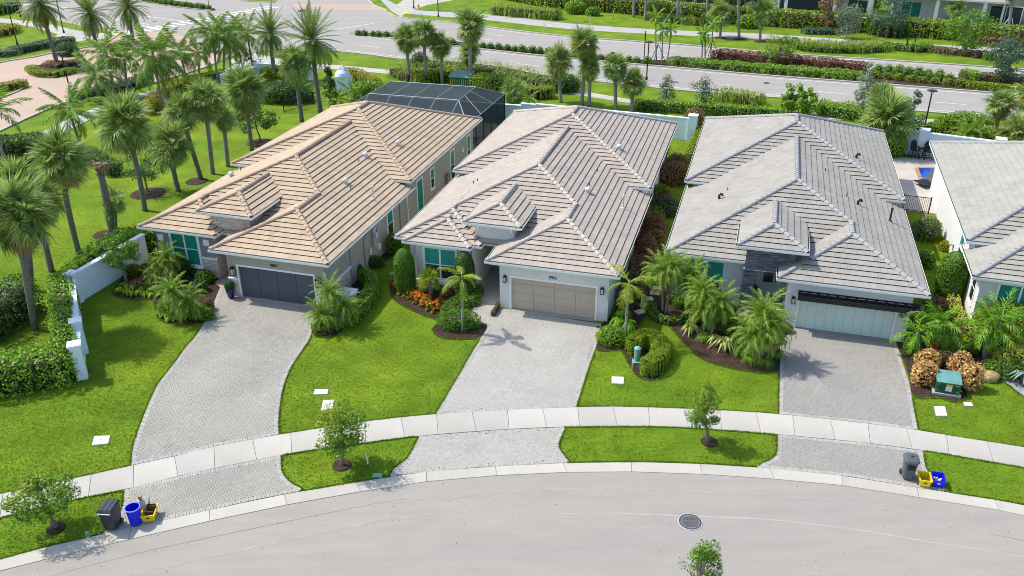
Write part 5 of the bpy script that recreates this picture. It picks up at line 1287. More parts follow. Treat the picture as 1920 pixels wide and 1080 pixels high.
hedge([(150,188),(185,178),(225,170),(272,155)], 2.6, .8, 'leaf_blue', label='lavender green ground shrubs along the paver drive', size=.18, rough=.2)
hedge([(30,100),(70,92),(130,80)], 2.4, .8, 'leaf_blue', label='grey green shrub bed on the far side of the paver drive', size=.2, rough=.2)
hedge([(-20,108),(10,104),(32,102)], 2.0, .7, 'leaf_silver', label='pale grass like shrubs at the far edge of the drive', size=.2, rough=.2)
hedge([(60,132),(75,142),(110,143),(138,136)], 1.5, .6, 'leaf_lime', label='lime hedge ringing the palm island in the drive', size=.17, rough=.12)
hedge([(95,122),(118,126),(138,120)], 2.0, .5, 'leaf_maroon', label='maroon shrubs at the foot of the island palm', size=.17)
hedge([(-30,172),(10,170),(44,163)], 1.6, .8, 'leaf_yellow', label='golden hedge on the small curbed island of the drive', size=.18, rough=.12)
hedge([(-20,70),(10,66),(22,58)], 2.5, 1.0, 'leaf_yellow', label='golden shrubs by the far street lamp', size=.2)
hedge([(-20,28),(10,24),(28,20)], 3.0, 1.8, 'leaf_ivy', label='rounded green hedge at the corner behind the lamp', size=.22)
bush(230,92,1.4,1.0,.7,'leaf_maroon',label='small maroon shrub beyond the feather palms',size=.16)
bush(128,104,1.5,1.2,1.1,'leaf_dark',label='dark round shrub behind the island palm',size=.17)
bush(535,190,3.0,1.6,1.4,'leaf_dark',label='dark broad shrub in front of the white pump pipes',size=.18)
bush(520,150,2.0,1.2,1.0,'leaf_lime',label='bright lime shrub below the planter wall',size=.18)
bush(695,180,2.2,1.4,1.0,'leaf_ivy',label='bright shrub tucked beside the pool cage corner',size=.18)
# around the pool cage
hedge([(745,140),(770,150),(800,152)], 3.2, 1.1, 'grass_tall', label='tall ornamental grass behind the pool cage', size=.5, asp=.10, spread=.35, rough=.3, dens=1.2)
hedge([(770,128),(850,132),(930,142),(1020,160),(1075,163)], 4.5, 1.0, 'grass_tall', label='long drift of tall yellow green grass along the boulevard', size=.5, asp=.10, spread=.35, rough=.3, dens=1.1)
hedge([(790,158),(830,150),(862,148)], 2.2, 1.3, 'leaf_lime', label='bright shrub mass beside the green transformer', size=.2, rough=.2)
hedge([(890,166),(925,168),(960,172)], 2.2, 1.5, 'leaf_lime', label='bright shrub mass in front of the tallest cage palm', size=.2, rough=.2)
hedge([(960,178),(1000,185),(1030,182)], 1.8, 1.2, 'grass_tall', label='fountain grass clump by the small bluish palm', size=.45, asp=.11, spread=.4, rough=.3)
hedge([(960,225),(985,228),(1010,222)], 1.4, 1.0, 'leaf_ivy', label='green shrubs before the back wall of the second house', size=.18, rough=.2)
bush(787,128,1.1,1.0,1.2,'leaf_dark',label='dark round bush in the tall grass',size=.16)
bush(1060,172,1.6,1.2,1.2,'leaf_dark',label='dark bush beneath the thick trunked palm',size=.18)
# between the houses and the boulevard on the right
hedge([(1195,205),(1240,208),(1290,212),(1340,214),(1400,218),(1462,222)], 1.3, 1.0, 'leaf_ivy', label='clipped green hedge behind the white back wall', size=.18, rough=.14)
hedge([(1225,222),(1265,232),(1290,235)], .9, .5, 'leaf_lime', label='low lime border inside the clipped hedge', size=.16)
hedge([(1350,188),(1380,190),(1420,196)], 2.4, 1.0, 'grass_tall', label='tall grass bed by the willow like tree', size=.5, asp=.10, spread=.35, rough=.3)
hedge([(1540,215),(1580,222),(1612,226)], 1.4, 1.1, 'leaf_ivy', label='green hedge behind the third roof', size=.18, rough=.14)
hedge([(1540,208),(1575,213),(1608,215)], 2.0, 1.0, 'grass_tall', label='dark tall grass behind the third roof', size=.5, asp=.10, spread=.35, rough=.3)
hedge([(1690,245),(1740,250),(1800,257),(1860,265),(1915,272)], 1.3, .9, 'leaf_lime', label='lime green hedge beyond the pool wall', size=.18, rough=.2)
bush(1672,292,1.1,1.0,1.3,'leaf_ivy',label='round green bush in the corner of the pool terrace',size=.14)
bush(1800,250,3.0,1.0,1.3,'leaf_ivy',label='bright rounded shrub above the back wall',size=.17)
hedge([hw(3,-8.5,24)[:2],hw(3,-8.4,29)[:2],hw(3,-8.3,33.5)[:2]], .8, 1.3, 'leaf_lime', label='narrow lime hedge inside the side fence', size=.14, world=True)
bush(1300,240,1.0,1.0,1.3,'leaf_maroon',label='dark reddish bush at the wall pillar',size=.16)
# median planting
mp = [(700,68),(735,70),(760,73),(785,77),(908,92),(932,93),(955,95),(985,98),(1010,102),(1035,104),(1090,108),(1120,112),(1150,115),(1180,117),(1205,120)]
def row(pts, step, rx, rz, mat, label, name='shrub', group=None, size=.16, dens=1.3):
    A = resample(GL(pts), step); SEED[0] += 1; prot = None
    for i, a in enumerate(A):
        if prot is None:
            prot = bush(Vector((a[0],a[1],0)), 0, rx, rx, rz, mat, name, label+', first from the left', 'shrub', group, size, dens); kids = list(prot.children)
        else:
            o = prot.copy(); col.objects.link(o); o.location = (a[0]+random.uniform(-.15,.15),a[1]+random.uniform(-.12,.12),.04); o.rotation_euler = (0,0,random.uniform(0,6)); s_ = random.uniform(.85,1.15); o.scale = (s_,s_,s_)
            for k in kids: c = k.copy(); col.objects.link(c); c.parent = o
            o['label'] = label+', '+ORD[i]+' from the left'
row([(672,66),(700,68),(735,70),(790,78),(850,84)],1.15,.55,.5,'leaf_green','small round clipped shrub in the narrow median strip',group='round shrubs in the narrow median')
row([(905,90),(955,95),(1010,101),(1060,106),(1120,112),(1180,117),(1212,121)],1.2,.55,.5,'leaf_green','small round clipped shrub in the middle median strip',group='round shrubs in the middle median')
row([(272,3),(310,9),(350,14),(392,18)],1.3,.6,.55,'leaf_green','small round clipped shrub in the far left median',group='round shrubs in the far left median')
row([(1640,140),(1680,143),(1720,147),(1760,152),(1800,158)],1.2,.6,.55,'leaf_green','round grassy clump in the front row of the right median',group='clumps in the right median front row')
row([(1640,146),(1690,151),(1740,156),(1800,163)],1.2,.6,.5,'leaf_lime','yellowish grassy clump nearest the near lanes of the right median',group='clumps in the right median near row')
row([(1645,135),(1700,139),(1760,145)],1.2,.6,.6,'leaf_ivy','round grassy clump in the rear row of the right median',group='clumps in the right median rear row')
hedge([(1262,120),(1330,126),(1400,132),(1480,138),(1560,144),(1615,149)], 2.4, .75, 'leaf_ivy', label='strappy green planting along the front of the wide median', size=.32, asp=.22, spread=.5, rough=.25)
hedge([(1345,112),(1400,117),(1480,124),(1560,131),(1615,137)], 2.2, 1.15, 'leaf_red', label='reddish shrub mass in the middle of the wide median', size=.22, rough=.25)
hedge([(1805,151),(1840,154),(1925,160)], 1.6, 1.0, 'leaf_brown', label='brownish pink clipped hedge on the right median', size=.2)
hedge([(1805,148),(1818,150),(1826,156)], 1.3, 1.1, 'leaf_ivy', label='green hedge end beside the brownish pink hedge', size=.2)
hedge([(1815,164),(1850,168),(1925,175)], 1.2, .7, 'leaf_lime', label='lime shrub row at the near edge of the right median', size=.2, rough=.2)
# far side
hedge([(905,-12),(960,0),(1040,14),(1120,20),(1210,28),(1300,38)], 2.2, 2.4, 'leaf_lime', label='long clipped hedge beyond the boulevard, left part', size=.34)
hedge([(1300,38),(1400,45),(1500,52),(1620,60),(1760,72),(1940,88)], 2.2, 2.4, 'leaf_lime', label='long clipped hedge in front of the far patio houses', size=.34)
hedge([(928,26),(970,30),(1010,33),(1043,36)], 2.8, 1.4, 'grass_tall', label='tall grass bed beside the grey path', size=.6, asp=.10, spread=.35, rough=.2)
hedge([(1500,88),(1540,92),(1600,94),(1655,92)], 4.0, .8, 'grass_tall', label='oval bed of soft grass ringed by a low hedge', size=.6, asp=.10, spread=.35, rough=.2)
hedge([(1490,80),(1500,94),(1560,99),(1640,98),(1668,90)], .9, .7, 'leaf_green', label='low clipped hedge round the soft grass bed', size=.24)
hedge([(1665,92),(1685,93),(1720,97),(1735,92)], 2.2, .7, 'leaf_oak', label='mixed yellow green shrubs at the foot of the blue post', size=.24, rough=.3)
hedge([(1740,95),(1780,101),(1850,108),(1870,104)], 2.0, .6, 'leaf_brown', label='patchy low shrubs along the far verge', size=.24, rough=.3)
hedge([(1850,112),(1875,113)], 1.6, .9, 'leaf_green', label='dark clipped block hedge at the far verge', size=.24)
hedge([(1510,62),(1545,64),(1570,62)], 2.0, .7, 'leaf_blue', label='grey green shrubs below the bronze leaved tree', size=.26, rough=.3)
hedge([(1640,64),(1670,70),(1690,68)], 2.4, 1.4, 'leaf_dark', label='dark shrubs below the slim trunked tree', size=.26, rough=.3)
hedge([(1840,84),(1880,86),(1925,86)], 2.2, 1.0, 'leaf_brown', label='brownish grass shrubs before the far hedge', size=.3, rough=.3)
hedge([(1215,35),(1260,42),(1320,48)], 2.0, .9, 'grass_tall', label='low grass between the tall far trunks', size=.5, asp=.12, rough=.3)
bush(1080,25,1.7,1.4,1.3,'leaf_ivy',label='round bush in front of the far hedge, larger of two',size=.3)
bush(1112,29,1.1,1.0,.9,'leaf_ivy',label='round bush in front of the far hedge, smaller of two',size=.3)
bush(1400,52,1.7,1.2,1.2,'leaf_ivy',label='round shrub under the path palms',size=.3)
bush(1620,22,2.6,1.6,2.6,'leaf_lime',label='bright lime shrub between the far patio houses',size=.34)
bush(1490,22,2.0,1.4,1.0,'leaf_lime',label='bright shrub in front of the dark patio screen',size=.32)
hedge([(1060,-8),(1200,6),(1330,20),(1440,22)], 2.5, 2.6, 'leaf_dark', label='mixed trees and shrubs behind the far white wall', size=.4, rough=.4)
# front garden of the first house
def clump(px, py, r, h, mat, label, n=60, name='plant', cat='plant', group=None, w_=.05, base=None):
    """strappy clump plant"""
    rr = np.random.default_rng(int(px*7+py)); Q = []
    for i in range(n):
        a = rr.uniform(0,6.283); k = rr.uniform(.35,1); d = np.array([math.cos(a),math.sin(a),0]); s_ = np.array([-d[1],d[0],0])*w_*.5
        b = d*r*.08; m_ = d*r*.5*k+[0,0,h*(.95-.15*k)]; e = d*r*k+[0,0,h*(.75-.55*k)]
        Q += [[b-s_*.7,b+s_*.7,m_+s_,m_-s_],[m_-s_,m_+s_,e+s_*.1,e-s_*.1]]
    t = T(name, label, cat, base or G(px,py), 0, group); inst('blades', qmesh('blades', np.array(Q), mat), t); return t
def ferns(pts, step, label, group, r_=.42, h_=.42, mat='fern'):
    for i, a in enumerate(resample(GL(pts), step)):
        clump(300+i*17, 500+i*3, r_*random.uniform(.8,1.2), h_*random.uniform(.8,1.2), mat, label+', '+ORD[i]+' from the left', 46, 'fern', 'fern', group, .075, Vector((a[0]+random.uniform(-.1,.1),a[1]+random.uniform(-.1,.1),0)))
ferns([(226,548),(250,555),(288,556)],.42,'bright green fern in front of the two trunk tree','ferns below the two trunk tree')
ferns([(232,538),(262,546),(292,548)],.5,'bright green fern in the second row below the two trunk tree','ferns below the two trunk tree',.36,.36)
ferns([(299,590),(316,600),(345,602),(372,597),(392,586)],.40,'bright green fern along the rim under the dwarf palm','ferns under the bright dwarf palm')
ferns([(306,580),(330,592),(360,592),(384,583)],.5,'bright green fern in the inner row under the dwarf palm','ferns under the bright dwarf palm',.4,.46)
bush(352,512,.9,.6,.75,'leaf_dark',label='dark shrub under the window of the grey house',size=.11)
bush(364,505,.35,.3,.75,'leaf_yellow',label='yellow splashed croton shrub under the window',size=.13)
bush(385,528,.6,.5,.5,'leaf_green',label='green shrub between the stone pillar and the path',size=.12)
bush(375,545,.5,.45,.5,'leaf_dark',label='low dark shrub at the edge of the front walk',size=.11)
bush(248,512,.6,.5,.35,'leaf_lime',label='lime ground shrub beside the two trunk tree',size=.1)
bush(262,538,.7,.5,.3,'leaf_maroon',label='brownish ground cover in the wall corner bed',size=.1)
bush(392,582,.35,.35,.45,'leaf_brown',label='small reddish shrub at the tip of the corner bed',size=.1)
bush(388,598,.5,.4,.35,'leaf_green',label='small green shrub by the driveway edge bed',size=.1)
hedge([(655,610),(678,590),(698,560),(697,538),(683,530)], .75, .95, 'leaf_ivy', label='curved clipped hedge beside the white utility lid', size=.11, rough=.1)
bush(600,617,.5,.4,.35,'leaf_oak',label='small shrub under the triple dwarf palm',size=.1)
clump(612,620,.55,.4,'grass_tall','strappy green plant at the tip of the garage bed',50)
clump(640,615,.55,.4,'grass_tall','strappy green plant behind the garage bed tip',50)
bush(672,520,.4,.35,.6,'leaf_dark',label='small dark shrub beside the grey downspout',size=.1)
bush(705,500,.65,.4,.5,'leaf_dark',label='low shrub under the electric meters',size=.1)
bush(736,475,.45,.4,.9,'leaf_green',label='upright dark shrub at the back corner of the side yard',size=.11)
bush(751,478,.4,.35,.75,'leaf_green',label='upright shrub against the second house corner',size=.1)
# second house garden
def topiary(px, py, r, h, mat, label, tip):
    b = G(px,py); t = T('topiary', label, 'shrub', b); n = int(h*r*9000/1.6); rr = np.random.default_rng(int(px)); z = rr.uniform(0,1,n); a = rr.uniform(0,6.283,n)
    pr = r*np.sqrt(np.clip(1-np.maximum(0,(z-.55)/.45)**(2 if tip else 3),0,1))*(.86+.14*np.minimum(1,z*4)); pr = np.maximum(pr,.03)*rr.uniform(.93,1.04,n)
    P = np.stack([pr*np.cos(a),pr*np.sin(a),.05+z*h],1); N = np.stack([np.cos(a),np.sin(a),np.where(z>.6,(z-.6)*3,0)],1)
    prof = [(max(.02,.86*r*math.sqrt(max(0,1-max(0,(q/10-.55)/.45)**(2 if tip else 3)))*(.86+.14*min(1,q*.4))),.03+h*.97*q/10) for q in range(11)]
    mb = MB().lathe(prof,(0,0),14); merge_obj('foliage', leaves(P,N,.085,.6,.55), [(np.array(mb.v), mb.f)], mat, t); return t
topiary(761,545,.62,2.75,'leaf_green','tall clipped column shrub at the corner of the second house',True)
topiary(872,556,.62,2.9,'leaf_dark','clipped conical shrub beside the second house window',True)
topiary(1776,557,.80,2.85,'leaf_green','large rounded column shrub between the third and fourth houses',False)
oc = [(741,532),(748,540),(757,545),(771,553),(779,560),(787,564),(797,572),(806,577),(816,581),(825,572),(747,525),(785,558),(800,566)]
for i,(px,py) in enumerate(oc):
    bush(px,py,.30,.28,.30,'leaf_oak' if i%3 else 'leaf_lime',name='croton',label='orange and yellow croton in the curved bed, '+ORD[i]+' along its rim',cat='plant',group='orange crotons in the curved bed',size=.10,dens=1.5,asp=.4,flowers=('flower_orange',46+20*(i%3),.13))
for i,(px,py) in enumerate([(748,553),(758,557),(765,561),(778,570),(789,575),(801,583),(811,588)]):
    clump(px,py,.2,.22,'leaf_lime','small lime border plant in front of the crotons, '+ORD[i]+' from the left',26,'plant','plant','lime border plants at the rim of the curved bed',.07)
hedge([(838,595),(855,580),(875,570),(890,562)], .9, .55, 'leaf_green', label='low clipped shrubs along the second house walk', size=.1, rough=.2)
bush(862,612,1.25,.85,.65,'leaf_green',label='round clipped shrub circle at the foot of the slim pale palm',size=.1,dens=1.5)
bush(892,555,.5,.5,.5,'leaf_dark',label='dark shrub beside the walk near the entrance',size=.1)
bush(836,560,.4,.3,.35,'leaf_maroon',label='small maroon plant under the second house window',size=.11)
t = hedge([(924,593),(930,585),(934,575)], .28, .35, 'leaf_brown', label='narrow flower strip at the garage corner', size=.08, rough=.3)
bush(1146,641,.85,.7,.6,'leaf_ivy',label='clipped green mound at the driveway corner',size=.1)
for (px,py,lb) in ((1160,620,'lady palm clump below the golden drooping palm, left side'),(1178,628,'lady palm clump below the golden drooping palm, right side'),(1168,605,'lady palm clump against the garage side wall')): clump(px,py,.75,1.0,'adonidia',lb,90,'plant','plant','lady palm clumps',.10)
hedge([(1186,662),(1195,652),(1210,647),(1228,652),(1238,668),(1230,690),(1212,702)], .85, .85, 'leaf_lime', label='rounded lime hedge curled round the green pedestal', size=.10, rough=.08, dens=4)
hedge([(1222,578),(1222,592),(1238,604),(1262,607),(1285,600)], .55, .38, 'leaf_green', label='low curved hedge ring around the dwarf palm stems', size=.09, rough=.08)
# side yard between second and third house
hedge([hw(2,6.5,2.0)[:2],hw(2,6.7,6.2)[:2]], 1.1, 1.4, 'leaf_brown', label='brownish red leaved hedge beside the second house', size=.12, world=True, rough=.25)
bush(1222,436,1.0,.9,.9,'leaf_maroon',label='reddish brown shrub mound in the side yard, nearer one',size=.12)
bush(1255,342,1.6,1.2,1.1,'leaf_maroon',label='large reddish brown shrub in the side yard by the fence',size=.13)
bush(1268,322,1.0,.9,1.0,'leaf_maroon',label='reddish shrub directly in front of the black side fence',size=.13)
bush(1237,372,.8,.7,.7,'leaf_green',label='shrub with orange blossoms in the side yard',size=.11,flowers=('flower_orange',50,.14))
bush(1245,402,1.2,1.0,.9,'leaf_dark',label='purple flowering bush between the second and third houses',size=.11,flowers=('flower_purple',160,.12))
bush(1222,412,.9,.8,.7,'leaf_green',label='dark green shrub beside the purple flowering bush',size=.11)
bush(1207,465,.7,.6,.8,'leaf_red',label='shrub with bright red new leaves by the second house wall',size=.11)
# third and fourth houses
for (px,py,r_,h_,lb) in ((1293,626,.75,.62,'spiky variegated yellow plant nearest the lawn curve'),(1357,658,1.0,.8,'large spiky variegated plant in the third house bed'),(1340,645,.6,.6,'spiky variegated plant hidden behind the large one')): clump(px,py,r_,h_,'agave_y',lb,40,'agave','plant','variegated spiky plants',.10)
for (px,py,lb) in ((1318,640,'dark green strappy clump beside the small variegated plant'),(1385,665,'dark green strappy clump right of the large variegated plant'),(1405,682,'dark green strappy clump at the bed edge by the lawn'),(1437,688,'dark green strappy clump close to the grey driveway'),(1458,672,'dark green strappy clump touching the driveway border'),(1380,640,'dark green strappy clump beneath the middle dwarf palm')): clump(px,py,.62,.52,'leaf_ivy',lb,110,'plant','plant','strappy border clumps',.035)
bush(1300,560,.9,.6,.55,'leaf_dark',label='dark shrub below the window of the white house',size=.1)
bush(1735,447,1.0,.8,.95,'leaf_green',label='purple flowering bush on the lawn strip beside the third house',size=.11,flowers=('flower_purple',170,.13))
bush(1733,500,.6,.5,.7,'leaf_oak',label='yellow green shrub at the corner of the third house',size=.1)
bush(1752,578,.8,.6,.45,'leaf_maroon',label='dark maroon ground plant between the third and fourth houses',size=.11)
hedge([(1783,560),(1790,590),(1808,612),(1830,628)], .55, .6, 'leaf_gold', label='golden variegated hedge along the fourth house wall', size=.13, rough=.15)
bush(1770,470,.4,.4,.45,'leaf_yellow',label='small yellow shrub above the rounded column',size=.1)
bush(1728,718,.62,.55,.85,'leaf_copper',label='copper leaved shrub clump left of the green transformer',size=.17,dens=3.2,amp=.45,spread=1.0,cat='shrub',group='copper shrubs round the transformer')
bush(1736,694,.6,.5,.75,'leaf_copper',label='copper leaved shrub behind the left copper clump',size=.13,dens=3.2,group='copper shrubs round the transformer')
bush(1764,688,.65,.4,.6,'leaf_brown',label='brownish low shrub right behind the green transformer',size=.12,dens=3,group='copper shrubs round the transformer')
bush(1794,698,.6,.5,.7,'leaf_copper',label='copper leaved shrub behind the right copper clump',size=.13,dens=3.2,group='copper shrubs round the transformer')
bush(1812,728,.62,.55,.88,'leaf_copper',label='copper leaved shrub clump right of the green transformer',size=.17,dens=3.2,amp=.45,spread=1.0,group='copper shrubs round the transformer')
bush(1885,625,1.8,1.3,1.2,'leaf_lime',label='big rounded lime shrub under the fourth house window',size=.12)
hedge([(1815,655),(1840,650),(1880,660),(1930,672)], 1.0, .8, 'leaf_lime', label='bright lime shrub band in front of the fourth house', size=.12, rough=.25)
bush(1900,685,1.1,.8,.7,'leaf_gold',label='gold splashed shrub at the photo edge',size=.13)
bush(1880,700,1.2,.8,.5,'leaf_green',label='low dark green juniper mound by the rock',size=.1)
bush(1815,660,.7,.5,.4,'leaf_green',label='low green mound beside the twin trunk palm',size=.1)
clump(1918,722,1.0,.85,'agave','blue grey agave at the gravel corner',26,'agave','plant',None,.16)
t = bush(1741,678,.3,.3,.7,'red_flower',label='red leaved plant between the palm stems',size=.16)

# filling the planting beds
UG = 'low dark plants between the dwarf palms'
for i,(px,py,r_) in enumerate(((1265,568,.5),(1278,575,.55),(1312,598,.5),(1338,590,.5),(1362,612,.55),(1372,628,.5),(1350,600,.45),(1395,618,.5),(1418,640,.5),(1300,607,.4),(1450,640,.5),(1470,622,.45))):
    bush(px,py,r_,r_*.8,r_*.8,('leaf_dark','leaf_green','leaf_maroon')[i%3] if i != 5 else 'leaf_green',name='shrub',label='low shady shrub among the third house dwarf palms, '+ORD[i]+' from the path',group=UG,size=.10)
for i,(px,py,r_) in enumerate(((800,540,.4),(790,530,.45),(775,522,.4),(820,545,.35),(845,552,.4),(890,572,.35))):
    bush(px,py,r_,r_*.8,r_*.7,('leaf_maroon','leaf_green')[i%2],name='shrub',label='small shrub under the window of the second house, '+ORD[i]+' of the row',group='small shrubs under the second house window',size=.09)
for i,(px,py,r_) in enumerate(((1700,640,.4),(1712,655,.45),(1735,640,.5),(1760,655,.5),(1690,625,.4))):
    bush(px,py,r_,r_*.8,r_*.8,('leaf_maroon','leaf_dark','leaf_green')[i%3],name='shrub',label='small shrub beneath the glossy triple palm, '+ORD[i]+' of five',group='small shrubs beneath the glossy triple palm',size=.09)
for i,(px,py,r_) in enumerate(((1205,500,.7),(1212,480,.7),(1196,520,.6),(1230,462,.6))):
    bush(px,py,r_,r_*.8,r_*1.3,('leaf_red','leaf_maroon')[i%2],name='shrub',label='reddish shrub in the side bed beyond the golden palm, '+ORD[i]+' from the house corner',group='reddish shrubs in the side bed',size=.11)

# ================================================================ WALLS, FENCES, STREET FURNITURE
def wallseg(p, q, h, name, label, th=.2, group='white rendered garden walls', posts=(), ph=.25, pw=.5, cap=True):
    p = Vector((p[0],p[1],0)); q = Vector((q[0],q[1],0)); d = (q-p); L = d.length; t = T(name, label, 'wall', p, math.atan2(d.y,d.x), group)
    MB().box(0,L,-th/2,th/2,0,h).build('wall_panel','fence_white',t)
    if cap: MB().box(-.02,L+.02,-th/2-.07,th/2+.07,h,h+.10).build('coping','fence_white',t)
    for a in posts:
        s = pw/2; MB().box(a-s,a+s,-s,s,0,h+ph).build('pillar','fence_white',t); MB().box(a-s-.07,a+s+.07,-s-.07,s+.07,h+ph,h+ph+.12).tbox((s+.07,s+.07),(s*.3,s*.3),h+ph+.12,h+ph+.2,(a,0)).build('pillar_cap','fence_white',t)
    return t
L01 = (Vector((gw1.x-gw0.x,gw1.y-gw0.y))).length
wallseg(gw0, gw3, 1.75, 'garden_wall', 'long white wall running from the corner pillar to the grey house', posts=(0.,), ph=.12)
wallseg(gw0, gw1, 1.65, 'garden_wall', 'short white wall half covered by the leafy hedge', posts=(L01-.2,), ph=.22)
wallseg(gw1, gw2, 1.45, 'garden_wall', 'low end wall with a square pillar at the lawn', th=.22, posts=((gw2-gw1).length-.1,), ph=.45, cap=True)
bw = [G(960,236),G(1120,245),G(1296,264),G(1330,270)]
wallseg(hw(1,6.2,39.5), hw(2,-8.0,36.5), 1.9, 'garden_wall', 'white back wall between the pool cage and the second house')
wallseg(hw(2,-8,36.4), G(1296,264), 2.0, 'garden_wall', 'white back wall ending in a square pillar behind the second house', posts=(( Vector((hw(2,-8,36.4)[0],hw(2,-8,36.4)[1],0))-G(1296,264)).length,), ph=.3, pw=.7)
wallseg(G(1650,282), G(1910,317), 2.0, 'garden_wall', 'white back wall with a capped pillar behind the pool chairs', posts=(3.2,9.0), ph=.25, pw=.7)
wallseg(hw(1,-7.6,39.2), hw(1,6.2,39.4), 1.7, 'garden_wall', 'white wall seen through the dark pool screen')
wallseg(G(880,-6), G(1460,44), 1.9, 'garden_wall', 'far white wall behind the clipped hedge, left part')
wallseg(G(1460,44), G(1960,84), 1.7, 'garden_wall', 'far white wall below the patio houses', posts=(14,30))
def fence(p, q, h, label, group='black metal garden fences', n=None):
    p = Vector((p[0],p[1],0)); q = Vector((q[0],q[1],0)); d = q-p; L = d.length; t = T('fence', label, 'fence', p, math.atan2(d.y,d.x), group); n = n or int(L/.115)
    MB().box(0,L,-.02,.02,h-.06,h-.02).box(0,L,-.02,.02,.12,.16).build('rail','black',t)
    pm = MB().box(-.011,.011,-.011,.011,.05,h).mesh('picket','black')
    for i in range(n): inst('picket', pm, t).location = ((i+.5)*L/n,0,0)
    for a in [L*i/max(1,round(L/1.8)) for i in range(max(1,round(L/1.8))+1)]: MB().box(a-.035,a+.035,-.035,.035,0,h+.06).build('post','black',t)
    return t
fence(hw(2,5.7,23.0), hw(2,8.1,23.1), 1.3, 'black picket fence across the side yard of the second house')
fence(hw(3,-8.25,23.1), hw(3,-8.2,34.6), 1.2, 'black picket fence running back beside the lime hedge')
fence(hw(3,5.65,PV-.1), hw(3,9.3,PV-.4), 1.25, 'black picket fence with gate before the pool terrace')
fence(G(533,212), G(588,196), 1.3, 'black fence on the lawn beside the dark palm trunk')
def lamp(bp, tp, label, s=1.0):
    b = G(*bp); h = (V(*tp,b)-b).z; t = T('street_lamp', label, 'street lamp', b, 0, 'black street lamps')
    MB().lathe([(.14,0),(.14,.35),(.075,.45),(.06,h-.4),(.045,h-.25)],(0,0),12).build('pole','black',t)
    mb = MB()
    for a in range(3): mb.tube([(.03*math.cos(a*2.1),.03*math.sin(a*2.1),h-.4),(.22*s*math.cos(a*2.1),.22*s*math.sin(a*2.1),h-.05)],.018,6)
    mb.build('bracket','black',t)
    MB().lathe([(.10*s,h-.16),(.13*s,h-.10),(.16*s,h-.05)],(0,0),14).build('lamp_glass','lamp_glass',t)
    MB().lathe([(.30*s,h-.06),(.46*s,h-.02),(.44*s,h+.03),(.18*s,h+.08),(.04,h+.11),(.03,h+.18)],(0,0),20).build('lamp_hat','black',t)
lamp((33,84),(15,9),'street lamp on the lawn beside the golden shrubs',1.2); lamp((135,185),(112,98),'street lamp rising through the feather palms by the drive',1.2); lamp((120,62),(103,-25),'tall lamp pole near the curb ramp, head above the photo',1.2); lamp((39,32),(33,-40),'lamp pole behind the rounded corner hedge',1.2)
lamp((1212,150),(1216,79),'street lamp in front of the slim median palms',1.15); lamp((1733,240),(1748,170),'street lamp standing behind the pool wall',1.0); lamp((1044,38),(1045,-40),'lamp pole beside the far tall grass bed',1.0); lamp((822,32),(824,-45),'lamp pole on the far corner verge',1.0); lamp((776,16),(778,-60),'lamp pole farthest along the side road',1.0); lamp((1714,88),(1722,42),'grey lamp post at the far shrubs',1.0); lamp((573,88),(571,20),'lamp head showing above the tall date palm',1.2)
def sign(bp, tp, label, two=False, plate=(.45,.6), mat='black'):
    b = G(*bp); h = (V(*tp,b)-b).z; t = T('road_sign', label, 'sign', b, R(78) if two else R(-10))
    for a in ((-.25,.25) if two else (0,)): MB().box(a-.035,a+.035,-.035,.035,0,h).build('post','black',t)
    MB().box(-plate[0]/2,plate[0]/2,.036,.05,h-plate[1],h).build('sign_plate',mat,t)
sign((1207,119),(1208,58),'tall two post sign on the median seen edge on',True,(.8,2.0),'bronze'); sign((1148,116),(1148,98),'small dark sign between the median shrubs',False,(.5,.7),'bronze'); sign((393,18),(392,-12),'sign at the tip of the far left median',False,(.7,.9),'grey_pvc')
sign((1698,96),(1702,73),'dark blue square post at the far shrubs',False,(.2,1.6),'bin_grey')
def utility_post(bp, h, mat, label, cat='marker post'):
    t = T('marker_post', label, cat, G(*bp)); MB().box(-.05,.05,-.02,.02,0,h).tbox((.05,.02),(.03,.01),h,h+.04).build('post',mat,t); MB().box(-.052,.052,-.024,.024,h*.72,h*.95).build('band','sticker_white' if mat!='sticker_white' else 'sticker_yellow',t)
utility_post((1150,35),1.3,'sticker_yellow','yellow marker post on the far lawn'); utility_post((1107,44),1.2,'sticker_white','white marker post beside the grey path'); utility_post((1020,57),1.0,'sticker_white','pale marker post on the far verge by the road')
t = T('fire_hydrant','yellow fire hydrant on the corner verge','fire hydrant',G(197,58)); MB().lathe([(.16,0),(.16,.06),(.11,.08),(.11,.55),(.15,.57),(.14,.68),(.05,.80),(.04,.86)],(0,0),12).build('barrel','sticker_yellow',t); MB().tube([(-.24,0,.42),(.24,0,.42)],.06,8).tube([(0,-.24,.38),(0,0,.38)],.075,8).build('outlet','sticker_yellow',t)
t = T('fire_hydrant','yellow hydrant near the far corner path','fire hydrant',G(785,17)); MB().lathe([(.16,0),(.16,.06),(.11,.08),(.11,.55),(.15,.57),(.14,.68),(.05,.80)],(0,0),12).build('barrel','sticker_yellow',t); MB().tube([(-.24,0,.42),(.24,0,.42)],.06,8).build('outlet','sticker_yellow',t)
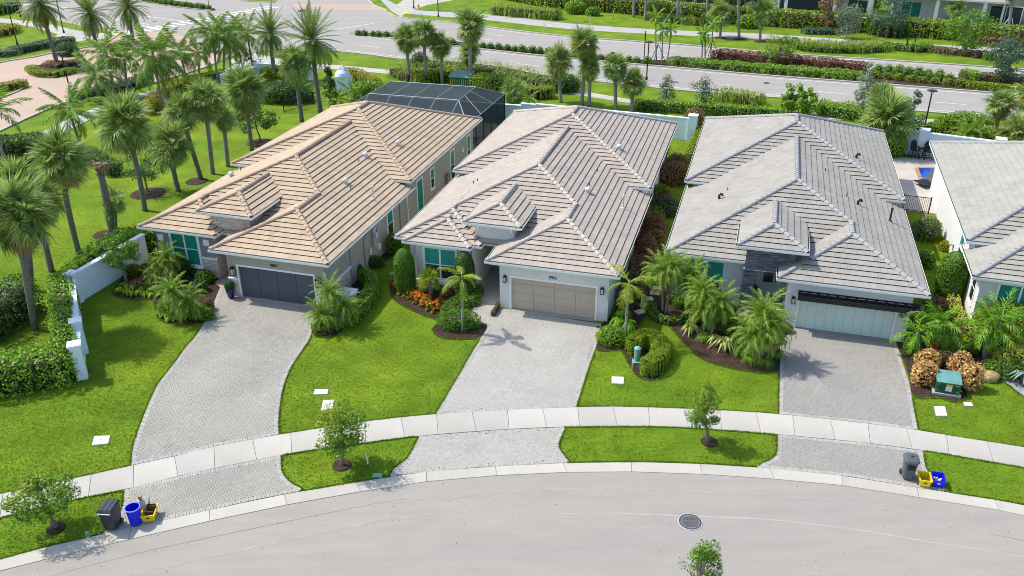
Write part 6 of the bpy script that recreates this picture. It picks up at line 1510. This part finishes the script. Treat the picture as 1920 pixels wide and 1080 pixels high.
# manholes
def manhole(px, py, r, label):
    b = G(px,py); t = T('manhole_cover', label, 'manhole', (b.x,b.y,.006)); MB().lathe([(r*1.06,0),(r*1.04,.016),(r*.98,.018)],(0,0),36).build('ring','grey_metal',t); MB().lathe([(r*.97,0),(r*.97,.020),(r*.80,.021),(r*.78,.014),(r*.1,.014)],(0,0),36).build('lid','iron',t)
    g = MB(); n = 9
    for i in range(-n,n+1):
        y = i*r*.76/n; x = math.sqrt(max(0,(r*.76)**2-y*y))
        if x > .03: g.box(-x,x,y-.010,y+.010,.010,.024).box(y-.009,y+.009,-x,x,.010,.022)
    g.build('grate','iron',t)
manhole(1294,979,.46,'round ribbed manhole cover in the grey street'); manhole(1437,156,.4,'dark manhole cover in the near lane of the boulevard'); manhole(290,40,.4,'dark manhole cover in the left road near the crosswalk')
def cover(pts, label, hole=True):
    A = [G(*p) for p in pts]; c = sum(A, Vector())/4; t = T('utility_cover', label, 'utility cover', (c.x,c.y,0), 0, 'pale utility covers set in the lawns')
    q = [(p-c) for p in A]; ar = sum(q[i].x*q[(i+1)%4].y-q[(i+1)%4].x*q[i].y for i in range(4)); q = q if ar > 0 else q[::-1]
    MB().prism([(p.x*1.06,p.y*1.06) for p in q],.0,.018).build('rim','bedding_sand',t); MB().prism([(p.x,p.y) for p in q],.0,.05).build('lid','cover',t)
    if hole: MB().box(-.05,.0,.02,.05,.05,.053).build('keyhole','iron',t)
cover([(177,819),(207,818),(203,833),(173,836)],'square pale cover in the lawn left of the first driveway'); cover([(591,731),(616,731),(614,740),(588,741)],'narrow pale cover, farther one in the lawn of the second house'); cover([(606,752),(626,751),(624,770),(602,771)],'pale cover just behind the young maple like tree'); cover([(1147,707),(1170,708),(1169,721),(1147,720)],'pale cover beside the second driveway near the green pedestal'); cover([(1751,763),(1771,763),(1776,781),(1755,781)],'pale cover right of the grey driveway'); cover([(1806,755),(1822,756),(1824,763),(1808,762)],'small white cover near the copper hedge',False)
t = T('drain_box','green irrigation lid in the verge by the curb','drain box',G(708,893)); MB().tbox((.22,.16),(.2,.14),0,.06).build('lid','pedestal_green',t)
t = T('drain_box','pale green round lid in the side yard grass','drain box',G(735,514)); MB().lathe([(.2,0),(.19,.05),(.05,.06)],(0,0),14).build('lid','pedestal_green',t)
t = T('drain_grate','dark round drain at the corner of the second driveway','drain',(G(1121,614).x,G(1121,614).y,.04)); MB().lathe([(.11,0),(.11,.012),(.08,.014)],(0,0),14).build('lid','iron',t)
t = T('marker_stake','pale wooden stake leaning in the verge','stake',G(690,870)); MB().tube([(0,0,0),(-.06,.02,.85)],[.03,.025],6).build('post','sticker_white',t); MB().tube([(-.045,.015,.6),(-.06,.02,.85)],[.032,.028],6).build('band','sticker_yellow',t)
t = T('road_marker','small teal marker post at the curb edge','marker post',G(166,1008)); MB().box(-.06,.06,-.03,.03,0,.3).build('post','pedestal_green',t); MB().box(-.08,.08,-.032,.032,.12,.2).build('band','trans_top',t)
# cable pedestal
t = T('cable_pedestal','pale green cable pedestal inside the curled lime hedge','utility pedestal',G(1194,680)); MB().box(-.22,.22,-.2,.2,0,.12).build('base','pedestal_green',t); MB().lathe([(.16,.1),(.16,.75),(.18,.76),(.18,.86),(.10,.93),(.02,.95)],(0,.05),16).build('housing','pedestal_green',t); MB().box(-.06,.02,-.204,-.2,.03,.07).build('latch','iron',t)
t = T('marker_flag','thin white marker rod in front of the green pedestal','marker post',G(1185,693)); MB().tube([(0,0,0),(0,0,.55)],.018,6).build('post','sticker_white',t)
def transformer(px, py, w_, d_, h, label, rz, mini=False):
    t = T('transformer', label, 'transformer', G(px,py), rz); MB().box(-w_*.6,w_*.6,-d_*.6,d_*.55,0,.12).build('pad','concrete',t)
    MB().box(-w_/2,w_/2,-d_/2,d_/2,.12,h*.78).build('cabinet','trans_green',t)
    MB().add([(-w_*.53,-d_*.54,h*.76),(w_*.53,-d_*.54,h*.76),(w_*.53,d_*.53,h*.76),(-w_*.53,d_*.53,h*.76),(-w_*.53,-d_*.54,h*.80),(w_*.53,-d_*.54,h*.80),(w_*.53,-d_*.02,h*.95),(-w_*.53,-d_*.02,h*.95),(w_*.53,d_*.53,h),(-w_*.53,d_*.53,h)],[(0,1,5,4),(4,5,6,7),(7,6,8,9),(1,2,8,6,5),(3,0,4,7,9),(2,3,9,8),(3,2,1,0)]).build('lid','trans_top',t)
    y = -d_/2-.008
    if not mini:
        MB().box(-.10,.18,y,y+.006,h*.56,h*.70).build('warning_label','sticker_yellow',t); MB().box(-.11,.17,y,y+.006,h*.40,h*.55).box(-.11,.17,y,y+.006,h*.28,h*.385).build('warning_label','sticker_white',t)
        mb = MB()
        for i in range(5): mb.box(w_*.28+i*.035,w_*.28+i*.035+.02,y,y+.005,h*.62,h*.69)
        for a, z in ((-w_*.42,h*.66),(-w_*.44,h*.30),(w_*.42,h*.28)): mb.box(a-.02,a+.02,y,y+.005,z-.035,z+.035)
        mb.build('marking','sticker_yellow',t)
    else:
        mb = MB()
        for i in range(9): mb.box(-w_*.45+i*w_*.11,-w_*.45+i*w_*.11+.05,y,y+.006,h*.25,h*.66)
        mb.build('marking','sticker_yellow',t)
transformer(1772,733,1.05,.85,.92,'dark green transformer box with warning stickers inside the copper hedge',-.30)
transformer(866,163,2.3,1.7,1.6,'large green transformer cabinet behind the pool cage',-.28,True)
# white lid by the first house
b = G(652,572); t = T('utility_box','white lidded equipment box inside the curved hedge','equipment box',b,-.28); MB().box(-.5,.5,-.38,.38,0,.85).build('cabinet','grey_pvc',t); MB().box(-.56,.56,-.44,.44,.85,.93).tbox((.56,.44),(.48,.36),.93,.97).build('lid','white',t)
# planter with ball topiary
b = G(434,559); t = T('planter','tall dark blue glazed planter beside the dark garage door','planter',b); MB().lathe([(.14,0),(.16,.03),(.25,.45),(.27,.62),(.25,.70),(.22,.68),(.20,.60)],(0,0),20).build('pot','planter_blue',t,smooth=True); MB().lathe([(.20,.58),(.19,.61)],(0,0),16).build('soil','mulch',t)
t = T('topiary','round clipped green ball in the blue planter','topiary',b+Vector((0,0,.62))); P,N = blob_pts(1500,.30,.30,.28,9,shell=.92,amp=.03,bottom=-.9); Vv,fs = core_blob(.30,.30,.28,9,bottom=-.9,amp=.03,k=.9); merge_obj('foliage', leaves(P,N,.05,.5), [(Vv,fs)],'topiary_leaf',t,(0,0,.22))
b = Vector(hw(3,-2.45,2.9)); t = T('planter','grey planter in the shaded entrance of the white house','planter',b); MB().tbox((.16,.16),(.24,.24),.05,.62).build('pot','grey_metal',t); MB().tbox((.2,.2),(.2,.2),.6,.63).build('soil','mulch',t)
bush(b+Vector((0,0,.62)),0,.3,.3,.22,'leaf_oak',label='small leafy plant in the grey entrance planter',size=.09)
b = Vector(hw(3,-2.55,3.7)); t = T('bench','pale cushioned bench in the shaded entrance','bench',b,-.28); MB().box(-.28,.28,-.3,.3,.06,.45).build('seat','grey_pvc',t); MB().box(-.28,.28,.28,.36,.45,.95).build('backrest','cardboard',t)
for i,(px,py) in enumerate(((1227.5,550),(1232,541),(1216,561),(1205,572),(1200,585))):
    b = G(px,py); t = T('stepping_stone',('ring patterned stepping stone beside the dwarf palm stems','stepping stone farthest along the side path','stepping stone third from the lawn','stepping stone second from the lawn','stepping stone closest to the lawn')[i],'stepping stone',(b.x,b.y,.008),-.3+i*.2,'stepping stones between the second and third houses'); MB().tbox((.28,.24),(.26,.22),0,.05).build('stone_slab','cover',t)
    if i == 0: MB().lathe([(.17,.05),(.16,.058),(.13,.056)],(0,0),20).build('ring','cardboard',t)
b = G(1855,712); t = T('rock','mossy yellow brown rock beside the agave','rock',(b.x,b.y,0)); Vv,fs = core_blob(.55,.4,.35,77,amp=.5,k=1.0); mb = MB().add([tuple(v) for v in Vv], fs); mb.build('stone','rock',t,loc=(0,0,.15))
# bins
def wheelie(px, py, rz, mat, label, rounded=False):
    t = T('wheeled_bin', label, 'wheeled bin', (G(px,py).x,G(px,py).y,.045), rz)
    if not rounded:
        MB().tbox((.22,.25),(.28,.33),.06,.98,(0,0),(0,-.02)).build('body',mat,t)
        MB().tbox((.30,.37),(.30,.37),.98,1.03,(0,-.02)).tbox((.30,.37),(.25,.33),1.03,1.09,(0,-.02),(0,0)).build('lid',mat,t)
        g = MB()
        for a in (-.1,.1): g.box(a-.012,a+.012,-.34,.33,1.088,1.105)
        g.build('lid_rib',mat,t); MB().tube([(-.25,-.42,.96),(.25,-.42,.96)],.022,8).tube([(-.25,-.42,.96),(-.25,-.3,.93)],.02,6).tube([(.25,-.42,.96),(.25,-.3,.93)],.02,6).build('handle','grey_pvc',t)
    else:
        mb = MB(); pr = [(.21,.05),(.24,.4),(.275,.92),(.275,.95)]
        n = 20; vs = []
        for r,z in pr:
            for k in range(n):
                a = 2*math.pi*k/n; q = (abs(math.cos(a))**4+abs(math.sin(a))**4)**-.25; vs.append((r*q*math.cos(a),r*1.1*q*math.sin(a),z))
        mb.add(vs,[(i*n+k,i*n+(k+1)%n,(i+1)*n+(k+1)%n,(i+1)*n+k) for i in range(len(pr)-1) for k in range(n)]+[tuple(range(n-1,-1,-1)),tuple(range(3*n,4*n))]).build('body',mat,t)
        mb = MB(); pr = [(.31,.93),(.32,.97),(.29,1.04),(.20,1.07)]; vs = []
        for r,z in pr:
            for k in range(n):
                a = 2*math.pi*k/n; q = (abs(math.cos(a))**4+abs(math.sin(a))**4)**-.25; vs.append((r*q*math.cos(a),r*1.1*q*math.sin(a),z))
        mb.add(vs,[(i*n+k,i*n+(k+1)%n,(i+1)*n+(k+1)%n,(i+1)*n+k) for i in range(len(pr)-1) for k in range(n)]+[tuple(range(n-1,-1,-1)),tuple(range(3*n,4*n))]).build('lid',mat,t)
        MB().box(-.03,.10,.02,.06,1.068,1.09).box(-.03,.0,-.1,.02,1.068,1.085).build('lid_grip','black',t); MB().box(-.14,.14,-.36,-.28,.62,.80).build('handle','black',t)
    for s in (-1,1): MB().tube([(s*.27,.22,.11),(s*.22,.22,.11)],.11,14).build('wheel','black',t)
wheelie(214,988,-.08,'bin_black','black wheeled bin with a flat lid at the first driveway apron')
wheelie(1700,896,-.25,'bin_grey','dark grey wheeled bin with a rounded lid at the third driveway apron',True)
b = G(256,982); t = T('recycling_barrel','round royal blue open barrel between the black bin and yellow crate','barrel',(b.x,b.y,.045)); MB().lathe([(.20,0),(.22,.02),(.27,.74),(.285,.75),(.285,.80),(.26,.80),(.21,.06)],(0,0),26).build('body','bin_blue',t,smooth=False); MB().lathe([(.288,.765),(.296,.78),(.296,.805),(.262,.806)],(0,0),26,False).build('rim','bin_rim',t)
def crate(px, py, rz, mat, label, a=.205, d=.27, h=.36):
    b = G(px,py); t = T('recycling_crate', label, 'recycling crate', (b.x,b.y,.045), rz); mb = MB(); th = .015; k = 1.22
    o0 = [(-a,-d),(a,-d),(a,d),(-a,d)]; vs = [(x,y,0) for x,y in o0]+[(x*k,y*k,h) for x,y in o0]+[((abs(x*k)-th)*np.sign(x),(abs(y*k)-th)*np.sign(y),h) for x,y in o0]+[((abs(x)-th)*np.sign(x),(abs(y)-th)*np.sign(y),.02) for x,y in o0]
    mb.add(vs,[(3,2,1,0)]+[(i,(i+1)%4,4+(i+1)%4,4+i) for i in range(4)]+[(4+i,4+(i+1)%4,8+(i+1)%4,8+i) for i in range(4)]+[(8+i,8+(i+1)%4,12+(i+1)%4,12+i) for i in range(4)]+[(12,13,14,15)]).build('body',mat,t)
    r = MB(); K = k*1.02
    for x0,x1,y0,y1 in ((-a*K-.02,a*K+.02,-d*K-.02,-d*K),(-a*K-.02,a*K+.02,d*K,d*K+.02),(-a*K-.02,-a*K,-d*K,d*K),(a*K,a*K+.02,-d*K,d*K)): r.box(x0,x1,y0,y1,h-.05,h)
    r.build('rim',mat,t); MB().box(-.06,.06,-d*k*.94-.005,-d*k*.94,h*.5,h*.66).build('emblem','black' if mat=='bin_yellow' else 'sticker_white',t); return t,Vector((b.x,b.y,.045))
def at_obj(name, label, cat, base, off, rz, mb, mat, part='sheet'):
    t = T(name, label, cat, base+Vector(off), rz); mb.build(part, mat, t); return t
_, cb = crate(283,971,.12,'bin_yellow','yellow recycling crate filled with cardboard by the blue barrel')
at_obj('cardboard_box','dark brown flattened boxes standing in the yellow crate','cardboard',cb,(.04,.12,.05),.12,MB().box(-.17,.17,-.02,.02,0,.42).box(-.17,.17,.06,.08,0,.46),'dark_cardboard')
at_obj('cardboard_box','dark brown flattened box leaning at the front of the yellow crate','cardboard',cb,(.04,-.12,.05),.1,MB().box(-.17,.17,-.02,.02,0,.34),'dark_cardboard')
at_obj('newspaper_bundle','bundle of grey newspaper standing beside the blue barrel','newspaper',cb,(-.30,.16,0),.2,MB().tbox((.10,.05),(.13,.06),0,.72),'newsprint')
at_obj('cardboard_tube','curved grey card strip sticking up from the yellow crate','cardboard',cb,(-.12,.2,.05),.5,MB().add([(x,y,z) for y in (0,.02) for x,z in ((-.05,0),(.05,0),(.13,.5),(.16,.95),(.06,.6))],[(0,1,2,4),(4,2,3),(5,9,7,6),(9,8,7),(0,5,6,1),(1,6,7,2),(2,7,8,3),(3,8,9,4),(4,9,5,0)]),'grey_pvc')
at_obj('cardboard_piece','small carton on top of the newspaper bundle','carton',cb,(-.33,.18,.72),.2,MB().tbox((.05,.04),(.06,.05),0,.16).tbox((.065,.05),(.06,.05),.161,.20),'cardboard')
_, cb = crate(1731,907,-.25,'bin_yellow','yellow recycling crate with one carton beside the dark grey bin',.185,.25,.36)
at_obj('cardboard_box','small torn carton lying in the right yellow crate','carton',cb,(.02,-.02,.05),.3,MB().tbox((.14,.10),(.13,.09),0,.13).tbox((.12,.03),(.13,.02),.131,.19),'cardboard')
_, cb = crate(1756,908,-.28,'bin_blue','blue recycling crate with bottles beside the grey bin',.19,.25,.36)
for i,(ox,oy,m_,lb) in enumerate(((-.10,.10,'sticker_white','white plastic bottle in the blue crate'),(.06,-.05,'sticker_white','white jug lying in the blue crate'),(-.04,0,'trans_top','teal bottle in the blue crate'),(-.12,-.08,'leaf_red','pink packet in the blue crate'))):
    at_obj('bottle',lb,'bottle',cb,(ox,oy,.14+.02*i),.5*i,MB().tube([(-.12,0,.06),(.02,0,.07),(.06,0,.08),(.11,0,.09)],[.055,.055,.025,.02],10),m_,'bottle_body')
# pool cage
ch, ct = 3.0, 4.2
u0,u1,v0,v1 = -7.6,4.8,27.75,38.6; p0,p1,q0,q1 = -5.6,2.9,31.0,35.8
x,y,a = HL(1); PC = T('pool_cage','dark screened pool enclosure behind the grey house','pool enclosure',(x,y,0),a)
def beam(p,q,r=.035): MB().tube([p,q],r,4).build('beam','grey_metal',PC)
def panel(*pts): MB().add(pts,[tuple(range(len(pts)))]).build('screen_panel','screen',PC)
us = [p0+(p1-p0)*i/4 for i in range(5)]
for i,u in enumerate(us):
    beam((u,q0,ct),(u,q1,ct)); beam((u,q0,ct),(u,v0,ch)); beam((u,q1,ct),(u,v1,ch))
    if i < 4: panel((u,q0,ct),(us[i+1],q0,ct),(us[i+1],q1,ct),(u,q1,ct)); panel((u,v0,ch),(us[i+1],v0,ch),(us[i+1],q0,ct),(u,q0,ct)); panel((u,v1,ch),(us[i+1],v1,ch),(us[i+1],q1,ct),(u,q1,ct))
for v in (q0,q1): beam((p0,v,ct),(p1,v,ct))
for u,pu in ((u1,p1),(u0,p0)):
    beam((u,v0,ch),(u,v1,ch)); beam((pu,q0,ct),(u,v0,ch)); beam((pu,q1,ct),(u,v1,ch)); beam((pu,(q0*2+q1)/3,ct),(u,(v0*2+v1)/3,ch)); beam((pu,(q0+2*q1)/3,ct),(u,(v0+2*v1)/3,ch))
    panel((u,v0,ch),(u,v1,ch),(pu,q1,ct),(pu,q0,ct))
    panel((u,v0,.02),(u,v1,.02),(u,v1,ch),(u,v0,ch)); panel((u,v0,ch),(us[0] if pu==p0 else us[4],v0,ch),(pu,q0,ct)); panel((u,v1,ch),(us[0] if pu==p0 else us[4],v1,ch),(pu,q1,ct))
    for i in range(6): v = v0+(v1-v0)*i/5; MB().box(u-.04,u+.04,v-.04,v+.04,0,ch).build('post','bronze',PC)
beam((u0,v1,ch),(u1,v1,ch)); beam((u0,v0,ch),(u1,v0,ch)); panel((u0,v1,.02),(u1,v1,.02),(u1,v1,ch),(u0,v1,ch))
for i in range(8): u = u0+(u1-u0)*i/7; MB().box(u-.04,u+.04,v1-.04,v1+.04,0,ch).build('post','bronze',PC)
flat('pool_terrace', [h2(1,-7.6,27),h2(1,4.8,27),h2(1,4.8,38.5),h2(1,-7.6,38.5)], .02, 'patio')
flat('pool_water', [h2(1,-5,30),h2(1,3.9,30),h2(1,3.9,34),h2(1,-5,34)], .03, 'water'); kerb([h2(1,-5,30),h2(1,3.9,30),h2(1,3.9,34),h2(1,-5,34),h2(1,-5,30)], -.3, .06, 'pool_coping', 1.2, 'patio')
# open pool right
pq = [G(1722,316),G(1775,318),G(1775,336),G(1729,337)]; flat('pool_water', [(p.x,p.y) for p in pq], .03, 'pool_blue'); kerb([(p.x,p.y) for p in pq]+[(pq[0].x,pq[0].y)], .3, .06, 'pool_coping', 1.2, 'cardboard')
def adirondack(px, py, rz, label):
    t = T('garden_chair', label, 'chair', G(px,py), rz, 'tall black garden chairs by the back wall')
    for sx in (-1,1):
        for y0,y1,zt in ((-.30,-.24,.95),(.30,.2,.72)): MB().tube([(sx*.30,y0,0),(sx*.27,y1,zt)],.03,6).build('leg','furniture',t)
        MB().box(sx*.30-.06,sx*.30+.06,-.36,.26,.95,.98).build('armrest','furniture',t)
    MB().box(-.27,.27,-.32,-.28,.25,.29).box(-.27,.27,.25,.29,.25,.29).build('footrest','furniture',t)
    for i in range(5): MB().box(-.27,.27,-.30+i*.115,-.30+i*.115+.10,.70-.02*i,.725-.02*i).build('seat_slat','furniture',t)
    for i in range(6):
        a = -.25+i*.085; hgt = .78-abs(i-2.5)**2*.028
        MB().add([(a+k*.078,.22+.28*z/.9+yy,.68+z) for yy in (0,.02) for k,z in ((0,0),(1,0),(1,hgt),(0,hgt))],[(0,1,2,3),(7,6,5,4),(0,4,5,1),(1,5,6,2),(2,6,7,3),(3,7,4,0)]).build('back_slat','furniture',t)
adirondack(1712,296,.0,'tall black slatted chair on the left by the white wall'); adirondack(1737,299,-.05,'tall black slatted chair nearer the sage roof')
t = T('garden_table','small tall black table between the two slatted chairs','table',G(1725,298)); MB().box(-.25,.25,-.25,.25,.92,.95).build('tabletop','furniture',t)
for sx in (-1,1):
    for sy in (-1,1): MB().box(sx*.2-.025,sx*.2+.025,sy*.2-.025,sy*.2+.025,0,.92).build('leg','furniture',t)
def lounger(px, py, rz, label):
    t = T('sun_lounger', label, 'lounger', G(px,py), rz, 'black loungers beside the blue pool'); MB().add([(x_,y_,z_) for x_ in (-.32,.32) for y_,z_ in ((-.9,.34),(.25,.30),(.8,.85),(.8,.81),(.25,.26),(-.9,.30))],[(0,1,4,5),(1,2,3,4),(6,11,10,7),(7,10,9,8),(0,6,7,1),(1,7,8,2),(3,9,10,4),(4,10,11,5),(0,5,11,6),(2,8,9,3)]).build('seat','furniture',t)
    for y_ in (-.7,.3):
        for x_ in (-.3,.3): MB().tube([(x_,y_,0),(x_,y_+.15,.32)],.02,6).build('leg','furniture',t)
lounger(1733,345,-1.2,'black sun lounger nearer the fence'); lounger(1742,350,-1.2,'black sun lounger against the white house wall')
t = T('garden_ornament','white birdbath like ornament beside the side fence','ornament',G(1258,330)); MB().box(-.45,.45,-.3,.3,0,.12).build('base','white',t); MB().lathe([(.12,.1),(.1,.4),(.28,.55),(.26,.8),(.05,.95)],(0,.05),14).build('bowl','cover',t)
# pump station, sign walls
b = G(545,183); t = T('pump_station','white irrigation pump pipes standing on the lawn','pump',b,-.2)
for a in (-1.15,1.1): MB().tube([(a,0,0),(a,0,1.5),(a*.9,0,1.75)],.12,10).lathe([(.2,1.0),(.2,1.1)],(a,0),12).lathe([(.2,1.45),(.2,1.55)],(a,0),12).build('riser_pipe','white_pipe',t)
MB().tube([(-1.15,0,.7),(1.1,0,.7)],.13,10).lathe([(.4,.15),(.45,.2),(.45,.9),(.3,1.05)],(-.1,0),16).build('pump_housing','white_pipe',t); MB().tube([(.1,0,.3),(.1,0,1.6)],.06,8).build('gauge_pipe','grey_metal',t); MB().box(.35,.95,-.5,-.1,.05,.7).build('control_box','grey_metal',t); MB().box(-1.5,1.6,-.8,.7,0,.08).build('pad','cover',t)
b = G(645,168); t = T('sign_pillar','white domed entrance pillar by the golden shrubs','pillar',b,-.2); MB().box(-.8,.8,-.6,.6,0,1.5).build('shaft','fence_white',t); MB().lathe([(.85,1.5),(.85,1.6),(.75,1.9),(.5,2.2),(.1,2.35)],(0,0),18).build('dome','fence_white',t); MB().tbox((.45,.35),(.05,.04),2.3,2.75).build('finial','grey_pvc',t)
wallseg(G(418,160), G(482,143), 1.1, 'planter_wall', 'blue grey curved planter wall with white coping', th=.6, group=None); wallseg(G(482,143), G(590,150), 1.5, 'planter_wall', 'white planter wall behind the pump pipes', th=.6, group=None)
# far patio houses
def patio_house(p, q, dep, h, label, cols, win):
    p = Vector((p.x,p.y,0)); q = Vector((q.x,q.y,0)); d = q-p; L = d.length; t = T('house',label,'house',p,math.atan2(d.y,d.x),'white houses with patios beyond the far hedge')
    MB().box(0,L,3.5,dep,0,h).box(0,.25,.0,3.49,0,h).box(L-.25,L,.0,3.49,0,h).build('wall','wall_c',t); MB().box(-.6,L+.6,-.7,dep+.6,h,h+.22).build('fascia','white',t)
    MB().add([(-.7,-.8,h+.22),(L+.7,-.8,h+.22),(L+.7,dep+.7,h+.22),(-.7,dep+.7,h+.22),(dep/2,dep/2,h+2.6),(L-dep/2,dep/2,h+2.6)],[(0,1,5,4),(1,2,5),(2,3,4,5),(3,0,4),(3,2,1,0)]).build('roof','tile_c',t)
    for a in cols: MB().box(a-.25,a+.25,.0,.5,0,h).box(a-.3,a+.3,-.04,.54,0,.3).build('column','white',t)
    fr = lambda a,o,z: (a,3.5-o,z)
    for a0,a1,z0,z1,m_ in win:
        w_ = MB().box(a0-.1,a0,0,.05,z0-.1,z1+.1,fr).box(a1,a1+.1,0,.05,z0-.1,z1+.1,fr).box(a0,a1,0,.05,z1,z1+.1,fr).box(a0,a1,0,.05,z0-.1,z0,fr).box((a0+a1)/2-.04,(a0+a1)/2+.04,0,.045,z0,z1,fr).build('window','white',t); MB().box(a0,a1,0,.02,z0,z1,fr).build('pane',m_,w_)
    flat('patio', [(p+d*k+n_)[:2] for k,n_ in ((0,Vector()),(1,Vector()),(1,Vector((-d.y,d.x,0)).normalized()*3.4),(0,Vector((-d.y,d.x,0)).normalized()*3.4))], .03, 'patio'); return t
p = patio_house(G(1664,50), G(1872,66), 11, 4.3, 'white far house with an open columned patio', (6.1,12.2), ((1.2,3.8,.2,3.2,'teal_glass'),(7.6,9.6,1.9,3.4,'teal_glass'),(13.0,17.0,.1,3.4,'dark_glass')))
MB().box(6.4,12,.05,.25,0,1.05).build('low_wall','white',p); MB().box(7.4,11.0,1.8,2.6,.0,1.5).build('counter','grey_metal',p); MB().box(13.2,14.2,1.6,2.4,0,.8).box(14.8,15.8,1.5,2.3,0,.8).build('seating','furniture',p)
p = patio_house(G(1455,28), G(1625,40), 11, 4.3, 'white far house with a dark screened patio', (1.3,8.6), ((10.2,13.0,.1,2.5,'dark_glass'),(2.2,7.4,.1,2.6,'dark_glass')))
MB().box(1.6,8.3,.06,.09,0,4.28).build('screen_panel','screen',p)
p = patio_house(G(1890,44), G(2060,70), 11, 4.3, 'white far house cut off at the top corner', (9,), ((.8,2.4,1.0,2.6,'dark_glass'),))
p = patio_house(G(1225,-2), G(1440,14), 11, 4.3, 'white far house mostly hidden by the far trees', (5,), ((6,9,.1,2.5,'dark_glass'),))
# mulch rings round lawn palms
for i,(px,py,r_) in enumerate(((278,363,1.35),(490,268,1.3),(196,440,.8),(1350,71,.9),(1386,73,.9),(1425,78,.9),(369,340,.9))): S(MB().lathe([(r_,0),(r_*.9,.05),(r_*.4,.07)], g2(px,py), 20).build('mulch_ring','mulch'))
